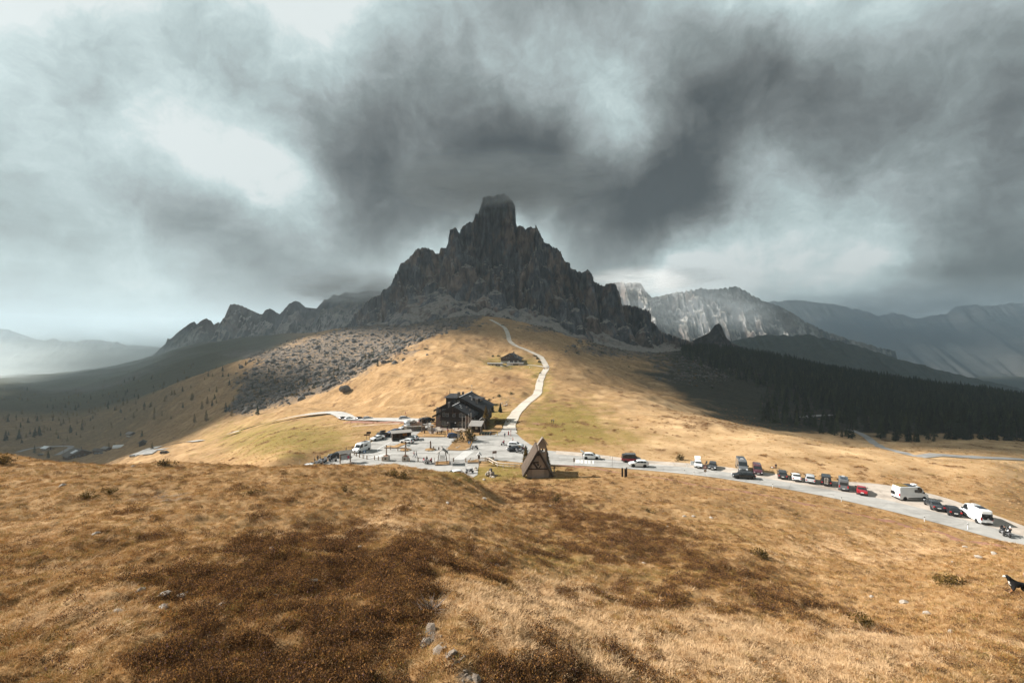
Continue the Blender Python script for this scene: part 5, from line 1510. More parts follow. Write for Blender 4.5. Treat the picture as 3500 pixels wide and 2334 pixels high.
def hotel():
    H = empty('mountain_hotel', (-20.7, 158.0, ZP), R(-9.5), 'large dark timber mountain hotel with slate gables beside the car park', 'hotel')
    # front wing
    MB().prism(gable_poly(6.2, 0, 4.45, 7.55, 0.9), (0, 15, 0)).build('timber_wall', M_TIMBER, H)
    for x in (-5.35, 5.35):
        MB().box((x, 0.82, 2.3), (1.75, 0.18, 4.2)).build('stone_wall', M_PINK, H)
    MB().box((0, 0.80, 1.3), (8.8, 0.22, 2.6)).build('ground_floor_wall', M_DKSTONE, H)
    for s in (-1, 1):
        m = MB(); roof_slab(m, s * 7.3, 4.0, s * -0.02, 7.75, 0.0, 16.0)
        r = m.build('roof', M_SLATE, H)
        if s > 0:
            for (yy) in (4.0, 8.2, 12.4):
                MB().box((3.64, yy, 5.87 + 0.235), (8.2, 0.07, 0.05), (0, math.atan2(3.75, 7.32), 0)).build('roof_seam', M_SLATE, r)
            MB().box((2.2, 3.2, 6.62 + .27), (0.9, 0.5, 0.08), (0, math.atan2(3.75, 7.32), 0)).build('skylight', M_TRIM, r)
            MB().box((1.4, 5.2, 7.04 + .27), (0.9, 0.5, 0.08), (0, math.atan2(3.75, 7.32), 0)).build('skylight', M_TRIM, r)
            for vx, vy in ((3.4, 6.2), (4.9, 5.0), (5.3, 10.5)):
                vz = 7.75 - vx * 0.512
                MB().box((vx, vy, vz + 0.35), (0.28, 0.28, 0.7)).box((vx, vy, vz + 0.75), (0.5, 0.5, 0.1)).build('roof_vent', M_CHIM, r)
            # snow guard along the eave
            MB().tube([(6.5, 0.6, 4.75), (6.5, 15.4, 4.75)], 0.06, 6).build('snow_guard', M_BLACK, r)
        else:
            chimney(H, -5.9, 1.6, 4.2, 6.6, 0.75)
            chimney(H, -2.2, 3.2, 6.2, 8.2, 0.6)
    MB().box((0, 8.0, 7.93), (0.3, 16.05, 0.12)).build('ridge_cap', M_TRIM, H)
    for s in (-1, 1):
        a = Vector((s * 7.3, -0.03, 3.98)); b = Vector((0, -0.03, 7.74))
        MB().prism([a, b, b + Vector((0, 0, -0.42)), a + Vector((0, 0, -0.42))], (0, 0.12, 0)).build('barge_board', M_TIMBER, H)
    # balcony
    bal = MB().box((0.1, 0.15, 2.95), (8.9, 1.3, 0.16)).build('balcony', M_TIMBER, H)
    MB().box((0.1, -0.48, 4.0), (8.9, 0.09, 0.1)).build('hand_rail', M_TIMBER, bal)
    for k in range(30):
        MB().box((-4.25 + k * 0.3, -0.48, 3.48), (0.16, 0.05, 0.95)).build('baluster', M_TIMBER, bal)
    for x in (-3.4, -2.1, 0.3, 2.7, 3.9):
        window(H, x, 4.75, 0.88, 0.82, 1.35)
    for x in (-3.4, -2.3): window(H, x, 1.75, 0.67, 0.9, 1.2)
    for x in (2.7, 3.8): window(H, x, 1.75, 0.67, 0.8, 1.2)
    for x in (-5.4, 5.35): window(H, x, 4.1 if x < 0 else 1.6, 0.71, 0.55, 1.1)
    d = MB().box((0, 0.72, 1.15), (2.0, 0.12, 2.3)).build('door', M_BLACK, H)
    MB().box((0.7, 0.62, 1.1), (0.06, 0.06, 0.35)).build('handle', M_METAL, d)
    MB().box((0, -0.1, 2.55), (4.2, 1.4, 0.14)).build('porch_roof', M_TIMBER, H)
    for x in (-1.7, 1.7): MB().tube([(x, -0.6, 0), (x, -0.6, 2.5)], 0.11, 8).build('porch_post', M_TIMBER, H)
    for x in (-1.4, 1.3): MB().blob((x, -0.75, 2.25), (0.14, 0.14, 0.17), 8, 6).build('lantern', M_WHITE, H)
    MB().box((0, 0.55, 6.2), (0.22, 0.3, 2.4)).box((0, 0.6, 5.45), (5.4, 0.2, 0.16)).build('gable_beam', M_TIMBER2, H)
    # main block behind, higher
    MB().prism(gable_poly(8.6, 0, 5.3, 9.45, 9.6), (0, 15.6, 0)).build('timber_wall', M_TIMBER, H)
    MB().box((-7.9, 9.5, 3.5), (1.5, 0.2, 3.4)).build('stone_wall', M_PINK, H)
    for s in (-1, 1):
        m = MB(); roof_slab(m, s * 9.8, 4.65, s * -0.02, 9.65, 8.6, 26.0)
        r = m.build('roof', M_SLATE, H)
        if s > 0:
            # shed dormer and flues on the right slope
            dm = MB().box((4.6, 18.0, 7.75), (2.6, 4.6, 1.1)).build('dormer', M_TIMBER, H)
            MB().box((5.0, 18.0, 8.5), (4.2, 5.6, 0.16), (0, R(6), 0)).build('dormer_roof', M_SLATE, dm)
            for yy in (16.6, 18.0, 19.4): window(dm, yy, 7.8, 0, 0.7, 0.7, side=5.92)
            chimney(H, 5.4, 13.2, 6.6, 8.3, 0.8)
            MB().tube([(3.4, 13.6, 7.6), (3.4, 13.6, 9.2), (3.0, 13.6, 9.5), (2.4, 13.6, 9.5)], 0.28, 8).build('flue', M_METAL, H)
    MB().box((0, 17.3, 9.83), (0.3, 17.4, 0.12)).build('ridge_cap', M_TRIM, H)
    for s in (-1, 1):
        a = Vector((s * 9.8, 8.57, 4.63)); b = Vector((0, 8.57, 9.64))
        MB().prism([a, b, b + Vector((0, 0, -0.45)), a + Vector((0, 0, -0.45))], (0, 0.12, 0)).build('barge_board', M_TIMBER, H)
    for x in (-1.9, -0.6): window(H, x, 8.0, 9.58, 0.7, 1.0)
    for x in (-6.4, -5.3): window(H, x, 4.7, 9.58, 0.7, 1.0)
    for k, yy in enumerate((4.0, 7.0, 12.5, 16.0, 19.5, 22.5)): window(H, yy, 3.5 if k > 1 else 2.2, 0, 0.9, 1.1, side=8.6 if k > 1 else 6.2)
    # hip-roofed block at the left rear with a finial, twin chimney on the ridge
    tw = MB().box((-5.6, 21.5, 6.2), (5.6, 5.0, 4.0)).build('rear_block', M_TIMBER, H)
    MB()._add([(-9.2, 18.2, 8.15), (-2.2, 18.2, 8.15), (-2.2, 24.8, 8.15), (-9.2, 24.8, 8.15), (-7.2, 21.5, 9.5), (-4.4, 21.5, 9.5)],
              [(0, 1, 5, 4), (1, 2, 5), (2, 3, 4, 5), (3, 0, 4), (3, 2, 1, 0)]).build('hip_roof', M_SLATE, tw)
    MB().tube([(-7.6, 21.5, 9.2), (-7.6, 21.5, 11.2)], [0.16, 0.03], 6).blob((-7.6, 21.5, 10.2), (0.14, 0.14, 0.2), 6, 4).build('finial', M_BLACK, tw)
    chimney(H, -2.4, 16.4, 8.2, 10.3, 0.9); chimney(H, -1.1, 17.6, 8.8, 10.3, 0.7)
    MB().tube([(0.6, 24.5, 9.6), (0.6, 24.5, 12.6)], 0.04, 6).box((0.6, 24.5, 12.4), (0.7, 0.05, 0.3)).box((0.6, 24.5, 10.0), (0.5, 0.5, 0.5)).build('antenna', M_TRIM, H)
    return H
hotel()
def hw(x, y, z=0.0):          # hotel coordinates to the world
    v = Vector((x, y, z)); v.rotate(Euler((0, 0, R(-9.5)))); return v + Vector((-20.7, 158.0, ZP))

def terrace():
    # paved terrace and raised deck left of the door, basement ramp
    tag(poly_mesh('terrace', [tuple(hw(x, y).xy) for x, y in [(-9.5, 0.6), (-9.2, -8.4), (-4, -9.6), (7.5, -8.4), (8.8, -1.0), (6.0, 0.6)]], ZP + 0.05, asphalt_material('terrace_paving', (0.20, 0.15, 0.12), (0.33, 0.26, 0.21), 1.2)), 'reddish paved terrace in front of the hotel', kind='structure')
    e = empty('wooden_deck', hw(-11.2, -2.2), R(-9.5), 'raised timber deck with railing left of the hotel door', 'deck')
    MB().box((0, 0, 1.55), (5.2, 4.6, 0.18)).build('floor', M_TIMBER2, e)
    for x, y in ((-2.4, -2.1), (2.4, -2.1), (-2.4, 2.1), (2.4, 2.1)): MB().box((x, y, 0.75), (0.22, 0.22, 1.5)).build('post', M_TIMBER2, e)
    for k in range(14): MB().box((-2.45 + k * 0.377, -2.25, 2.15), (0.10, 0.06, 1.0)).build('baluster', M_TIMBER2, e)
    for k in range(10): MB().box((-2.55, -2.0 + k * 0.44, 2.15), (0.06, 0.10, 1.0)).build('baluster', M_TIMBER2, e)
    MB().box((0, -2.25, 2.7), (5.3, 0.14, 0.1)).box((-2.55, 0, 2.7), (0.14, 4.5, 0.1)).build('hand_rail', M_POST, e)
    MB().box((2.0, -0.6, 2.6), (0.14, 3.2, 2.0)).build('wind_screen', M_TIMBER, e)
    w = empty('stone_wall', hw(-10.9, -5.2), R(-9.5), 'curved stone wall of the basement ramp below the deck', 'wall')
    P = [(-4.6, -0.2, 0), (-3.0, -0.9, 0), (-1.2, -0.8, 0), (0.6, 0.0, 0), (2.2, 1.1, 0)]
    for i in range(4):
        a = Vector(P[i]); b = Vector(P[i + 1]); d = b - a; ang = math.atan2(d.y, d.x); c = (a + b) / 2
        MB().box((c.x, c.y, 0.75), (d.length + 0.05 * i, 0.45 + 0.01 * i, 1.5), (0, 0, ang)).build('masonry', M_DKSTONE, w)
        MB().box((c.x, c.y, 1.56), (d.length + 0.05 * i, 0.6, 0.1), (0, 0, ang)).build('coping', M_WHITEST, w)
    s = empty('awning_pole', hw(-13.8, -1.5), R(-9.5), 'long sloping pale pole leaning over the deck beside the hotel', 'pole')
    MB().tube([(-2.6, 0, 0.6), (4.9, 0.6, 4.6)], 0.09, 6).build('pole', M_WLOG, s)
    MB().tube([(-2.4, 0, 0.0), (-2.4, 0, 0.75)], 0.06, 6).build('foot', M_METAL, s)
terrace()

def upper_chalet():
    p = on(1742, 1240, 250)
    C = empty('upper_chalet', p + Vector((0, 0, 0.2)), R(-14), 'dark timber chalet on the ridge halfway up the path', 'chalet')
    C.location.z = gz(p.x, p.y) + 0.2
    MB().box((0, 6, -0.6), (15.2, 12.4, 3.6)).build('stone_base', M_WHITEST, C)
    MB().prism(gable_poly(7.5, 1.2, 3.6, 7.3, 0.0), (0, 12, 0)).build('timber_wall', M_TIMBER2, C)
    for s in (-1, 1):
        m = MB(); roof_slab(m, s * 9.2, 2.85, 0, 7.5, -1.2, 13.2); m.build('roof', M_SLATE, C)
    MB().box((0, 6, 7.74), (0.3, 14.4, 0.1)).build('ridge_cap', M_SLATE, C)
    # front right wing
    W = MB().prism([(4.6 + a, -3.6, z) for a, z in ((-4.2, 1.2), (4.6, 1.2), (4.6, 3.0), (0, 4.9), (-4.2, 3.0))], (0, 5, 0)).build('wing', M_TIMBER, C)
    for s in (-1, 1):
        m = MB(); roof_slab(m, 4.6 + s * 5.4, 2.55, 4.6, 5.0, -4.6, 3.0); m.build('wing_roof', M_SLATE, W)
    for x in (0.6, 4.4, 8.0): MB().box((x, -3.7, 0.7), (0.9, 0.5, 2.2)).build('pillar', M_WHITEST, C)
    MB().box((4.6, -3.35, 0.9), (7.4, 0.2, 1.6)).build('porch_back', M_BLACK, C)
    for x in (-4.8, -2.6, -0.8): window(C, x, 4.1, -0.02, 0.9, 1.0)
    window(C, 0, 5.9, -0.02, 0.8, 0.9)
    for yy in (1.5, 4, 6.5, 9.5): window(C, yy, 2.3, 0, 0.9, 1.3, side=7.52)
    chimney(C, 1.6, 8.0, 6.6, 8.6, 0.9); chimney(C, 6.6, -0.4, 4.0, 6.2, 0.9)
    A = empty('stone_annex', C.location + Vector((-9.5, -6.5, -2.2)), R(-6), 'low pale stone annex with a roof terrace below the upper chalet', 'annex')
    MB().box((-2.5, 0, 0.2), (12, 5, 3.6)).build('wall', M_WHITEST, A)
    MB().box((-2.5, 0, 2.08), (12.8, 5.8, 0.18)).build('roof_slab', M_TRIM, A)
    for x in (-7, -4, -1.2): window(A, x, 0.6, -2.52, 0.9, 1.0, frame=M_TIMBER2)
    dd = MB().box((1.4, -2.55, -0.1), (1.2, 0.1, 2.2)).build('door', M_TIMBER2, A)
    MB().box((1.8, -2.63, -0.2), (0.05, 0.06, 0.3)).build('handle', M_METAL, dd)
    MB().box((-2.5, -2.8, 3.05), (12.6, 0.06, 0.07)).build('hand_rail', M_POST, A)
    for k in range(12): MB().box((-8.6 + k * 1.12, -2.8, 2.6), (0.09, 0.09, 0.95)).build('rail_post', M_POST, A)
    G = empty('garage', C.location + Vector((4.6, -6.6, -2.0)), R(-6), 'pale stone garage with dark door below the upper chalet', 'garage')
    MB().box((0, 0, 0.6), (13.5, 4.6, 3.2)).build('wall', M_WHITEST, G)
    MB().box((0, 0, 2.3), (14, 5.2, 0.18)).build('roof_slab', M_TRIM, G)
    MB().box((0.6, -2.34, 0.2), (4.4, 0.12, 2.4)).build('door', M_TIMBER, G)
upper_chalet()

def chapel():
    gp = Vector((5.8, 100.3, gz(5.8, 100.0) - 0.05))
    C = empty('chapel', gp, R(1.0), 'small steep-roofed chapel with bell turret on the near side of the car park', 'chapel')
    z0 = -31.4 - gp.z
    hgt = 6.15
    MB().prism([(-2.45, 0.55, -0.6), (2.45, 0.55, -0.6), (2.45, 0.55, 1.55), (0, 0.55, hgt - 0.25), (-2.45, 0.55, 1.55)], (0, 7.0, 0)).build('wall', M_PLASTER, C)
    MB().box((0, 0.50, 1.2), (2.7, 0.12, 3.6)).build('centre_panel', simple('light_plaster', (0.29, 0.24, 0.20), 0.9, 0.1, 0.9), C)
    for s in (-1, 1):
        m = MB(); roof_slab(m, s * 3.3, 0.45, 0, hgt, 0.0, 8.2, 0.20)
        r = m.build('roof', M_SHING, C)
        a = Vector((s * 3.28, -0.04, 0.40)); b = Vector((0, -0.04, hgt + 0.02))
        MB().prism([a, b, b + Vector((0, 0, -0.5)), a + Vector((-s * 0.26, 0, 0))], (0, 0.16, 0)).build('barge_board', M_TIMBER, C)
        # timber frame on the gable
        a = Vector((s * 1.05, 0.37, 3.42)); b = Vector((s * 0.14, 0.37, 2.2)); d = Vector((0.19, 0, 0.08))
        MB().prism([a - d, a + d, b + d, b - d], (0, 0.06, 0)).build('brace', M_TIMBER, C)
    MB().box((0, 0.43, 3.5), (2.5, 0.14, 0.22)).build('beam', M_TIMBER, C)
    MB().box((0, 0.42, 2.08), (4.3, 0.16, 0.24)).build('beam', M_TIMBER, C)
    MB().box((0, 0.30, hgt - 0.75), (0.5, 0.5, 0.7)).build('ridge_beam', M_TIMBER, C)
    MB().lathe([(0.0, 0), (0.24, 0), (0.24, 0.1), (0.0, 0.1)], 14, (0, 0.40, 3.0), 'y').build('round_vent', M_BLACK, C)
    # bell turret
    T = MB()
    for x in (0.32, 1.68): T.box((x, 0.85, 5.2), (0.34, 1.0, 4.6))
    T.box((1.0, 0.85, 4.3), (1.04, 0.99, 2.8)); T.box((1.0, 0.85, 7.05), (1.04, 0.99, 0.9))
    T.prism([(0.15, 0.35, 7.495), (1.85, 0.35, 7.495), (1.0, 0.35, 8.75)], (0, 1.0, 0))
    t = T.build('bell_turret', M_PLASTER, C)
    for s in (-1, 1):
        m = MB(); roof_slab(m, 1.0 + s * 1.12, 7.28, 1.0, 8.9, 0.1, 1.6, 0.12); m.build('turret_roof', M_CHIM, t)
    MB().lathe([(0.0, 0.5), (0.12, 0.48), (0.17, 0.3), (0.21, 0.1), (0.30, 0.0), (0.0, 0.0)], 12, (1.0, 0.85, 5.95)).build('bell', M_BLACK, t)
    MB().tube([(0.45, 0.85, 6.5), (1.55, 0.85, 6.5)], 0.05, 6).build('bell_yoke', M_TIMBER, t)
    for px, py, s in ((1802, 1634, .55), (1829, 1632, .55), (1812, 1637, .4)):
        e = bush(px, py, s, 'low dark shrub against the chapel front wall', True, 'shrubs at the chapel front', 90)
chapel()

def simple_house(name, px, py, w, d, eave, ridge, yaw, label, cat, wall=None, roof=None, dmin=240, wins=0, chim=True, base=None):
    p = on(px, py, dmin)
    e = empty(name, p, R(yaw), label, cat)
    MB().prism(gable_poly(w / 2, -1.5, eave, ridge, -d / 2), (0, d, 0)).build('wall', wall or M_TIMBER2, e)
    k = (ridge - eave) / (w / 2)
    for s in (-1, 1):
        m = MB(); roof_slab(m, s * (w / 2 + 0.9), eave - 0.9 * k, 0, ridge + 0.05, -d / 2 - 0.9, d / 2 + 0.9, 0.2); r = m.build('roof', roof or M_SLATE, e)
    if base: MB().box((0, 0, base / 2 - 0.6), (w + 0.3, d + 0.3, base + 1.2)).build('stone_base', M_WHITEST, e)
    for i in range(wins):
        window(e, -w / 2 + (i + 0.5) * w / wins, eave * 0.62, -d / 2 - 0.02, 1.0, 1.2)
    if wins:
        window(e, -d * 0.2, eave * 0.62, 0, 1.0, 1.2, side=w / 2 + 0.02); window(e, d * 0.2, eave * 0.62, 0, 1.0, 1.2, side=w / 2 + 0.02)
    dd = MB().box((w * 0.15, -d / 2 - 0.06, 1.0), (1.1, 0.1, 2.0)).build('door', M_TIMBER, e)
    if chim: chimney(e, w * 0.2, d * 0.15, ridge - 1.5, ridge + 1.0, 0.8)
    return e
M_BROWNR = roof_material('brown_grey_roof', (0.075, 0.065, 0.058), (0.14, 0.12, 0.105), 0.5)
v = simple_house('valley_chalet', 268, 1558, 17, 20, 4.2, 8.2, 60, 'large brown-roofed chalet beside the valley road far left', 'chalet', roof=M_BROWNR, wins=4)
MB().box((-4.5, -3, 6.65), (5.5, 7, 0.15), (0, R(-25.2), 0)).build('solar_panel', simple('pale_panel', (0.5, 0.52, 0.54), 0.3, 0.05), v)
simple_house('valley_annex', 240, 1566, 8, 14, 3.0, 5.2, 60, 'lower wing in front of the large valley chalet', 'annex', roof=M_BROWNR, wins=3, chim=False)
simple_house('shed', 342, 1545, 5, 13, 2.6, 3.9, 80, 'long grey-roofed shed right of the valley chalet', 'shed', roof=M_BROWNR, chim=False)
simple_house('shed', 364, 1538, 5, 8, 2.4, 3.8, 70, 'pale-roofed shed at the corner beyond the long shed', 'shed', roof=M_GREYW, chim=False)
simple_house('hut', 448, 1488, 6, 7, 2.6, 4.2, 70, 'small lone hut with pale roof on the slope above the valley', 'hut', roof=M_GREYW, base=1.0, chim=False)
simple_house('hut', 487, 1521, 4.5, 5, 3.0, 4.4, 30, 'small dark hut on the slope above the road bend', 'hut', wall=M_TIMBER, roof=M_SLATE, chim=False)
simple_house('hut', 161, 1536, 7, 8, 2.4, 4.0, 75, 'white-roofed hut beside the valley road', 'hut', wall=M_PLASTER, roof=M_WHITE, chim=False)
def greenhouse():
    p = on(405, 1530, 240)
    e = empty('polytunnel', p, R(20), 'white arched polytunnel near the valley sheds', 'polytunnel')
    m = MB(); n = 9; L = 9.0; r = 2.6
    prof = [(r * math.cos(math.pi * k / n), r * 1.15 * math.sin(math.pi * k / n)) for k in range(n + 1)]
    m.prism([(-L / 2, x, z - 0.2) for x, z in prof], (L, 0, 0)); m.build('cover', M_WHITE, e)
    MB().box((-L / 2 - 0.03, 0, 0.9), (0.05, 1.2, 2.0)).build('door', M_TRIM, e)
greenhouse()
def pylon():
    p = on(218, 1556, 240)
    e = empty('power_pole', p, 0.3, 'wooden power pole with crossarm beside the valley road', 'pole')
    MB().tube([(0, 0, -0.5), (0, 0, 14)], [0.22, 0.14], 6).build('pole', M_POST, e)
    MB().box((0, 0, 13.4), (3.4, 0.2, 0.22)).build('crossarm', M_POST, e)
    for x in (-1.5, -0.7, 0.7, 1.5): MB().lathe([(0.07, 0), (0.12, 0.15), (0.05, 0.35)], 6, (x, 0, 13.5)).build('insulator', M_WHITE, e)
pylon()

# ------------------------------------------------------------------ vehicles
def paint(name, c, rough=0.25):
    if name in _mats: return _mats[name]
    b = NB(name)
    n = b.noise(b.pos(obj=True), 1.5, 3, 0.6)
    col = b.ramp(n, [(0.3, tuple(v * 0.92 for v in c)), (0.7, c)])
    _mats[name] = b.bsdf(col, rough, spec=0.5, Coat_Weight=0.4, Coat_Roughness=0.1)
    return _mats[name]
P_WHITE = paint('white_car_paint', (0.72, 0.74, 0.74)); P_BLACK = paint('black_car_paint', (0.010, 0.011, 0.013)); P_GREY = paint('grey_car_paint', (0.11, 0.115, 0.12))
P_DGREY = paint('dark_grey_car_paint', (0.035, 0.038, 0.042)); P_SILVER = paint('silver_car_paint', (0.40, 0.41, 0.42)); P_BLUE = paint('blue_car_paint', (0.03, 0.055, 0.12)); P_RED = paint('red_car_paint', (0.30, 0.015, 0.025))
P_MAROON = paint('maroon_car_paint', (0.075, 0.022, 0.030)); P_BROWN = paint('brown_car_paint', (0.045, 0.035, 0.030))
M_TYRE = simple('tyre_rubber', (0.012, 0.012, 0.012), 0.9, 0.1); M_RIM = simple('alloy_rim', (0.35, 0.35, 0.36), 0.4, 0.1, metal=0.5)
M_CGLASS = NB('car_glass').bsdf((0.015, 0.018, 0.02), 0.05, spec=0.6)
M_HEAD = simple('headlight_glass', (0.70, 0.72, 0.74), 0.1, 0.03); M_TAIL = simple('tail_light', (0.40, 0.015, 0.015), 0.25, 0.05)
M_PLAST = simple('black_plastic', (0.02, 0.02, 0.021), 0.6, 0.1); M_PLATE = simple('number_plate', (0.72, 0.72, 0.70), 0.5, 0.03)
M_SOLAR = NB('solar_cells').bsdf((0.015, 0.018, 0.03), 0.15, spec=0.5)

# side profiles: x from the rear bumper (0) to the front (L), z of the body top; belt = bottom of the glass
KIND = {
 'hatch': dict(L=4.15, W=1.77, belt=0.94, wr=0.31, ax=(0.72, 3.30), roofw=0.79, prof=[(0, .50), (.03, .86), (.10, .98), (.42, 1.36), (.62, 1.43), (1.5, 1.48), (2.1, 1.44), (2.42, 1.34), (3.10, .99), (3.85, .84), (4.10, .66), (4.15, .48)], gr=(.10, .42), gf=(2.42, 3.10), side=[(.62, 1.55), (1.62, 2.62)]),
 'sedan': dict(L=4.6, W=1.80, belt=0.92, wr=0.32, ax=(0.95, 3.70), roofw=0.76, prof=[(0, .52), (.03, .90), (.12, 1.02), (.72, 1.04), (1.45, 1.36), (1.9, 1.42), (2.4, 1.41), (2.75, 1.33), (3.45, .98), (4.25, .82), (4.54, .64), (4.6, .46)], gr=(.72, 1.45), gf=(2.75, 3.45), side=[(1.25, 2.0), (2.06, 3.05)]),
 'wagon': dict(L=4.75, W=1.83, belt=0.95, wr=0.33, ax=(0.95, 3.80), roofw=0.77, prof=[(0, .52), (.03, .90), (.10, 1.02), (.55, 1.38), (.85, 1.45), (1.9, 1.50), (2.5, 1.47), (2.85, 1.37), (3.60, 1.00), (4.40, .85), (4.69, .66), (4.75, .46)], gr=(.10, .55), gf=(2.85, 3.60), side=[(.60, 1.25), (1.30, 2.10), (2.16, 3.15)]),
 'suv': dict(L=4.6, W=1.86, belt=1.08, wr=0.36, ax=(0.90, 3.65), roofw=0.80, prof=[(0, .58), (.03, 1.00), (.08, 1.12), (.42, 1.54), (.65, 1.62), (1.8, 1.68), (2.4, 1.64), (2.72, 1.54), (3.36, 1.14), (4.28, .99), (4.55, .78), (4.6, .52)], gr=(.08, .42), gf=(2.72, 3.36), side=[(.58, 1.15), (1.20, 2.0), (2.06, 2.95)]),
 'bus': dict(L=4.95, W=1.92, belt=1.12, wr=0.34, ax=(0.98, 3.95), roofw=0.86, prof=[(0, .52), (.02, 1.10), (.05, 1.20), (.18, 1.86), (.35, 1.97), (2.6, 1.99), (3.2, 1.95), (3.42, 1.84), (4.20, 1.18), (4.75, .98), (4.92, .76), (4.95, .48)], gr=(.05, .18), gf=(3.42, 4.20), side=[(.40, 1.5), (1.56, 2.6), (2.68, 3.65)]),
 'van': dict(L=5.95, W=2.03, belt=1.45, wr=0.36, ax=(1.05, 4.95), roofw=0.90, prof=[(0, .55), (.01, 1.45), (.04, 2.30), (.12, 2.62), (.3, 2.70), (3.9, 2.70), (4.3, 2.62), (4.55, 2.42), (5.15, 1.48), (5.72, 1.16), (5.92, .80), (5.95, .50)], gr=None, gf=(4.55, 5.15), side=[(3.62, 4.85)]),
}
_wheel = {}
def wheel_meshes(r, w=0.22):
    if r not in _wheel:
        t = MB().lathe([(r * 0.62, -w / 2), (r * 0.92, -w / 2), (r, -w * 0.35), (r, w * 0.35), (r * 0.92, w / 2), (r * 0.62, w / 2)], 16, (0, 0, 0), 'y').mesh('wheel', M_TYRE, True)
        m = MB().lathe([(0.0, w * 0.42), (r * 0.2, w * 0.46), (r * 0.60, w * 0.30), (r * 0.66, w * 0.52), (r * 0.66, -w * 0.52), (0.0, -w * 0.42)], 12, (0, 0, 0), 'y')
        _wheel[r] = (t, m.mesh('rim', M_RIM))
    return _wheel[r]
_body = {}
def body_parts(kind):
    """shared meshes of one body shape: list of (name, mesh, slot)"""
    if kind in _body: return _body[kind]
    K = KIND[kind]; L, W, belt = K['L'], K['W'] / 2, K['belt']
    pr = K['prof']; out = []
    def top(x): return float(np.interp(x, [p[0] for p in pr], [p[1] for p in pr]))
    def hwid(x):
        e = min(x, L - x); return W * (0.86 + 0.14 * min(1, e / 0.45) ** 0.6)
    def rw(x):          # half width of the roof line
        f = np.clip((top(x) - belt) / 0.35, 0, 1); return hwid(x) * (0.95 + (K['roofw'] - 0.95) * f)
    xs = sorted(set([p[0] for p in pr] + [0.25, L - 0.3] + list(np.linspace(0.6, L - 0.7, 8))))
    V = []; Fq = []; n = 12
    for x in xs:
        zt = top(x); h = hwid(x); r = rw(x); bl = min(belt, zt - 0.05)
        zb = 0.26 + 0.14 * max(0, 1 - min(x, L - x) / 0.3)
        half = [(h * 0.86, zb), (h * 0.97, zb + 0.12), (h, 0.55), (h * 0.985, bl), (r, max(zt - 0.07, bl + 0.01)), (r * 0.72, zt)]
        ring = [(y, z) for y, z in half] + [(-y, z) for y, z in half[::-1]]
        V += [(x - L / 2, y, z) for y, z in ring]
    for i in range(len(xs) - 1):
        for k in range(n):
            a = i * n + k; b = i * n + (k + 1) % n
            Fq.append((a, a + n, b + n, b))
    me = bpy.data.meshes.new('body')
    me.from_pydata(V, [], Fq + [tuple(range(n)), tuple((len(xs) - 1) * n + k for k in range(n))[::-1]])
    me.polygons.foreach_set('use_smooth', [True] * len(me.polygons)); me.set_sharp_from_angle(angle=R(35))
    me.update(); out.append(('body', me, 'paint'))
    def side_pane(x0, x1, s):
        m = MB(); st = np.linspace(x0, x1, 4); lo = []; hi = []
        for x in st:
            zt = top(x) - 0.13; zt = max(zt, belt + 0.05); h = hwid(x) * 0.985; r = rw(x); t = np.clip((zt - belt) / max(top(x) - 0.07 - belt, 0.05), 0, 1)
            lo.append(Vector((x - L / 2, s * (h + 0.010 + (r - h) * 0.08), belt + 0.04))); hi.append(Vector((x - L / 2, s * (h + (r - h) * t + 0.014), zt)))
        for i in range(3):
            q = (lo[i], lo[i + 1], hi[i + 1], hi[i]); m.quad(*(q if s < 0 else q[::-1]))
        return m.mesh('side_window', M_CGLASS)
    for (x0, x1) in K['side']:
        for s in (-1, 1): out.append(('side_window', side_pane(x0, x1, s), None))
    def end_pane(x0, x1, nm):
        m = MB(); d = 0.02; a, b = x0 + (x1 - x0) * 0.08, x0 + (x1 - x0) * 0.94
        n_ = Vector((-(top(b) - top(a)), 0, b - a)).normalized() * 0.016
        q = [Vector((a - L / 2, -rw(a) * 0.93, top(a))) + n_, Vector((b - L / 2, -rw(b) * 0.93, top(b))) + n_, Vector((b - L / 2, rw(b) * 0.93, top(b))) + n_, Vector((a - L / 2, rw(a) * 0.93, top(a))) + n_]
        m.prism(q, n_ * -0.6)
        return m.mesh(nm, M_CGLASS)
    out.append(('windscreen', end_pane(*K['gf'], 'windscreen'), None))
    if K['gr']: out.append(('rear_window', end_pane(*K['gr'], 'rear_window'), None))
    hz = 0.66 if kind != 'van' else 0.95
    for s in (-1, 1):
        out.append(('headlight', MB().box((L / 2 - 0.14, s * W * 0.68, hz), (0.22, 0.40, 0.15), (0, R(-20), -s * R(18))).mesh('headlight', M_HEAD), None))
        out.append(('tail_light', MB().box((-L / 2 + 0.05, s * W * 0.80, 0.85 if kind != 'van' else 1.15), (0.12, 0.24, 0.22 if kind != 'van' else 0.5)).mesh('tail_light', M_TAIL), None))
        x = K['gf'][1] - L / 2 - 0.35
        out.append(('mirror', MB().box((x, s * (W + 0.10), belt + 0.08), (0.14, 0.20, 0.15 if kind != 'van' else 0.32)).mesh('mirror', M_PLAST), None))
    out.append(('bumper', MB().box((L / 2 - 0.10, 0, 0.40), (0.24, W * 1.62, 0.20)).mesh('bumper', M_PLAST), None))
    out.append(('bumper', MB().box((-L / 2 + 0.06, 0, 0.40), (0.20, W * 1.62, 0.20)).mesh('bumper', M_PLAST), None))
    out.append(('number_plate', MB().box((-L / 2 - 0.035, 0, 0.66), (0.03, 0.5, 0.12)).mesh('number_plate', M_PLATE), None))
    out.append(('number_plate', MB().box((L / 2 + 0.03, 0, 0.45), (0.03, 0.5, 0.12)).mesh('number_plate', M_PLATE), None))
    out.append(('grille', MB().box((L / 2 - 0.02, 0, hz - 0.06), (0.08, W * 0.9, 0.12)).mesh('grille', M_PLAST), None))
    _body[kind] = out
    return out
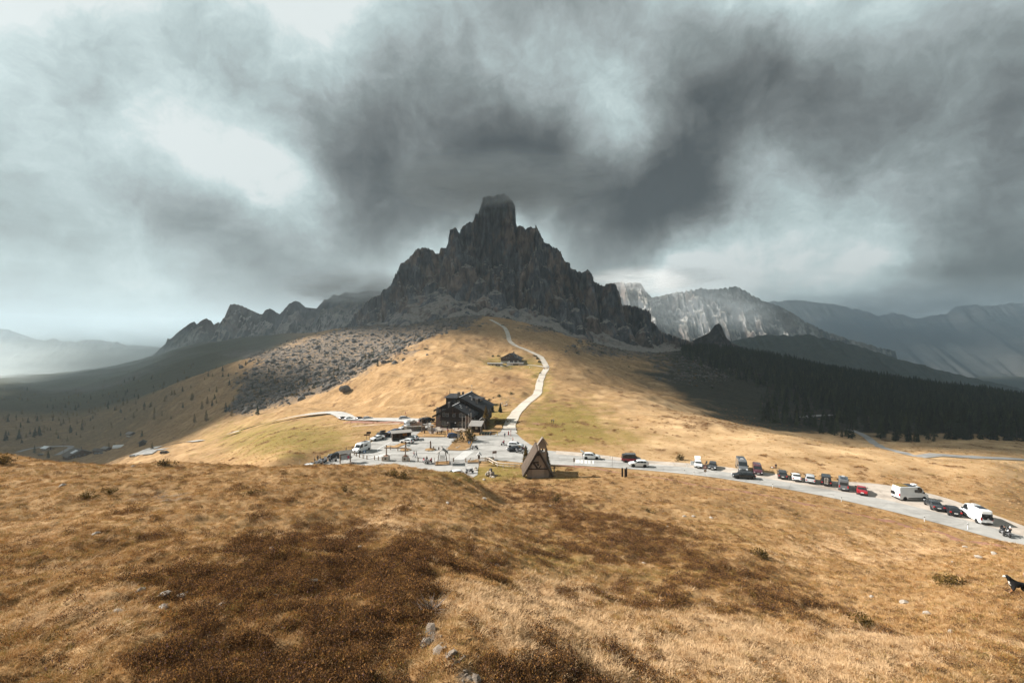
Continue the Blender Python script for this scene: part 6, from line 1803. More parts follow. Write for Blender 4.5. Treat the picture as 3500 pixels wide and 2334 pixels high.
def vehicle(kind, px, py, yaw, mat, label, cat='car', group=None, plane=True, name='parked_car', roof=None, dmin=100, s=1.0, extra=None):
    """yaw: heading of the front, degrees from +X (right) towards +Y (away)"""
    if plane: p = onpv(px, py, ZP + 0.02)
    else:
        p = on(px, py, dmin); p.z += 0.12
    e = empty(name, p, R(yaw), label, cat, group)
    e.scale = (s, s, s)
    K = KIND[kind]
    for nm, me, slot in body_parts(kind):
        o = link(nm, me, e)
        if slot == 'paint':
            if not me.materials: me.materials.append(mat)
            o.material_slots[0].link = 'OBJECT'; o.material_slots[0].material = mat
    t, r = wheel_meshes(K['wr'])
    for x in K['ax']:
        for sd in (-1, 1):
            w = link('wheel', t, e, loc=(x - K['L'] / 2, sd * (K['W'] / 2 - 0.08), K['wr']), rot=(0, 0, 0 if sd > 0 else math.pi))
            link('rim', r, w)
            link('wheel_arch', ARCH, e, loc=(x - K['L'] / 2, sd * (K['W'] / 2 - 0.012), K['wr'] * 1.08), scale=(K['wr'] * 1.2, 1, K['wr'] * 1.2))
    if extra: extra(e, K)
    return e
ARCH = MB().lathe([(0.0, -0.012), (1.0, -0.012), (1.0, 0.020), (0.0, 0.020)], 16, (0, 0, 0), 'y').mesh('wheel_arch', M_PLAST)

def roof_box(e, K): MB().box((-0.3, 0.1, max(z for x, z in K['prof']) + 0.24), (1.9, 0.8, 0.36), taper=0.85).build('roof_box', M_PLAST, e)
def solar(e, K):
    z = max(z for x, z in K['prof'])
    MB().box((-1.2, 0, z + 0.06), (1.5, 1.2, 0.05)).build('solar_panel', M_SOLAR, e); MB().box((0.4, 0, z + 0.08), (0.6, 0.6, 0.14)).build('roof_vent', M_TRIM, e)
def van_side(col):
    def f(e, K):
        for s in (-1, 1):
            MB().box((0.55, s * (K['W'] / 2 * 0.985 + 0.012), 1.85), (1.05, 0.03, 0.55)).build('side_window', M_CGLASS, e)
        z = 2.70
        m = MB().box((-1.9, 0, z + 0.05), (1.9, 1.5, 0.06)).build('roof_deck', simple('ochre_deck', (0.20, 0.13, 0.035), 0.8), e)
        MB().box((-0.2, 0, z + 0.06), (1.3, 1.5, 0.05)).build('solar_panel', M_SOLAR, e); MB().box((1.0, 0.2, z + 0.10), (0.8, 0.7, 0.16)).build('roof_vent', M_WHITE, e)
        [MB().box((0.3, q * (K['W'] / 2 + 0.005), 0.52), (3.2, 0.05, 0.16)).build('side_trim', M_PLAST, e) for q in (-1, 1)]
        link('spare_wheel', wheel_meshes(0.36)[0], e, loc=(-K['L'] / 2 - 0.16, 0.45, 1.3), rot=(0, 0, R(90)))
    return f
def van_rear_rack(e, K):
    solar(e, K)
    MB().box((-K['L'] / 2 - 0.03, 0, 1.75), (0.05, 1.6, 0.7)).build('rear_window', M_CGLASS, e)
    for s in (-1, 1): MB().box((0.9, s * (K['W'] / 2 * 0.985 + 0.012), 1.85), (1.0, 0.03, 0.5)).build('side_window', M_CGLASS, e)
    rk = MB().tube([(-K['L'] / 2 - 0.35, -0.8, 1.1), (-K['L'] / 2 - 0.35, 0.8, 1.1)], 0.04, 6).tube([(-K['L'] / 2 - 0.05, -0.5, 1.1), (-K['L'] / 2 - 0.4, -0.5, 1.1)], 0.03, 6).tube([(-K['L'] / 2 - 0.05, 0.5, 1.1), (-K['L'] / 2 - 0.4, 0.5, 1.1)], 0.03, 6).build('bike_rack', M_METAL, e)
    for y in (-0.45, 0.45): MB().lathe([(0.30, -0.02), (0.34, -0.02), (0.34, 0.02), (0.30, 0.02)], 14, (-K['L'] / 2 - 0.3, y, 1.45), 'x').build('bicycle_wheel', M_TYRE, rk)
def ladder(e, K):
    x = -K['L'] / 2 - 0.07
    m = MB()
    for y in (-0.28, 0.28): m.tube([(x, y, 0.55), (x, y, 1.85)], 0.03, 6)
    for k in range(5): m.tube([(x, -0.28, 0.7 + k * 0.27), (x, 0.28, 0.7 + k * 0.27)], 0.025, 6)
    m.build('ladder', M_WLOG, e)
    MB().box((x + 0.03, 0, 1.45), (0.03, 1.5, 0.6)).build('rear_window', M_CGLASS, e)
def camper(e, K):
    solar(e, K)
    for s in (-1, 1): MB().box((-0.6, s * (K['W'] / 2 * 0.985 + 0.012), 1.8), (1.3, 0.03, 0.5)).build('side_window', M_CGLASS, e)
    MB().box((-K['L'] / 2 - 0.02, 0, 1.8), (0.05, 1.5, 0.65)).build('rear_window', M_CGLASS, e)
def tailgate(w=1.5):
    def f(e, K):
        z = max(z for x, z in K['prof']) - 0.06
        x = -K['L'] / 2 + (K['gr'][1] if K['gr'] else 0)
        o = MB().box((x - 0.45, 0, z + 0.28), (1.0, w, 0.07), (0, R(28), 0)).build('tailgate', P_WHITE, e)
        MB().box((x - 0.43, 0, z + 0.235), (0.7, w * 0.8, 0.03), (0, R(28), 0)).build('tailgate_glass', M_CGLASS, o)
        MB().box((-K['L'] / 2 + 0.02, 0, 1.0), (0.10, w * 0.82, 0.5)).build('boot_opening', M_BLACK, e)
    return f
def tail_and_door(e, K):
    tailgate(1.4)(e, K)
    for s in (-1,):
        MB().box((0.55, -K['W'] / 2 - 0.42, 0.85), (0.10, 0.95, 0.95), (0, 0, R(15))).build('open_door', P_WHITE, e)
def red_lower(e, K):
    [MB().box((-0.25, q * (K['W'] / 2 + 0.012), 0.72), (4.2, 0.035, 0.62)).build('red_lower_side', P_RED, e) for q in (-1, 1)]
    MB().box((-K['L'] / 2 - 0.01, 0, 0.80), (0.06, 1.6, 0.5)).build('red_tail', P_RED, e)
    MB().box((-0.3, 0, 2.04), (2.6, 1.45, 0.12)).build('lifting_roof', P_GREY, e)

def vehicles():
    V = vehicle
    # along the road to the right, from the chapel outwards
    V('suv', 2021, 1568, 186, P_WHITE, 'white off-roader with raised tailgate on the shoulder beyond the crossing stripes', extra=tailgate(1.5)).rotation_euler.z = R(-6)
    V('bus', 2158, 1578, -6, P_DGREY, 'red and grey camper bus partly hidden behind a white car', 'camper', extra=red_lower)
    V('suv', 2182, 1594, 174, P_WHITE, 'white crossover driving on the road in front of the red camper bus', name='driving_car')
    V('hatch', 2386, 1594, 251, P_WHITE, 'white hatchback with open boot and open door on the shoulder', extra=tail_and_door)
    V('hatch', 2436, 1600, 243, P_DGREY, 'small dark grey car next to the white hatchback with open boot')
    V('van', 2535, 1606, 252, P_GREY, 'grey high camper van with roof gear facing the road', 'camper', extra=solar)
    V('wagon', 2541, 1634, 168, P_BLACK, 'black estate car driving on the road below the grey camper van', name='driving_car')
    V('bus', 2588, 1615, 247, P_MAROON, 'maroon van parked beside the grey high camper van', 'van', name='parked_van')
    V('suv', 2674, 1630, 62, P_DGREY, 'dark grey car parked alone right of the maroon van')
    V('sedan', 2721, 1638, 62, P_WHITE, 'white saloon between the dark grey car and the silver off-roader')
    V('suv', 2769, 1645, 58, P_SILVER, 'silver off-roader with dark roof right of the white saloon')
    V('bus', 2823, 1652, 57, P_BLACK, 'black van with a ladder on its back doors', 'van', extra=ladder, name='parked_van')
    V('van', 2882, 1668, 56, P_GREY, 'grey camper van between the black ladder van and the red car', 'camper', extra=camper, s=0.88)
    V('sedan', 2945, 1684, 55, P_RED, 'red car at the end of the parked row before the gap')
    V('van', 3110, 1705, 3, P_WHITE, 'long white van with ochre roof deck standing lengthwise', 'van', extra=van_side(0), name='parked_van')
    V('sedan', 3192, 1735, 66, P_DGREY, 'dark grey car behind the long white van')
    V('hatch', 3252, 1754, 63, P_BLACK, 'black hatchback next to the white camper at the far right')
    V('van', 3335, 1775, 74, P_WHITE, 'white camper van with bicycles on its back at the far right', 'camper', extra=van_rear_rack, s=0.92)
    # car park
    V('van', 1237, 1542, 246, P_WHITE, 'white camper van at the left bend of the car park', 'camper', extra=camper, s=0.92)
    V('sedan', 1290, 1503, 232, P_WHITE, 'white saloon parked ahead of the brown off-roader on the left edge')
    V('suv', 1312, 1493, 40, P_BROWN, 'dark brown off-roader with a roof box on the left edge', extra=roof_box)
    V('wagon', 1348, 1481, 225, P_BLUE, 'dark blue estate car on the left edge of the car park')
    V('suv', 1386, 1468, 222, P_SILVER, 'silver car below the white camper near the deck')
    V('van', 1407, 1460, 40, P_WHITE, 'white high van at the top of the left row near the deck', 'camper', extra=camper, s=0.9)
    V('hatch', 1391, 1514, 160, P_WHITE, 'nearer of the two white hatchbacks by the wooden shelter')
    V('hatch', 1408, 1503, 160, P_WHITE, 'farther of the two white hatchbacks by the wooden shelter')
    V('hatch', 1551, 1495, 8, P_BLUE, 'blue hatchback in front of the terrace arch')
    V('suv', 1762, 1529, -12, P_WHITE, 'white car parked behind the black saloon near the path gate')
    V('sedan', 1761, 1541, 192, P_BLACK, 'black saloon beside the motorcycles near the chapel')
    V('wagon', 1153, 1563, 190, P_BLACK, 'black estate car by the motorcycles at the lower left corner')
    V('hatch', 1552, 1628, 200, P_WHITE, 'white car roof just showing above the grassy crest')
    V('hatch', 1046, 1606, 190, P_WHITE, 'white car roof half hidden at the lower left corner of the car park')
    # road behind the hotel
    for px, py, yw, m, lb in ((1172, 1433, 60, P_DGREY, 'dark car leftmost on the road behind the hotel'), (1192, 1434, 50, P_WHITE, 'white car second from left on the road behind the hotel'), (1230, 1434, 55, P_DGREY, 'dark car third from left on the road behind the hotel'),
                             (1258, 1434, 20, P_SILVER, 'grey estate car fourth from left on the road behind the hotel'), (1383, 1434, 8, P_SILVER, 'grey saloon nearest the hotel on the road behind it')):
        V('wagon' if m is P_SILVER else 'hatch', px, py, yw, m, lb, plane=False, dmin=170)
    V('suv', 1452, 1443, 30, P_BLACK, 'black car left of the hotel corner, partly behind the deck', plane=False, dmin=165)
    V('suv', 1466, 1441, 30, P_DGREY, 'dark grey car tight against the hotel corner behind the deck', plane=False, dmin=165)
    V('wagon', 455, 1561, 5, P_SILVER, 'silver car on the road bend below the left meadow', plane=False, dmin=240, name='driving_car')
    V('bus', 563, 1551, 15, P_BLACK, 'black van parked beside the road bend below the left meadow', 'van', plane=False, dmin=220, name='parked_van')
    V('hatch', 330, 1552, 20, P_DGREY, 'dark car in front of the valley sheds', plane=False, dmin=240)
    V('wagon', 345, 1550, 20, P_GREY, 'grey car nearest the valley sheds', plane=False, dmin=240)
    V('wagon', 140, 1555, 15, P_DGREY, 'dark car beside the valley road left of the chalet', plane=False, dmin=240)
vehicles()

# ------------------------------------------------------------------ motorcycles and bicycles
_moto = {}
def moto_meshes():
    if _moto: return _moto
    r = 0.31
    _moto['tyre'] = MB().lathe([(r * 0.78, -0.06), (r * 0.95, -0.06), (r, 0), (r * 0.95, 0.06), (r * 0.78, 0.06)], 18, (0, 0, 0), 'y').mesh('wheel', M_TYRE, True)
    m = MB().lathe([(0.0, -0.03), (0.06, -0.05), (0.06, 0.05), (0.0, 0.03)], 8, (0, 0, 0), 'y')
    for k in range(5):
        a = k * 2 * math.pi / 5; m.tube([(0, 0, 0), (r * 0.8 * math.cos(a), 0, r * 0.8 * math.sin(a))], 0.02, 5)
    _moto['rim'] = m.mesh('rim', M_RIM)
    _moto['tank'] = MB().blob((0.18, 0, 0.86), (0.34, 0.17, 0.17), 12, 8).mesh('tank', M_PLAST, True)
    _moto['fairing'] = MB().blob((0.56, 0, 0.92), (0.20, 0.20, 0.24), 10, 8).blob((0.40, 0, 0.66), (0.24, 0.20, 0.20), 10, 8).mesh('fairing', M_PLAST, True)
    _moto['seat'] = MB().blob((-0.38, 0, 0.84), (0.42, 0.15, 0.09), 12, 6).mesh('seat', M_BLACK, True)
    e = MB().blob((0.10, 0, 0.46), (0.30, 0.20, 0.22), 10, 6).tube([(0.55, 0, 0.95), (0.18, 0, 0.35), (-0.5, 0, 0.75)], 0.04, 6)
    for s in (-1, 1):
        e.tube([(0.46, s * 0.09, 0.98), (0.70, s * 0.09, 0.31)], 0.03, 6); e.tube([(0.0, s * 0.09, 0.36), (-0.68, s * 0.09, 0.31)], 0.03, 6)
    e.tube([(0.1, -0.16, 0.3), (-0.5, -0.18, 0.42), (-0.85, -0.2, 0.55)], [0.05, 0.06, 0.07], 8)
    _moto['frame'] = e.mesh('frame', M_METAL)
    _moto['bar'] = MB().tube([(0.34, -0.40, 1.08), (0.44, -0.15, 1.06), (0.44, 0.15, 1.06), (0.34, 0.40, 1.08)], 0.02, 6).mesh('handlebar', M_BLACK)
    _moto['screen'] = MB().prism([(0.66, -0.16, 1.08), (0.66, 0.16, 1.08), (0.50, 0.12, 1.36), (0.50, -0.12, 1.36)], (0.01, 0, 0.004)).mesh('windshield', M_CGLASS)
    _moto['case'] = MB().box((0, 0, 0), (0.42, 0.20, 0.34)).mesh('pannier', M_METAL)
    _moto['lamp'] = MB().blob((0.74, 0, 0.92), (0.05, 0.09, 0.07), 8, 6).mesh('headlight', M_HEAD)
    return _moto
def moto(px, py, yaw, mat, label, lean=8, cases=True, group='motorcycles in the car park', p=None):
    M = moto_meshes()
    e = empty('motorcycle', p or onpv(px, py, ZP + 0.02), R(yaw), label, 'motorcycle', group)
    e.rotation_euler = (R(lean), 0, R(yaw))
    for x in (0.70, -0.70):
        w = link('wheel', M['tyre'], e, loc=(x, 0, 0.31)); link('rim', M['rim'], w)
    for nm, k in (('tank', 'tank'), ('fairing', 'fairing')):
        o = link(nm, M[k], e); o.material_slots[0].link = 'OBJECT'; o.material_slots[0].material = mat
    for nm, k in (('seat', 'seat'), ('frame', 'frame'), ('handlebar', 'bar'), ('windshield', 'screen'), ('headlight', 'lamp')): link(nm, M[k], e)
    if cases:
        for s in (-1, 1): link('pannier', M['case'], e, loc=(-0.62, s * 0.27, 0.68))
        link('top_case', M['case'], e, loc=(-0.86, 0, 1.02), rot=(0, 0, R(90)))
    return e
def motos():
    moto(1117, 1575, 190, P_SILVER, 'silver motorcycle in front of the black estate car'); moto(1138, 1577, 185, P_BLACK, 'black motorcycle nearest the info board')
    moto(1098, 1584, 215, P_WHITE, 'white motorcycle in the middle of the lower left row'); moto(1088, 1589, 215, P_SILVER, 'silver touring motorcycle left in the lower left row'); moto(1104, 1580, 215, P_GREY, 'grey motorcycle between the white and silver ones'); moto(1072, 1594, 200, P_GREY, 'grey motorcycle leftmost in the lower left row')
    moto(1449, 1583, 120, P_RED, 'red motorcycle left of the standing rider'); moto(1468, 1583, 60, P_RED, 'red motorcycle right of the standing rider')
    moto(1605, 1616, 12, P_GREY, 'grey adventure motorcycle alone at the lower car park edge'); moto(1623, 1535, 10, P_BLACK, 'black motorcycle beside the island with the bush')
    moto(1718, 1520, 60, P_RED, 'red motorcycle alone near the path gate', cases=False); moto(1774, 1546, 20, P_SILVER, 'silver motorcycle beside the black saloon'); moto(1788, 1549, 75, P_BLACK, 'dark motorcycle nearest the chapel spruce')
    moto(3423, 1826, 60, P_BLACK, 'black motorcycle ridden along the road at the far right', 12, False, None); moto(3443, 1832, 60, P_WHITE, 'white and black motorcycle following at the far right road edge', 12, False, None)
motos()

# ------------------------------------------------------------------ people and the dog
def skin_mesh(name, verts, edges, radii, root=0, sub=1):
    me = bpy.data.meshes.new(name); me.from_pydata(verts, edges, [])
    o = bpy.data.objects.new(name, me); COL.objects.link(o)
    md = o.modifiers.new('skin', 'SKIN')
    sv = me.skin_vertices[0].data if me.skin_vertices else None
    if sv is None:
        me.attributes.new('dummy', 'FLOAT', 'POINT'); sv = me.skin_vertices[0].data
    for i, r in enumerate(radii):
        sv[i].radius = r if hasattr(r, '__len__') else (r, r)
        sv[i].use_root = (i == root)
    ss = o.modifiers.new('sub', 'SUBSURF'); ss.levels = sub; ss.render_levels = sub
    dg = bpy.context.evaluated_depsgraph_get(); dg.update()
    out = bpy.data.meshes.new_from_object(o.evaluated_get(dg))
    bpy.data.objects.remove(o)
    out.name = name
    return out
SKIN = simple('skin', (0.42, 0.24, 0.16), 0.6, 0.1)
HAIRM = simple('dark_hair', (0.03, 0.02, 0.014), 0.8, 0.2)
POSES = {}
def pose_mesh(pose):
    if pose in POSES: return POSES[pose]
    J = {  # standing, facing +x
     'pelvis': (0, 0, .95), 'waist': (0, 0, 1.10), 'chest': (0, 0, 1.32), 'neck': (0, 0, 1.48), 'head': (.02, 0, 1.58), 'crown': (.01, 0, 1.73)}
    L = {'hip': (0, .09, .90), 'knee': (.02, .10, .49), 'ankle': (-.02, .11, .08), 'toe': (.14, .12, .03), 'sh': (0, .19, 1.40), 'el': (-.04, .25, 1.12), 'wr': (.04, .25, .88), 'hand': (.06, .25, .79)}
    def side(s, **ch):
        d = dict(L); d.update(ch); return {k + s: (v[0], v[1] * (1 if s == 'l' else -1), v[2]) for k, v in d.items()}
    if pose == 'stand': A = {**side('l'), **side('r')}
    elif pose == 'walk':
        A = {**side('l', knee=(.20, .09, .50), ankle=(.25, .09, .09), toe=(.42, .09, .06), el=(-.16, .23, 1.16), wr=(-.14, .23, .93), hand=(-.13, .23, .84)),
             **side('r', knee=(-.06, .09, .49), ankle=(-.36, .09, .13), toe=(-.22, .09, .03), el=(.10, .24, 1.13), wr=(.26, .22, .96), hand=(.32, .21, .90))}
    elif pose == 'photo':
        A = {**side('l', el=(.12, .26, 1.22), wr=(.30, .10, 1.42), hand=(.34, .06, 1.50)), **side('r', el=(.12, .26, 1.22), wr=(.30, .10, 1.42), hand=(.34, .05, 1.50))}
    elif pose in ('sit', 'ride'):
        dz = -.48 if pose == 'sit' else -.05
        J = {k: (v[0] + (.10 * (v[2] - .95) if pose == 'sit' else .35 * (v[2] - .95)), v[1], v[2] + dz) for k, v in J.items()}
        z = .95 + dz
        lean = 0 if pose == 'sit' else .14
        A = {}
        for s in 'lr':
            A.update(side(s, hip=(0, .10, z - .04), knee=(.42, .13, z + .02 if pose == 'sit' else z - .18), ankle=((.44, .12, .08) if pose == 'sit' else (.10, .22, z - .48)), toe=((.58, .12, .03) if pose == 'sit' else (.25, .22, z - .50)),
                          sh=(.05 + lean, .19, z + .45), el=(.16 + lean, .24, z + .20), wr=(.36 + lean, .20, z + .16) if pose == 'sit' else (.50, .30, z + .20), hand=(.44 + lean, .17, z + .17) if pose == 'sit' else (.58, .32, z + .19)))
    elif pose == 'lie':
        J = {k: (-(v[2] - .95), 0, .14 + (0.10 if k in ('head', 'crown') else 0)) for k, v in J.items()}
        A = {}
        for s in 'lr':
            A.update(side(s, hip=(.05, .09, .13), knee=(.44, .10, .30), ankle=(.80, .11, .09), toe=(.88, .11, .20), sh=(-.45, .19, .14), el=(-.25, .30, .08), wr=(-.02, .26, .10), hand=(.05, .24, .11)))
    P = {**J, **A}
    order = list(P.keys())
    ed = [('pelvis', 'waist'), ('waist', 'chest'), ('chest', 'neck'), ('neck', 'head'), ('head', 'crown')]
    for s in 'lr': ed += [('pelvis', 'hip' + s), ('hip' + s, 'knee' + s), ('knee' + s, 'ankle' + s), ('ankle' + s, 'toe' + s), ('chest', 'sh' + s), ('sh' + s, 'el' + s), ('el' + s, 'wr' + s), ('wr' + s, 'hand' + s)]
    rad = {'pelvis': (.15, .12), 'waist': (.14, .11), 'chest': (.17, .12), 'neck': .06, 'head': .095, 'crown': .075, 'hip': .10, 'knee': .068, 'ankle': .05, 'toe': .045, 'sh': .075, 'el': .055, 'wr': .040, 'hand': .045}
    me = skin_mesh('body', [P[k] for k in order], [(order.index(a), order.index(b)) for a, b in ed], [rad.get(k, rad.get(k[:-1], .05)) for k in order])
    # fingers, closed into the same mesh
    bm = bmesh.new(); bm.from_mesh(me)
    for s in 'lr':
        h = Vector(P['hand' + s]); w = Vector(P['wr' + s]); d = (h - w).normalized(); sd = d.cross(Vector((0, 1, 0))).normalized()
        m = MB()
        for k, ln in enumerate((.070, .080, .075, .060)):
            b = h + d * 0.02 + sd * (k - 1.5) * 0.019; m.tube([b, b + d * ln * .6, b + d * ln + Vector((0, -0.012 if s == 'l' else 0.012, 0))], [.010, .009, .007], 5)
        b = w + d * 0.05 + sd * 0.035; m.tube([b, b + sd * 0.03 + d * 0.03, b + sd * 0.035 + d * 0.06], [.011, .010, .008], 5)
        t = m.mesh('f', SKIN); bm.from_mesh(t); bpy.data.meshes.remove(t)
    bm.to_mesh(me); bm.free()
    segs = [(Vector(P[a]), Vector(P[b]), a.rstrip('lr') if a not in P or a[-1] in 'lr' else a, b) for a, b in ed]
    def region(a, b):
        k = b if b in ('waist', 'chest', 'neck', 'head', 'crown') else b[:-1]
        return {'waist': 0, 'chest': 0, 'neck': 2, 'head': 2, 'crown': 2, 'hip': 1, 'knee': 1, 'ankle': 1, 'toe': 3, 'sh': 0, 'el': 0, 'wr': 0, 'hand': 2}[k]
    S = [(Vector(P[a]), Vector(P[b]), region(a, b)) for a, b in ed]
    mi = []
    for f in me.polygons:
        c = f.center; best = 9; r_ = 0
        for a, b, rg in S:
            t = max(0, min(1, (c - a).dot(b - a) / (b - a).length_squared)); d = (c - a - (b - a) * t).length
            if d < best: best = d; r_ = rg
        mi.append(r_)
    me.materials.clear()
    for m_ in (P_BLACK, P_BLACK, SKIN, M_BLACK): me.materials.append(m_)
    me.polygons.foreach_set('material_index', mi)
    me.polygons.foreach_set('use_smooth', [True] * len(me.polygons)); me.update()
    hd = Vector(P['head']); cr_ = Vector(P['crown']); up = (cr_ - hd).normalized()
    hm = MB().blob(hd + up * 0.09 - Vector((.015, 0, 0)), (.105, .10, .10), 10, 6).mesh('hair', HAIRM, True)
    fm = MB().blob(hd + up * 0.03 + Vector((.105, 0, 0)), (.022, .016, .024), 6, 4)
    ey = MB()
    for s in (-1, 1): ey.blob(hd + up * 0.055 + Vector((.088, s * .035, 0)), (.012, .014, .010), 6, 4)
    mo = MB().box(hd - up * 0.015 + Vector((.088, 0, 0)), (.012, .045, .010))
    POSES[pose] = (me, hm, fm.mesh('nose', SKIN), ey.mesh('eyes', M_BLACK), mo.mesh('mouth', M_RED), P)
    return POSES[pose]
def cloth(name, c): return simple(name, c, 0.85, 0.2, 6)
C_BLK = cloth('black_cloth', (0.012, 0.012, 0.014)); C_BLU = cloth('blue_cloth', (0.05, 0.08, 0.15)); C_GRY = cloth('grey_cloth', (0.16, 0.165, 0.17)); C_WHT = cloth('white_cloth', (0.6, 0.6, 0.58)); C_PNK = cloth('pink_cloth', (0.36, 0.16, 0.13)); C_RED = cloth('red_cloth', (0.28, 0.04, 0.04)); C_TEAL = cloth('pale_blue_cloth', (0.42, 0.52, 0.55)); C_JEAN = cloth('denim', (0.05, 0.07, 0.11))
def person(px, py, pose, yaw, top, legs, label, plane=True, dmin=100, pack=None, h=1.75, p=None, dz=0.0, helmet=None, group=None):
    me, hm, nm, ey, mo, P = pose_mesh(pose)
    if p is None:
        p = onpv(px, py, ZP + 0.02) if plane else on(px, py, dmin)
    e = link('person', me, loc=p + Vector((0, 0, dz)), rot=(0, 0, R(yaw)), scale=h / 1.80)
    tag(e, label, 'person', group)
    for i, m in ((0, top), (1, legs)):
        e.material_slots[i].link = 'OBJECT'; e.material_slots[i].material = m
    link('hair', hm, e); link('nose', nm, e); link('eyes', ey, e); link('mouth', mo, e)
    if pack:
        c = Vector(P['chest']); MB().blob(c + Vector((-.20, 0, -.05)), (.12, .16, .24), 10, 8).build('backpack', pack, e, True)
    if helmet:
        hd = Vector(P['head']); MB().blob(hd + Vector((0, 0, .06)), (.15, .14, .16), 10, 8).build('helmet', helmet, e, True)
    return e
def people():
    p = person
    p(1076, 1585, 'stand', 20, C_BLK, C_BLK, 'person in black riding clothes, leftmost of the trio by the motorcycles'); p(1086, 1577, 'stand', -60, C_BLK, C_BLK, 'person in black, middle of the trio by the motorcycles'); p(1094, 1577, 'stand', 200, C_BLK, C_GRY, 'person in black jacket, rightmost of the trio by the motorcycles')
    p(1187, 1572, 'photo', 150, C_BLK, C_BLK, 'person in black standing just behind the info board')
    p(1415, 1563, 'walk', 0, C_RED, C_JEAN, 'walker in dark red jacket, left of the pair crossing the road'); p(1423, 1564, 'walk', 0, C_GRY, C_JEAN, 'walker in grey top, right of the pair crossing the road')
    p(1459, 1581, 'stand', 250, C_BLK, C_BLK, 'rider in black standing between the two red motorcycles')
    p(1725, 1497, 'walk', 100, C_BLK, C_GRY, 'walker with a dark backpack at the path gate', pack=C_BLU)
    p(1753, 1513, 'stand', 200, C_PNK, C_BLK, 'person in pink top behind the white parked car')
    p(1677, 1489, 'stand', 240, C_GRY, C_BLK, 'person in grey leaning at the fence with bicycles')
    p(1733, 1389, 'stand', 250, C_WHT, C_JEAN, 'person in white top on the lawn by the white stones', plane=False, dmin=150); p(1728, 1391, 'stand', 250, C_RED, C_BLK, 'small child beside the person in white on the lawn', plane=False, dmin=150, h=1.0)
    p(1886, 1447, 'walk', 60, C_BLK, C_BLK, 'left walker of the pair on the green slope right of the path', plane=False, dmin=120); p(1892, 1447, 'walk', 60, C_GRY, C_BLK, 'right walker of the pair on the green slope right of the path', plane=False, dmin=120)
    p(1894, 1617, 'photo', 20, C_BLK, C_GRY, 'person in dark jacket and light trousers behind the chapel', plane=False, dmin=90)
    p(1842, 1305, 'walk', 95, C_BLU, C_BLK, 'lone walker on the middle of the ridge path', plane=False, dmin=200)
    for i, (a, b, t) in enumerate(((1859, 1263, C_RED), (1862, 1263, C_GRY), (1870, 1261, C_BLK), (1874, 1258, C_BLU))):
        p(a, b, 'walk', 100, t, C_BLK, ['walker in red at the chalet turning', 'walker in grey beside the red one at the chalet turning', 'walker in black at the right of the chalet turning', 'walker in blue farthest at the chalet turning'][i], plane=False, dmin=240)
    p(1848, 1272, 'sit', 0, C_BLU, C_BLK, 'person resting at the path edge below the chalet turning', plane=False, dmin=240)
    p(1386, 1418, 'walk', 170, C_RED, C_PNK, 'person in red on the slope above the road behind the hotel', plane=False, dmin=170)
    p(2641, 1599, 'lie', 20, C_WHT, C_PNK, 'person lying in the grass above the parked cars', plane=False, dmin=90); p(2652, 1600, 'sit', 250, C_BLK, C_BLK, 'person in black sitting in the grass above the parked cars', plane=False, dmin=90)
    # on the terrace
    for i, (x, y, t) in enumerate(((1.9, -4.1, C_WHT), (3.6, -4.6, C_RED), (-4.3, -5.9, C_BLU))):
        p(0, 0, 'sit', 90 + 60 * i, t, C_BLK, ['guest in white seated on the terrace near the door', 'guest in red seated at the right terrace table', 'guest in blue seated at the left terrace table'][i], p=hw(x, y, 0.06))
    p(0, 0, 'stand', 260, C_RED, C_JEAN, 'person in red standing at the terrace edge behind the blue car', p=hw(0.9, -8.0, 0.06)); p(0, 0, 'stand', 200, C_BLK, C_JEAN, 'person in black standing at the terrace edge behind the blue car', p=hw(2.3, -8.2, 0.06)); p(0, 0, 'stand', 90, C_BLK, C_BLK, 'person in black at the hotel door', p=hw(-1.2, -2.0, 0.06))
    for a, b, t, hl, lb in ((3423, 1826, C_BLK, P_BLACK, 'rider in black on the first motorcycle at the far right'), (3443, 1832, C_BLK, P_WHITE, 'rider on the second motorcycle at the far right')):
        q = onpv(a, b, ZP + 0.02); d = Vector((math.cos(R(60)), math.sin(R(60)), 0))
        p(0, 0, 'ride', 60, t, C_BLK, lb, p=q - d * 0.25, helmet=hl, dz=-0.02).rotation_euler = (R(12), 0, R(60))
    q = on(3530, 2022, 15)
    e = p(0, 0, 'walk', 190, C_TEAL, C_JEAN, 'person in pale blue jacket at the right edge beside the black dog', p=q)
people()
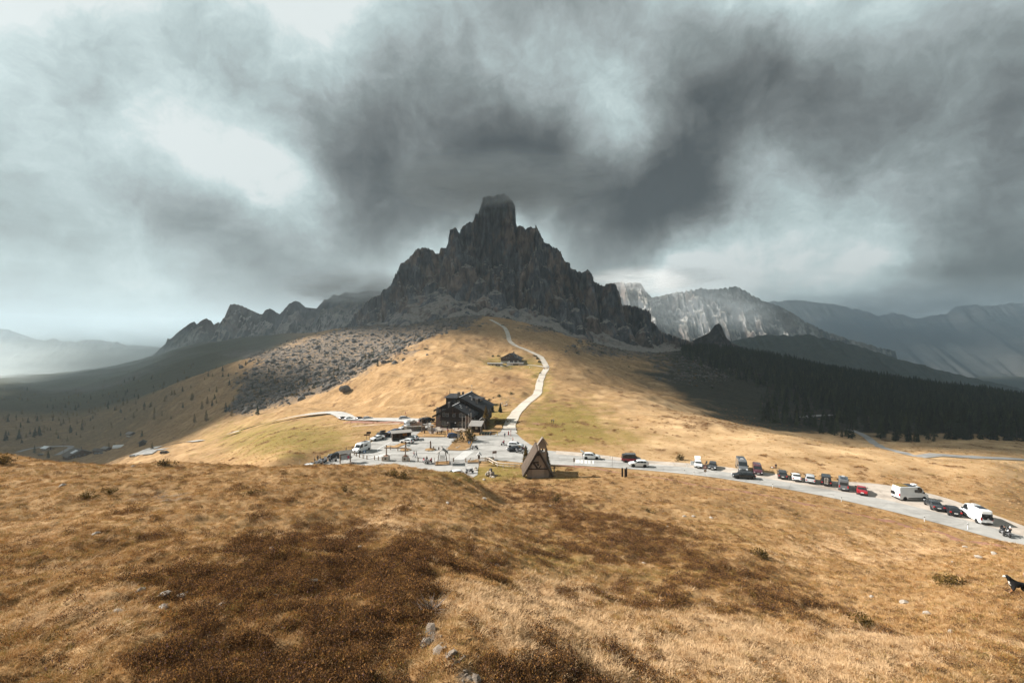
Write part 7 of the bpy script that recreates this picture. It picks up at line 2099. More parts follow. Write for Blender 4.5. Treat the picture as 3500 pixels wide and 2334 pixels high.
def dog():
    q = on(3478, 2030, 15)
    # facing -x (towards the left), trotting
    V = {'rump': (.42, 0, .56), 'loin': (.18, 0, .58), 'rib': (-.08, 0, .55), 'chest': (-.30, 0, .55), 'neck': (-.46, 0, .72), 'poll': (-.58, 0, .86), 'muzzle': (-.74, 0, .83), 'nose': (-.82, 0, .81),
         'tail1': (.52, 0, .62), 'tail2': (.72, 0, .58), 'tail3': (.90, 0, .64)}
    r = {'rump': .15, 'loin': .145, 'rib': .18, 'chest': .17, 'neck': .12, 'poll': .10, 'muzzle': .055, 'nose': .035, 'tail1': .055, 'tail2': .07, 'tail3': .03}
    ed = [('loin', 'rump'), ('loin', 'rib'), ('rib', 'chest'), ('chest', 'neck'), ('neck', 'poll'), ('poll', 'muzzle'), ('muzzle', 'nose'), ('rump', 'tail1'), ('tail1', 'tail2'), ('tail2', 'tail3')]
    for s, sg, f, h in (('l', -1, -.10, .08), ('r', 1, .12, -.10)):
        V.update({'fs' + s: (-.30, sg * .12, .42), 'fe' + s: (-.24 + f * .4, sg * .12, .28), 'fw' + s: (-.31 + f, sg * .12, .12), 'fp' + s: (-.36 + f, sg * .12, .035),
                  'hh' + s: (.40, sg * .11, .44), 'hk' + s: (.28 + h * .6, sg * .12, .32), 'hc' + s: (.47 + h, sg * .12, .19), 'hf' + s: (.44 + h, sg * .12, .06), 'hp' + s: (.37 + h, sg * .12, .035)})
        r.update({'fs' + s: .085, 'fe' + s: .06, 'fw' + s: .045, 'fp' + s: .045, 'hh' + s: .105, 'hk' + s: .075, 'hc' + s: .045, 'hf' + s: .04, 'hp' + s: .042})
        ed += [('chest', 'fs' + s), ('fs' + s, 'fe' + s), ('fe' + s, 'fw' + s), ('fw' + s, 'fp' + s), ('rump', 'hh' + s), ('hh' + s, 'hk' + s), ('hk' + s, 'hc' + s), ('hc' + s, 'hf' + s), ('hf' + s, 'hp' + s)]
    order = list(V.keys())
    me = skin_mesh('dog', [V[k] for k in order], [(order.index(a), order.index(b)) for a, b in ed], [r[k] for k in order], order.index('loin'))
    FUR = simple('black_fur', (0.010, 0.009, 0.009), 0.9, 0.3, 8, bump=0.4); WH = simple('white_fur', (0.6, 0.57, 0.52), 0.9, 0.1, 8); TAN = simple('tan_fur', (0.25, 0.11, 0.04), 0.9, 0.1, 8)
    me.materials.clear()
    for m in (FUR, WH, TAN): me.materials.append(m)
    mi = []
    for f in me.polygons:
        c = f.center
        k = 0
        if c.z < .07 or (c.x < -.72) or (c.x < -.40 and c.z < .62 and abs(c.y) < .07): k = 1
        elif c.z < .20 and c.x < 0.6 and c.z > .07 and abs(c.y) > .05: k = 2
        mi.append(k)
    me.polygons.foreach_set('material_index', mi); me.polygons.foreach_set('use_smooth', [True] * len(mi)); me.update()
    e = link('dog', me, loc=q, rot=(0, R(8), R(-12)), scale=1.0)
    tag(e, 'black dog with white muzzle and paws trotting at the right edge', 'dog')
    for s in (-1, 1): MB().blob((-.545, s * .09, .84), (.05, .025, .085), 8, 6).build('ear', FUR, e, True)
    for s in (-1, 1): MB().blob((-.665, s * .055, .885), (.012, .010, .012), 6, 4).build('eye', M_BLACK, e, True)
dog()

# ------------------------------------------------------------------ furniture of the pass
def bollard(px, py, i, label, h=0.95, name='wooden_bollard', mat=None, r=0.14):
    e = empty(name, onpv(px, py, ZP), 0, label, 'bollard', 'wooden bollards along the car park')
    MB().tube([(0, 0, 0), (0, 0, h)], r, 8).build('post', mat or M_POST, e)
    MB().tube([(0, 0, h), (0, 0, h + 0.05)], [r * 1.08, r * 0.7], 8).build('cap', M_TIMBER2, e)
def small():
    row = [(1204,1537),(1205,1543),(1206,1548),(1211,1554),(1218,1559),(1229,1563),(1241,1566),(1254,1569),(1280,1571),(1293,1572),(1306,1575)]
    for i, (a, b) in enumerate(row):
        bollard(a, b, i, 'wooden bollard on the curve left of the beam gate, number %s from the far end' % ['one', 'two', 'three', 'four', 'five', 'six', 'seven', 'eight', 'nine', 'ten', 'eleven'][i])
    for (a, b, lb) in ((1399, 1578, 'wooden bollard just right of the right planter'), (1429, 1577, 'wooden bollard left of the two red motorcycles'), (1550, 1578, 'wooden bollard at the near end of the zebra crossing'), (1592, 1579, 'wooden bollard beside the raised log bed'),
                       (1183, 1541, 'lone wooden bollard on the left edge above the info board'), (1360, 1541, 'wooden bollard left of the carved stump island'), (1334, 1537, 'reddish bollard at the end of the grass strip'), (1482, 1537, 'wooden bollard beside the right stump island'), (1511, 1537, 'wooden bollard left of the bush island')):
        bollard(a, b, 0, lb)
    # beam gate on two concrete planters
    e = empty('beam_gate', onpv(1353, 1574, ZP), R(-3), 'wooden beam gate standing on two concrete planters', 'gate')
    L = (1384 - 1318) / F * onp(1350, 1574)[1]
    for s in (-1, 1):
        x = s * L / 2
        pl = MB().box((x, 0, 0.62), (1.5, 1.5, 1.24), taper=0.94).build('planter', simple('pale_concrete', (0.42, 0.38, 0.33), 0.9, 0.12), e)
        MB().lathe([(0.0, 0), (0.26, 0), (0.26, 0.04), (0.0, 0.04)], 14, (x, -0.775, 0.65), 'y').build('emblem', M_TIMBER2, pl)
        MB().box((x, 0, 1.29), (1.2, 1.2, 0.16), taper=0.7).build('soil', M_EARTH, pl)
        link('flowers', BSH[0], pl, loc=(x, 0, 1.25), scale=0.45)
        MB().tube([(x, 0, 1.2), (x, 0, 4.0)], 0.16, 8).build('post', M_POST, e)
    MB().tube([(-L / 2 - 0.4, -0.2, 3.35), (L / 2 + 0.5, -0.2, 3.3)], 0.18, 8).build('beam', M_POST, e)
    # info board with roof
    e = empty('info_board', onpv(1180, 1581, ZP), R(32), 'roofed wooden information board at the lower left corner', 'board')
    for s in (-1, 1): MB().box((s * 1.25, 0, 1.35), (0.24, 0.24, 2.7)).build('post', M_POST, e)
    bd = MB().box((0, 0, 1.45), (2.3, 0.12, 1.35)).build('panel', M_TIMBER2, e)
    MB().box((0.05, -0.075, 1.45), (2.1, 0.02, 1.2)).build('map', simple('map_print', (0.30, 0.32, 0.33), 0.5, 0.35, 2.5), bd)
    MB().box((0.75, -0.09, 1.35), (0.5, 0.012, 0.7)).build('poster', simple('red_print', (0.42, 0.06, 0.10), 0.5, 0.3, 3), bd)
    for s in (-1, 1): MB().box((0, s * 0.48, 2.82), (3.2, 1.15, 0.09), (-s * R(32), 0, 0)).build('roof', M_GREYW, e)
    # roofed well
    e = empty('well_canopy', onpv(1512, 1584, ZP), R(8), 'wooden canopy with pitched shingle roof on a grass plot in the car park', 'canopy')
    MB().box((0, 0, 0.08), (3.4, 3.0, 0.16)).build('plot', M_GRASSY, e)
    for i, (x, y) in enumerate(((-1.7, 0), (1.7, 0))): MB().tube([(x, -1.5, 0.14), (x, 1.5, 0.14)], 0.11, 6).build('border_log', M_POST, e)
    for y in (-1.5, 1.5): MB().tube([(-1.7, y, 0.15), (1.7, y, 0.15)], 0.11, 6).build('border_log', M_POST, e)
    for x in (-1, 1):
        for y in (-1, 1): MB().tube([(x * 1.2, y * 0.9, 0.1), (x * 0.75, y * 0.55, 2.9)], 0.09, 6).build('leg', M_TIMBER2, e)
    MB().box((0, -0.75, 1.9), (1.3, 0.08, 0.9)).build('panel', M_WHITE, e)
    MB().tube([(-0.9, 0, 1.0), (0.9, 0, 1.0)], 0.10, 6).build('windlass', M_TIMBER2, e)
    MB().tube([(-1.9, -1.3, 0.1), (-1.9, -1.3, 1.9)], 0.07, 6).build('fence_post', M_POST, e); MB().tube([(1.7, 1.4, 0.1), (1.7, 1.4, 2.1)], 0.07, 6).build('fence_post', M_POST, e)
    for s in (-1, 1): MB().box((s * 0.72, 0, 3.25), (1.75, 2.5, 0.09), (0, s * R(38), 0)).build('roof', M_GREYW, e)
    MB().box((-0.9, 0.6, 3.7), (0.3, 0.3, 0.7)).build('bird_box', M_TIMBER2, e)
    # birdhouse post, raised log bed, log fence
    e = empty('shrine_post', onpv(1637, 1588, ZP), 0, 'wooden post with small pitched roof at the start of the log fence', 'post')
    MB().tube([(0, 0, -0.2), (0, 0, 2.2)], 0.12, 8).build('post', M_POST, e); MB().box((0, 0, 2.0), (0.5, 0.5, 0.8)).build('box', M_TIMBER2, e)
    for s in (-1, 1): MB().box((s * 0.32, 0, 2.75), (0.98, 1.1, 0.07), (0, s * R(48), 0)).build('roof', M_TRIM, e)
    e = empty('log_bed', onpv(1618, 1579, ZP), R(5), 'grass bed edged with logs beside the zebra crossing', 'flower bed')
    MB().box((0, 0, 0.16), (2.8, 1.7, 0.32)).build('turf', M_GRASSY, e)
    for y in (-0.9, 0.9): MB().tube([(-1.5, y, 0.18), (1.5, y, 0.18)], 0.14, 6).build('edge_log', M_POST, e)
    MB().tube([(-0.9, 0, 0.3), (1.3, 0.2, 0.8)], 0.13, 6).build('bench_log', M_WLOG, e); MB().tube([(-1.2, 0.2, 0.2), (-0.6, 0, 1.1)], 0.08, 6).build('branch', M_TIMBER2, e)
    fp = [onpv(*q) for q in ((1637, 1581), (1662, 1577), (1672, 1579), (1684, 1586), (1700, 1594), (1720, 1597), (1740, 1598.5), (1760, 1599.5), (1780, 1600))]
    e = empty('log_fence', fp[0], 0, 'pale log fence with two rails left of the chapel', 'fence')
    for i, q in enumerate(fp):
        q.z = gz(q.x, q.y)
        a = q - e.location
        MB().tube([a + Vector((0, 0, -0.2)), a + Vector((0, 0, 1.0))], 0.10, 6).build('post', M_WLOG, e)
        if i:
            b = fp[i - 1] - e.location
            MB().tube([a + Vector((0, -.02, 1.06)), b + Vector((0, -.02, 1.06))], 0.12, 6).build('top_rail', M_WLOG, e)
            MB().tube([a + Vector((0, -.1, 0.5)), b + Vector((0, -.1, 0.5))], 0.08, 6).build('low_rail', M_WLOG, e)
    e = empty('stone_trough', onpv(1672, 1572, ZP), R(10), 'long pale stone trough at the fence corner', 'trough')
    MB().box((0, 0, 0.35), (2.6, 0.9, 0.7)).build('trough', M_WHITEST, e); MB().box((0, 0, 0.69), (2.3, 0.6, 0.06)).build('water', M_GLASS, e)
    # island with bush, its stones, signs
    isl = [onp(*q) for q in ((1524,1538),(1534,1528),(1548,1512),(1562,1500),(1585,1492),(1612,1490),(1618,1505),(1608,1525),(1606,1537),(1570,1540))]
    tag(poly_mesh('grass_island', isl, ZP + 0.01, M_GRASSY, thick=0.12), 'grass island with the big bush in the car park', kind='structure')
    for j, q in enumerate([[(1348,1524),(1356,1519),(1400,1506),(1412,1498),(1418,1500),(1405,1510),(1362,1528),(1340,1532),(1324,1530),(1322,1524),(1334,1523)], [(1416,1492),(1435,1478),(1452,1468),(1462,1474),(1470,1484),(1520,1486),(1520,1493)],
                           [(1660,1478),(1690,1458),(1700,1452),(1714,1452),(1718,1462),(1708,1478),(1680,1486),(1655,1486)], [(1640,1578),(1700,1575),(1790,1582),(1790,1600),(1640,1600)]]):
        if j < 3: tag(poly_mesh('grass_strip', [onp(*z) for z in q], ZP + 0.015, M_GRASSY, thick=0.10), ['grass strip beside the wooden shelter', 'grass plot at the foot of the terrace', 'lawn left of the path gate'][j], kind='structure')
    e = bush(1605, 1520, 3.0, 'big brownish bush on the car park island', group=None, dmin=100, sx=0.8); e.location = onpv(1606, 1508, ZP)
    link('foliage', BSH[1], e, loc=(0.4, 0.6, 1.9), scale=2.4); link('foliage', BSH[2], e, loc=(-0.6, -1.4, 0.2), scale=1.6)
    e = bush(1556, 1512, 1.5, 'low brown bush at the left of the car park island', dmin=100); e.location = onpv(1556, 1512, ZP)
    for i, (a, b, s) in enumerate(((1562, 1531, .6), (1570, 1527, .5), (1530, 1538, .5), (1600, 1536, .6), (1606, 1533, .5), (1525, 1533, .3), (1540, 1521, .35), (1332, 1530, .55), (1266, 1507, .6), (1272, 1504, .5), (1278, 1500, .5), (1358, 1520, .4), (1449, 1488, .4), (1418, 1492, .45), (1423, 1491, .35), (1627, 1606, .6), (1625, 1600, .5), (1668, 1625, .5), (1685, 1633, .6))):
        o = link('stone', STN[i % 4], loc=onpv(a, b, ZP + 0.15), rot=(0, 0, i), scale=(s, s * .8, s * .8))
        o.location.z = max(gz(o.location.x, o.location.y), ZP) + 0.1
        tag(o, 'pale edging stone around the car park plots', 'stone', 'edging stones of the car park')
    # cairn
    p = onpv(1676, 1626, ZP); p.z = gz(p.x, p.y)
    e = empty('stone_cairn', p, 0, 'stone cairn with a small boulder on top left of the chapel', 'cairn')
    for k in range(16):
        a = k * 2.4; rr = 1.3 * (1 - k / 18)
        link('stone', STN[k % 4], e, loc=(rr * math.cos(a), rr * math.sin(a), 0.12 + k * 0.06), rot=(k, k * .5, k), scale=0.42)
    link('top_stone', BOULD[3], e, loc=(0.1, 0, 1.35), scale=(.42, .42, .62))
    # stump islands
    for (a, b, lb) in ((1386, 1538, 'carved stump on a stone-edged plot, left of two'), (1471, 1537, 'carved stump on a stone-edged plot, right of two')):
        e = empty('stump_island', onpv(a, b, ZP), 0.1, lb, 'stump')
        MB().lathe([(1.5, 0), (1.5, 0.18), (1.3, 0.22), (0.2, 0.5)], 10).build('mound', M_GRASSY, e)
        MB().tube([(0, 0, 0.3), (0.1, 0, 1.4), (0, 0, 2.3), (0.15, 0, 2.6)], [0.24, 0.17, 0.2, 0.1], 8).build('stump', M_TIMBER2, e)
        for k in range(9): link('edge_stone', STN[k % 4], e, loc=(1.45 * math.cos(k * .7), 1.45 * math.sin(k * .7), 0.1), scale=0.28)
    # open wooden shelter
    e = empty('wooden_shelter', onpv(1372, 1503, ZP), R(22), 'open wooden shelter with flat roof beside the white hatchbacks', 'shelter')
    MB().box((0, 1.3, 1.2), (5.6, 0.14, 2.4)).build('back_wall', M_TIMBER2, e)
    MB().box((-2.75, 0.1, 1.2), (0.14, 2.4, 2.4)).build('side_wall', M_TIMBER, e); MB().box((2.75, 0.1, 1.2), (0.14, 2.4, 2.4)).build('side_wall', M_POST, e)
    MB().box((0, 0.1, 2.55), (6.4, 3.4, 0.16), (R(4), 0, 0)).build('roof', M_GREYW, e)
    MB().box((1.2, 1.15, 1.5), (1.3, 0.12, 1.2)).build('board', M_ORANGE, e)
    MB().box((0, 0.8, 0.45), (4.8, 0.5, 0.1)).build('bench', M_POST, e)
    for x in (-0.9, 0.9): MB().box((x, -1.2, 1.2), (0.14, 0.14, 2.4)).build('post', M_TIMBER2, e)
    # dark sign boards on the left edge
    e = empty('sign_board', onpv(1256, 1503, ZP), R(10), 'dark double sign board on the meadow edge behind the white camper', 'sign')
    MB().box((0.4, 0, 2.2), (1.2, 0.1, 0.7)).build('upper_board', M_TIMBER, e); MB().box((-0.2, 0, 1.55), (1.8, 0.1, 0.4)).build('lower_board', M_TIMBER2, e)
    for x in (-0.3, 0.6): MB().tube([(x, 0.1, -0.3), (x, 0.1, 2.4)], 0.07, 6).build('post', M_POST, e)
    # kiosk with shingle roof
    e = empty('wooden_kiosk', hw(9.6, -4.2), R(-9.5), 'small wooden kiosk with pale shingle roof right of the hotel door', 'kiosk')
    MB().box((0, 0.5, 1.3), (3.4, 2.6, 2.6)).build('wall', M_TIMBER, e)
    MB().box((0, -0.1, 2.95), (4.5, 4.2, 0.14), (R(16), 0, 0)).build('roof', M_GREYW, e)
    for x in (-2.0, 2.0): MB().tube([(x, -1.9, 0), (x, -1.9, 2.45)], 0.09, 6).build('post', M_WLOG, e)
    MB().box((0.2, -0.83, 1.6), (0.8, 0.06, 0.8)).build('notice', M_FRAME, e)
    for i, (a, top_) in enumerate(((1580, 1424), (1591, 1423), (1602, 1416), (1610, 1411))):
        D = 146.0 + i; x = (a - 1750) / F * D
        f = empty('flagpole', (x, D, ZP), 0, ['leftmost bare white flagpole before the kiosk', 'second bare white flagpole before the kiosk', 'third bare white flagpole before the kiosk', 'rightmost and tallest bare flagpole before the kiosk'][i], 'flagpole', 'flagpoles before the kiosk')
        h = (1150 - top_) / F * D - ZP
        MB().tube([(0, 0, 0), (0, 0, h)], [0.07, 0.045], 8).build('pole', M_WLOG, f); MB().blob((0, 0, h), (.08, .08, .08), 6, 4).build('finial', M_WHITE, f); MB().box((0, 0, 0.15), (.5, .5, .3)).build('foot', M_CHIM, f)
    # arch of logs at the terrace entrance
    e = empty('log_arch', hw(-5.5, -9.0), R(-9.5), 'log archway with small roof at the terrace entrance', 'arch')
    for x in (-1.3, 1.3): MB().tube([(x, 0, 0), (x, 0, 2.5)], 0.2, 8).build('post', M_TIMBER2, e)
    MB().tube([(-2.0, 0, 2.2), (-0.7, 0, 2.75), (0.7, 0, 2.8), (2.2, 0, 2.4)], 0.14, 6).build('beam', M_POST, e); MB().box((0, 0, 2.95), (3.6, 1.2, 0.08), (0, R(4), 0)).build('roof', M_GREYW, e)
    f = empty('tall_post', hw(-8.6, -6.6), 0, 'tall bare wooden post at the terrace corner', 'post'); MB().tube([(0, 0, 0), (0, 0, 5.2)], [0.13, 0.09], 8).build('pole', M_POST, f); MB().box((0, 0, 0.15), (.4, .4, .3)).build('foot', M_CHIM, f)
    # picnic tables
    M_TOP = M_WLOG
    tb = [(-7.0, -2.6), (-4.6, -2.4), (-6.2, -4.6), (-3.8, -4.4), (-2.6, -6.2), (2.0, -3.2), (4.4, -3.4), (3.4, -5.6), (5.8, -5.2)]
    nm_ = ['back row, leftmost', 'back row, second', 'second row, leftmost', 'second row, nearest the door', 'front row, left', 'right group, nearest the door', 'right group, back', 'right group, front', 'right group, nearest the kiosk']
    for i, (x, y) in enumerate(tb):
        t = empty('picnic_table', hw(x, y, 0.05), R(-9.5 + 6 * (i % 3 - 1)), 'wooden picnic table on the hotel terrace, ' + nm_[i], 'picnic table', 'picnic tables on the terrace')
        MB().box((0, 0, 0.76), (1.9, 0.8, 0.07)).build('table_top', M_TOP, t)
        for s in (-1, 1): MB().box((0, s * 0.72, 0.45), (1.9, 0.28, 0.06)).build('bench_board', M_TOP, t)
        for s in (-1, 1): MB().box((s * 0.7, 0, 0.38), (0.09, 1.5, 0.09)).box((s * 0.7, -0.45, 0.36), (0.09, 0.09, 0.74), (R(20), 0, 0)).box((s * 0.7, 0.45, 0.36), (0.09, 0.09, 0.74), (R(-20), 0, 0)).build('trestle', M_TIMBER2, t)
    for i, (x, y) in enumerate(((-8.0, -8.2), (-6.9, -8.8), (-3.6, -9.6), (-2.2, -9.5), (-1.0, -9.0), (0.2, -8.8), (4.2, -8.5))):
        e = empty('wooden_bollard', hw(x, y, 0), 0, 'short dark post along the front edge of the terrace', 'bollard', 'posts along the terrace edge')
        MB().tube([(0, 0, 0), (0, 0, 0.95)], 0.13, 6).build('post', M_TIMBER2, e); MB().tube([(0, 0, .95), (0, 0, 1.0)], [.14, .1], 6).build('cap', M_POST, e)
    # cone of poles with a small roof (right of the hotel)
    p = onpv(1648, 1468, ZP)
    e = empty('pole_tripod', p, 0, 'cone of wooden poles with small roof beside the hotel tree', 'structure')
    for k in range(9):
        a = k * 2 * math.pi / 9; MB().tube([(1.5 * math.cos(a), 1.5 * math.sin(a), -0.1), (0.25 * math.cos(a), 0.25 * math.sin(a), 3.6)], 0.07, 6).build('pole', M_POST, e)
    for s in (-1, 1): MB().box((s * 0.5, 0, 3.75), (1.3, 1.3, 0.07), (0, s * R(42), 0)).build('roof', M_GREYW, e)
    # barrier at the path
    a = onpv(1700, 1487, ZP); b = onpv(1738, 1486, ZP)
    e = empty('barrier', a, 0, 'pole barrier with red post across the foot of the path', 'barrier')
    MB().tube([(0, 0, 0), (0, 0, 1.1)], 0.10, 6).build('post', simple('yellow_paint', (0.5, 0.33, 0.03), 0.5), e); MB().tube([Vector((0, 0, 1.05)), b - a + Vector((0, 0, 1.05))], 0.05, 6).build('boom', M_WHITE, e)
    MB().box(b - a + Vector((0, 0, 0.6)), (0.45, 0.45, 1.2), taper=0.6).build('counterweight', M_RED, e)
    e = empty('red_post', onpv(1746, 1491, ZP), 0, 'thin tall reddish post at the right of the path gate', 'post'); MB().tube([(0, 0, 0), (0, 0, 2.2)], 0.06, 6).build('pole', M_RED, e); MB().box((0, 0, 1.7), (.3, .05, .2)).build('plate', M_TIMBER2, e)
    # bicycle rack with bicycles
    q = onpv(1662, 1486, ZP)
    e = empty('bicycle_rack', q + Vector((0, 0.8, 0)), 0, 'low wooden rack behind the parked bicycles', 'rack')
    for z in (0.35, 0.9): MB().tube([(-1.9, 0, z), (2.1, 0, z)], 0.05, 6).build('rail', M_POST, e)
    for x in (-1.8, 0, 2.0): MB().tube([(x, 0, 0), (x, 0, 1.0)], 0.06, 6).build('post', M_POST, e)
    for k in range(4):
        bk = empty('bicycle', q + Vector((-1.5 + k * 0.85, 0, 0)), R(8 + 5 * k), 'bicycle leaning at the rack left of the path gate', 'bicycle', 'bicycles at the rack')
        for x in (-0.5, 0.5):
            w = MB().lathe([(0.30, -0.02), (0.34, -0.02), (0.34, 0.02), (0.30, 0.02)], 16, (x, 0, 0.34), 'y').build('wheel', M_TYRE, bk)
        MB().tube([(-0.5, 0, .34), (0, 0, .32), (.38, 0, .82), (-.14, 0, .82), (-.5, 0, .34)], 0.025, 6).tube([(0, 0, .32), (-.16, 0, .9)], .022, 6).tube([(.5, 0, .34), (.36, 0, .95)], .022, 6).build('frame', simple('teal_paint', (0.05, 0.22, 0.22), 0.4), bk)
        MB().box((-.18, 0, .95), (.24, .12, .05)).build('saddle', M_BLACK, bk); MB().tube([(.36, -.28, .98), (.36, .28, .98)], .018, 6).build('handlebar', M_BLACK, bk)
    # road signs
    def sign(px, py, h, lab, shape, face, plane=True, rz=0, lift=0.0, size=0.65):
        p = onpv(px, py, ZP)
        if not plane: p = on(px, py, 60)
        s = empty('road_sign', p, R(rz), lab, 'sign')
        MB().tube([(0, 0, -0.2), (0, 0, h)], 0.035, 6).build('post', M_METAL, s)
        z = h - size * 0.45
        if shape == 'square': b = MB().box((0, -0.05, z), (size, 0.03, size)).build('plate', face, s); MB().prism([(-size * .3, -0.07, z - size * .28), (size * .3, -0.07, z - size * .28), (0, -0.07, z + size * .3)], (0, -0.006, 0)).build('symbol', M_WHITE, b)
        elif shape == 'panel': b = MB().box((0, -0.05, z), (size * 1.5, 0.03, size * .7)).build('plate', face, s)
        elif shape == 'back': b = MB().box((0, -0.05, z), (size * .55, 0.03, size * 1.3)).build('plate', face, s)
        elif shape == 'tri':
            b = MB().prism([(-size * .6, -0.05, z - size * .45), (size * .6, -0.05, z - size * .45), (0, -0.05, z + size * .6)], (0, -0.02, 0)).build('warning_plate', M_RED, s)
            MB().prism([(-size * .38, -0.075, z - size * .32), (size * .38, -0.075, z - size * .32), (0, -0.075, z + size * .34)], (0, -0.006, 0)).build('face', M_WHITE, b)
            d = MB().lathe([(0, 0), (size * .45, 0), (size * .45, .03), (0, .03)], 16, (0, -0.06, z - size * 1.2), 'y').build('round_plate', M_METAL, s)
        return s
    M_BLUEP = simple('blue_sign', (0.02, 0.10, 0.24), 0.4, 0.05); M_BROWNP = simple('brown_sign', (0.12, 0.045, 0.03), 0.5, 0.1)
    sign(1246, 1564, 1.9, 'blue crossing sign at the left bend of the car park', 'square', M_BLUEP); sign(1604, 1534, 2.2, 'blue crossing sign on the bush island', 'square', M_BLUEP, size=0.75)
    sign(1567, 1512, 2.6, 'white notice on a post at the bush island', 'back', M_FRAME, size=1.1); sign(1397, 1539, 1.7, 'pale round-footed notice beside the left stump island', 'panel', simple('pale_blue_sign', (0.4, 0.5, 0.52), 0.5))
    sign(1962, 1599, 2.3, 'narrow road sign near the end of the crossing stripes', 'back', M_METAL, size=0.7); sign(2093, 1598, 2.6, 'thin road sign seen edge on below the red camper bus', 'back', M_METAL, rz=80, size=0.6)
    sign(2410, 1630, 2.7, 'red-rimmed triangular warning sign with a round plate by the road', 'tri', M_RED, size=0.75)
    # brown two-line sign
    e = empty('direction_sign', onpv(1690, 1572, ZP), R(28), 'brown direction sign on two posts beside the trough', 'sign')
    for x in (-0.45, 0.45): MB().tube([(x, 0, 0), (x, 0, 2.4)], 0.04, 6).build('post', M_METAL, e)
    b = MB().box((0, -0.06, 2.05), (1.15, 0.05, 0.62)).build('plate', M_BROWNP, e)
    for z in (2.2, 1.92): MB().box((0, -0.09, z), (0.85, 0.01, 0.09)).build('text_line', M_FRAME, b)
    # delineators
    for i, (a, b_) in enumerate(((2340, 1618), (2372, 1624), (2641, 1667), (2876, 1714), (3160, 1782), (3308, 1808), (1072, 1592), (2085, 1570), (2348, 1598))):
        e = empty('delineator', onpv(a, b_, ZP), 0, 'slim white roadside marker post along the pass road', 'marker post', 'marker posts along the pass road')
        MB().box((0, 0, 0.5), (0.10, 0.06, 1.0)).build('post', M_WHITE, e); MB().box((0, 0, 0.8), (0.11, 0.07, 0.18)).build('band', M_BLACK, e)
    # three dark standing posts
    for i, (a, b_, h) in enumerate(((2127, 1629, 1.9), (2137, 1631, 1.8), (2142, 1629, 2.0))):
        p = on(a, b_, 70)
        e = empty('dark_post', p, i * .5, ['leftmost of three dark standing boards below the road', 'front one of three dark standing boards below the road', 'rightmost and tallest of three dark standing boards below the road'][i], 'post', 'dark standing boards')
        MB().box((0, 0, h / 2 - .1), (0.36, 0.16, h + .2)).build('board', M_TIMBER, e); MB().box((0, 0, h + .02), (0.38, 0.18, .05)).build('cap', M_TIMBER2, e)
    # folding chair beside the white hatchback
    e = empty('camp_chair', onpv(2412, 1590, ZP), R(200), 'dark folding chair between the white hatchback and the small grey car', 'chair')
    MB().box((0, 0, 0.42), (0.5, 0.5, 0.04)).build('seat', M_BLACK, e); MB().box((-0.28, 0, 0.75), (0.05, 0.5, 0.65), (0, R(-15), 0)).build('backrest', M_BLACK, e)
    for x in (-.22, .22):
        for y in (-.22, .22): MB().tube([(x, y, 0), (x, y, .42)], .015, 5).build('leg', M_METAL, e)
    # white stones laid out on the lawn
    for k in range(34):
        a = 1708 + 52 * random.random(); b_ = 1355 + 27 * random.random()
        p = on(a, b_, 150); s = random.uniform(.25, .5)
        tag(link('stone', STN[k % 4], loc=p + Vector((0, 0, .1)), rot=(0, 0, k), scale=(s, s * .7, s * .35)), 'flat white stone laid on the lawn right of the hotel', 'stone', 'white stones laid on the lawn')
    for a, b_, s in ((1727, 1386, .7), (1722, 1387, .5), (1782, 1259, .7), (1811, 1256, .8), (1818, 1257, .6), (1746, 1259, .6)):
        p = on(a, b_, 150)
        tag(link('stone', STN[1], loc=p + Vector((0, 0, .15)), rot=(0, 0, a), scale=s), 'white stone in the grass beside the ridge path', 'stone', 'white stones beside the ridge path')
    # trees and shrubs of the pass
    def big_tree(px, py, h, lab, kind='s', wide=1.0, onplane=True, seed=1):
        p = onpv(px, py, ZP) if onplane else on(px, py, 120)
        e = empty('spruce_tree' if kind == 's' else 'pine_tree', p, 0.5, lab, 'tree')
        link('crown', conifer(seed + 70, h, h * 0.26 * wide, 420, 0.1, L_SPRUCE if kind == 's' else L_BUSH, 0.06, 0.13), e); link('trunk', trunk(h, 0.12 + h * .01), e)
    big_tree(1797, 1594, 5.2, 'brownish dwarf pine left of the chapel roof', 'p', 1.0, True, 1); big_tree(1868, 1590, 4.4, 'brownish dwarf pine right of the chapel roof', 'p', 1.0, True, 2)
    big_tree(1661, 1464, 8.0, 'tall brown conifer against the right wall of the hotel', 'p', 1.1, True, 3); big_tree(1682, 1408, 4.2, 'small round-crowned tree on the lawn, left of two', 's', 1.3, False, 4); big_tree(1710, 1409, 4.2, 'small round-crowned tree on the lawn, right of two', 's', 1.1, False, 5)
    for a, b_, s, g, lb in ((1705, 1448, 2.0, False, 'wide dark bush between lawn and path above the gate'), (1722, 1446, 1.8, False, 'second dark bush beside the path above the gate'), (1704, 1356, 1.6, True, 'dark clipped shrub at the top of the white stone lawn'), (1745, 1348, 1.6, True, 'dark shrub at the path side of the white stone lawn'),
                           (1672, 1368, 1.2, True, 'small dark shrub left of the white stone lawn'), (1695, 1386, 1.5, True, 'low dark hedge shrub below the white stones'), (1688, 1360, .9, True, 'smallest shrub above the round trees'), (1683, 1219, 1.8, True, 'dark shrub left of the upper chalet'), (1706, 1219, 2.0, True, 'dark shrub touching the left roof of the upper chalet'),
                           (1830, 1219, 2.2, True, 'hedge shrub at the upper bend beside the path'), (1840, 1228, 2.2, True, 'hedge shrub at the middle of the path bend'), (1846, 1240, 2.4, True, 'hedge shrub at the lower end of the path bend'), (1700, 1251, 1.6, True, 'low shrub before the stone annex'), (1725, 1252, 1.8, True, 'low shrub before the garage'),
                           (2325, 1572, 1.7, False, 'rust-brown bush above the road between the crossover and the hatchback'), (1845, 1277, 1.2, True, 'shrub at the path edge below the turning')):
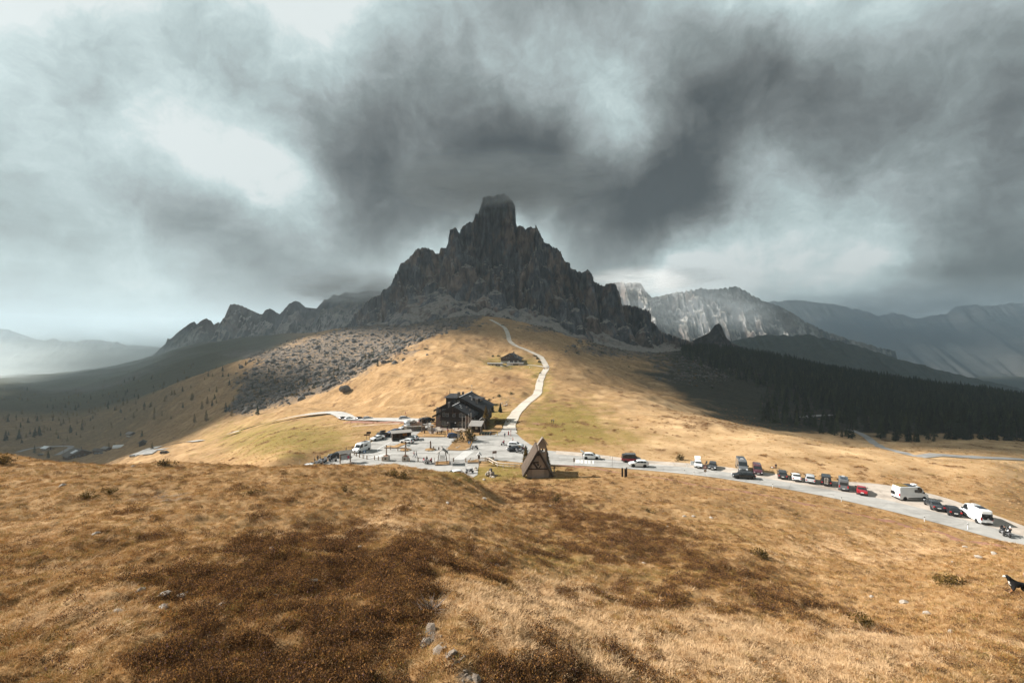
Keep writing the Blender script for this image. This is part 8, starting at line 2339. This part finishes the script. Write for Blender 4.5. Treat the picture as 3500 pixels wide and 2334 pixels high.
        bush(a, b_, s, lb, g, None, 100)
    # shrubs of the knoll
    for a, b_, s, lb in ((1900, 1712, 1.0, 'orange-brown dwarf pine on the slope below the chapel'), (1825, 1690, .9, 'dark heath bush on the slope below the chapel'), (2215, 1750, .6, 'small dark green shrub right on the slope'), (2600, 1905, .9, 'dark shrub in the middle of the right slope'), (3260, 2005, .9, 'wide low brown shrub near the dog'), (3230, 2000, .8, 'second low brown shrub near the dog'),
                         (1340, 1630, .9, 'dark shrub on the crest before the car park'), (1380, 1632, .8, 'heath tuft at the right end of the crest'), (12, 1585, 1.1, 'dark shrub at the left edge of the knoll crest'), (560, 1590, .8, 'dark heath shrub on the left crest'), (430, 1585, .6, 'dark heath shrub farther left on the crest'), (480, 1580, .5, 'small round shrub on the left crest'),
                         (1180, 1680, .5, 'low heath shrub right of the upper slope'), (860, 1690, .5, 'low heath shrub in the middle of the upper slope'), (370, 1690, .6, 'heath shrub at the eroded edge'), (300, 1705, .7, 'heath shrub at the left end of the eroded edge'), (2720, 1760, .5, 'low brown shrub beside the footpath'), (2950, 2140, .7, 'dark low shrub on the right foreground slope')):
        bush(a, b_, s, lb, False, None, 20)
    # dead twig bush
    p = on(1475, 2085, 8)
    e = empty('dead_shrub', p, 0, 'leafless grey twig bush in the heather at the front', 'shrub')
    tw = MB(); rd = random.Random(5)
    for k in range(34):
        a = rd.uniform(-1.3, 1.3) + math.pi / 2; l = rd.uniform(.35, .8); q = rd.uniform(0.2, 1.0)
        b0 = Vector((rd.uniform(-.1, .1), rd.uniform(-.1, .1), 0)); m1 = b0 + Vector((math.cos(a) * l * .5, rd.uniform(-.25, .25), l * q * .5)); m2 = m1 + Vector((math.cos(a) * l * .5, rd.uniform(-.2, .2), l * q * .3 + .05))
        tw.tube([b0, m1, m2], [.010, .007, .003], 4)
    tw.build('twigs', simple('grey_twig', (0.22, 0.18, 0.15), 0.9, 0.2), e)
    MB().tube([(0, 0, -.15), (0, 0, .08)], [.05, .03], 6).build('root', M_BARK, e)
    # wooden sticks marking the slope
    for i, (a, b_) in enumerate(((1073, 1588), (1025, 1605))):
        p = on(a, b_, 80)
        e = empty('marker_stick', p, 0, ['thin pale stick left of the motorcycle trio', 'thin pale stick at the left meadow corner'][i], 'stick'); MB().tube([(0, 0, -.2), (0, 0, 2.6)], .035, 5).build('stick', M_WLOG, e); MB().box((0, 0, 2.5), (.09, .09, .14)).build('tip', M_RED, e)
small()
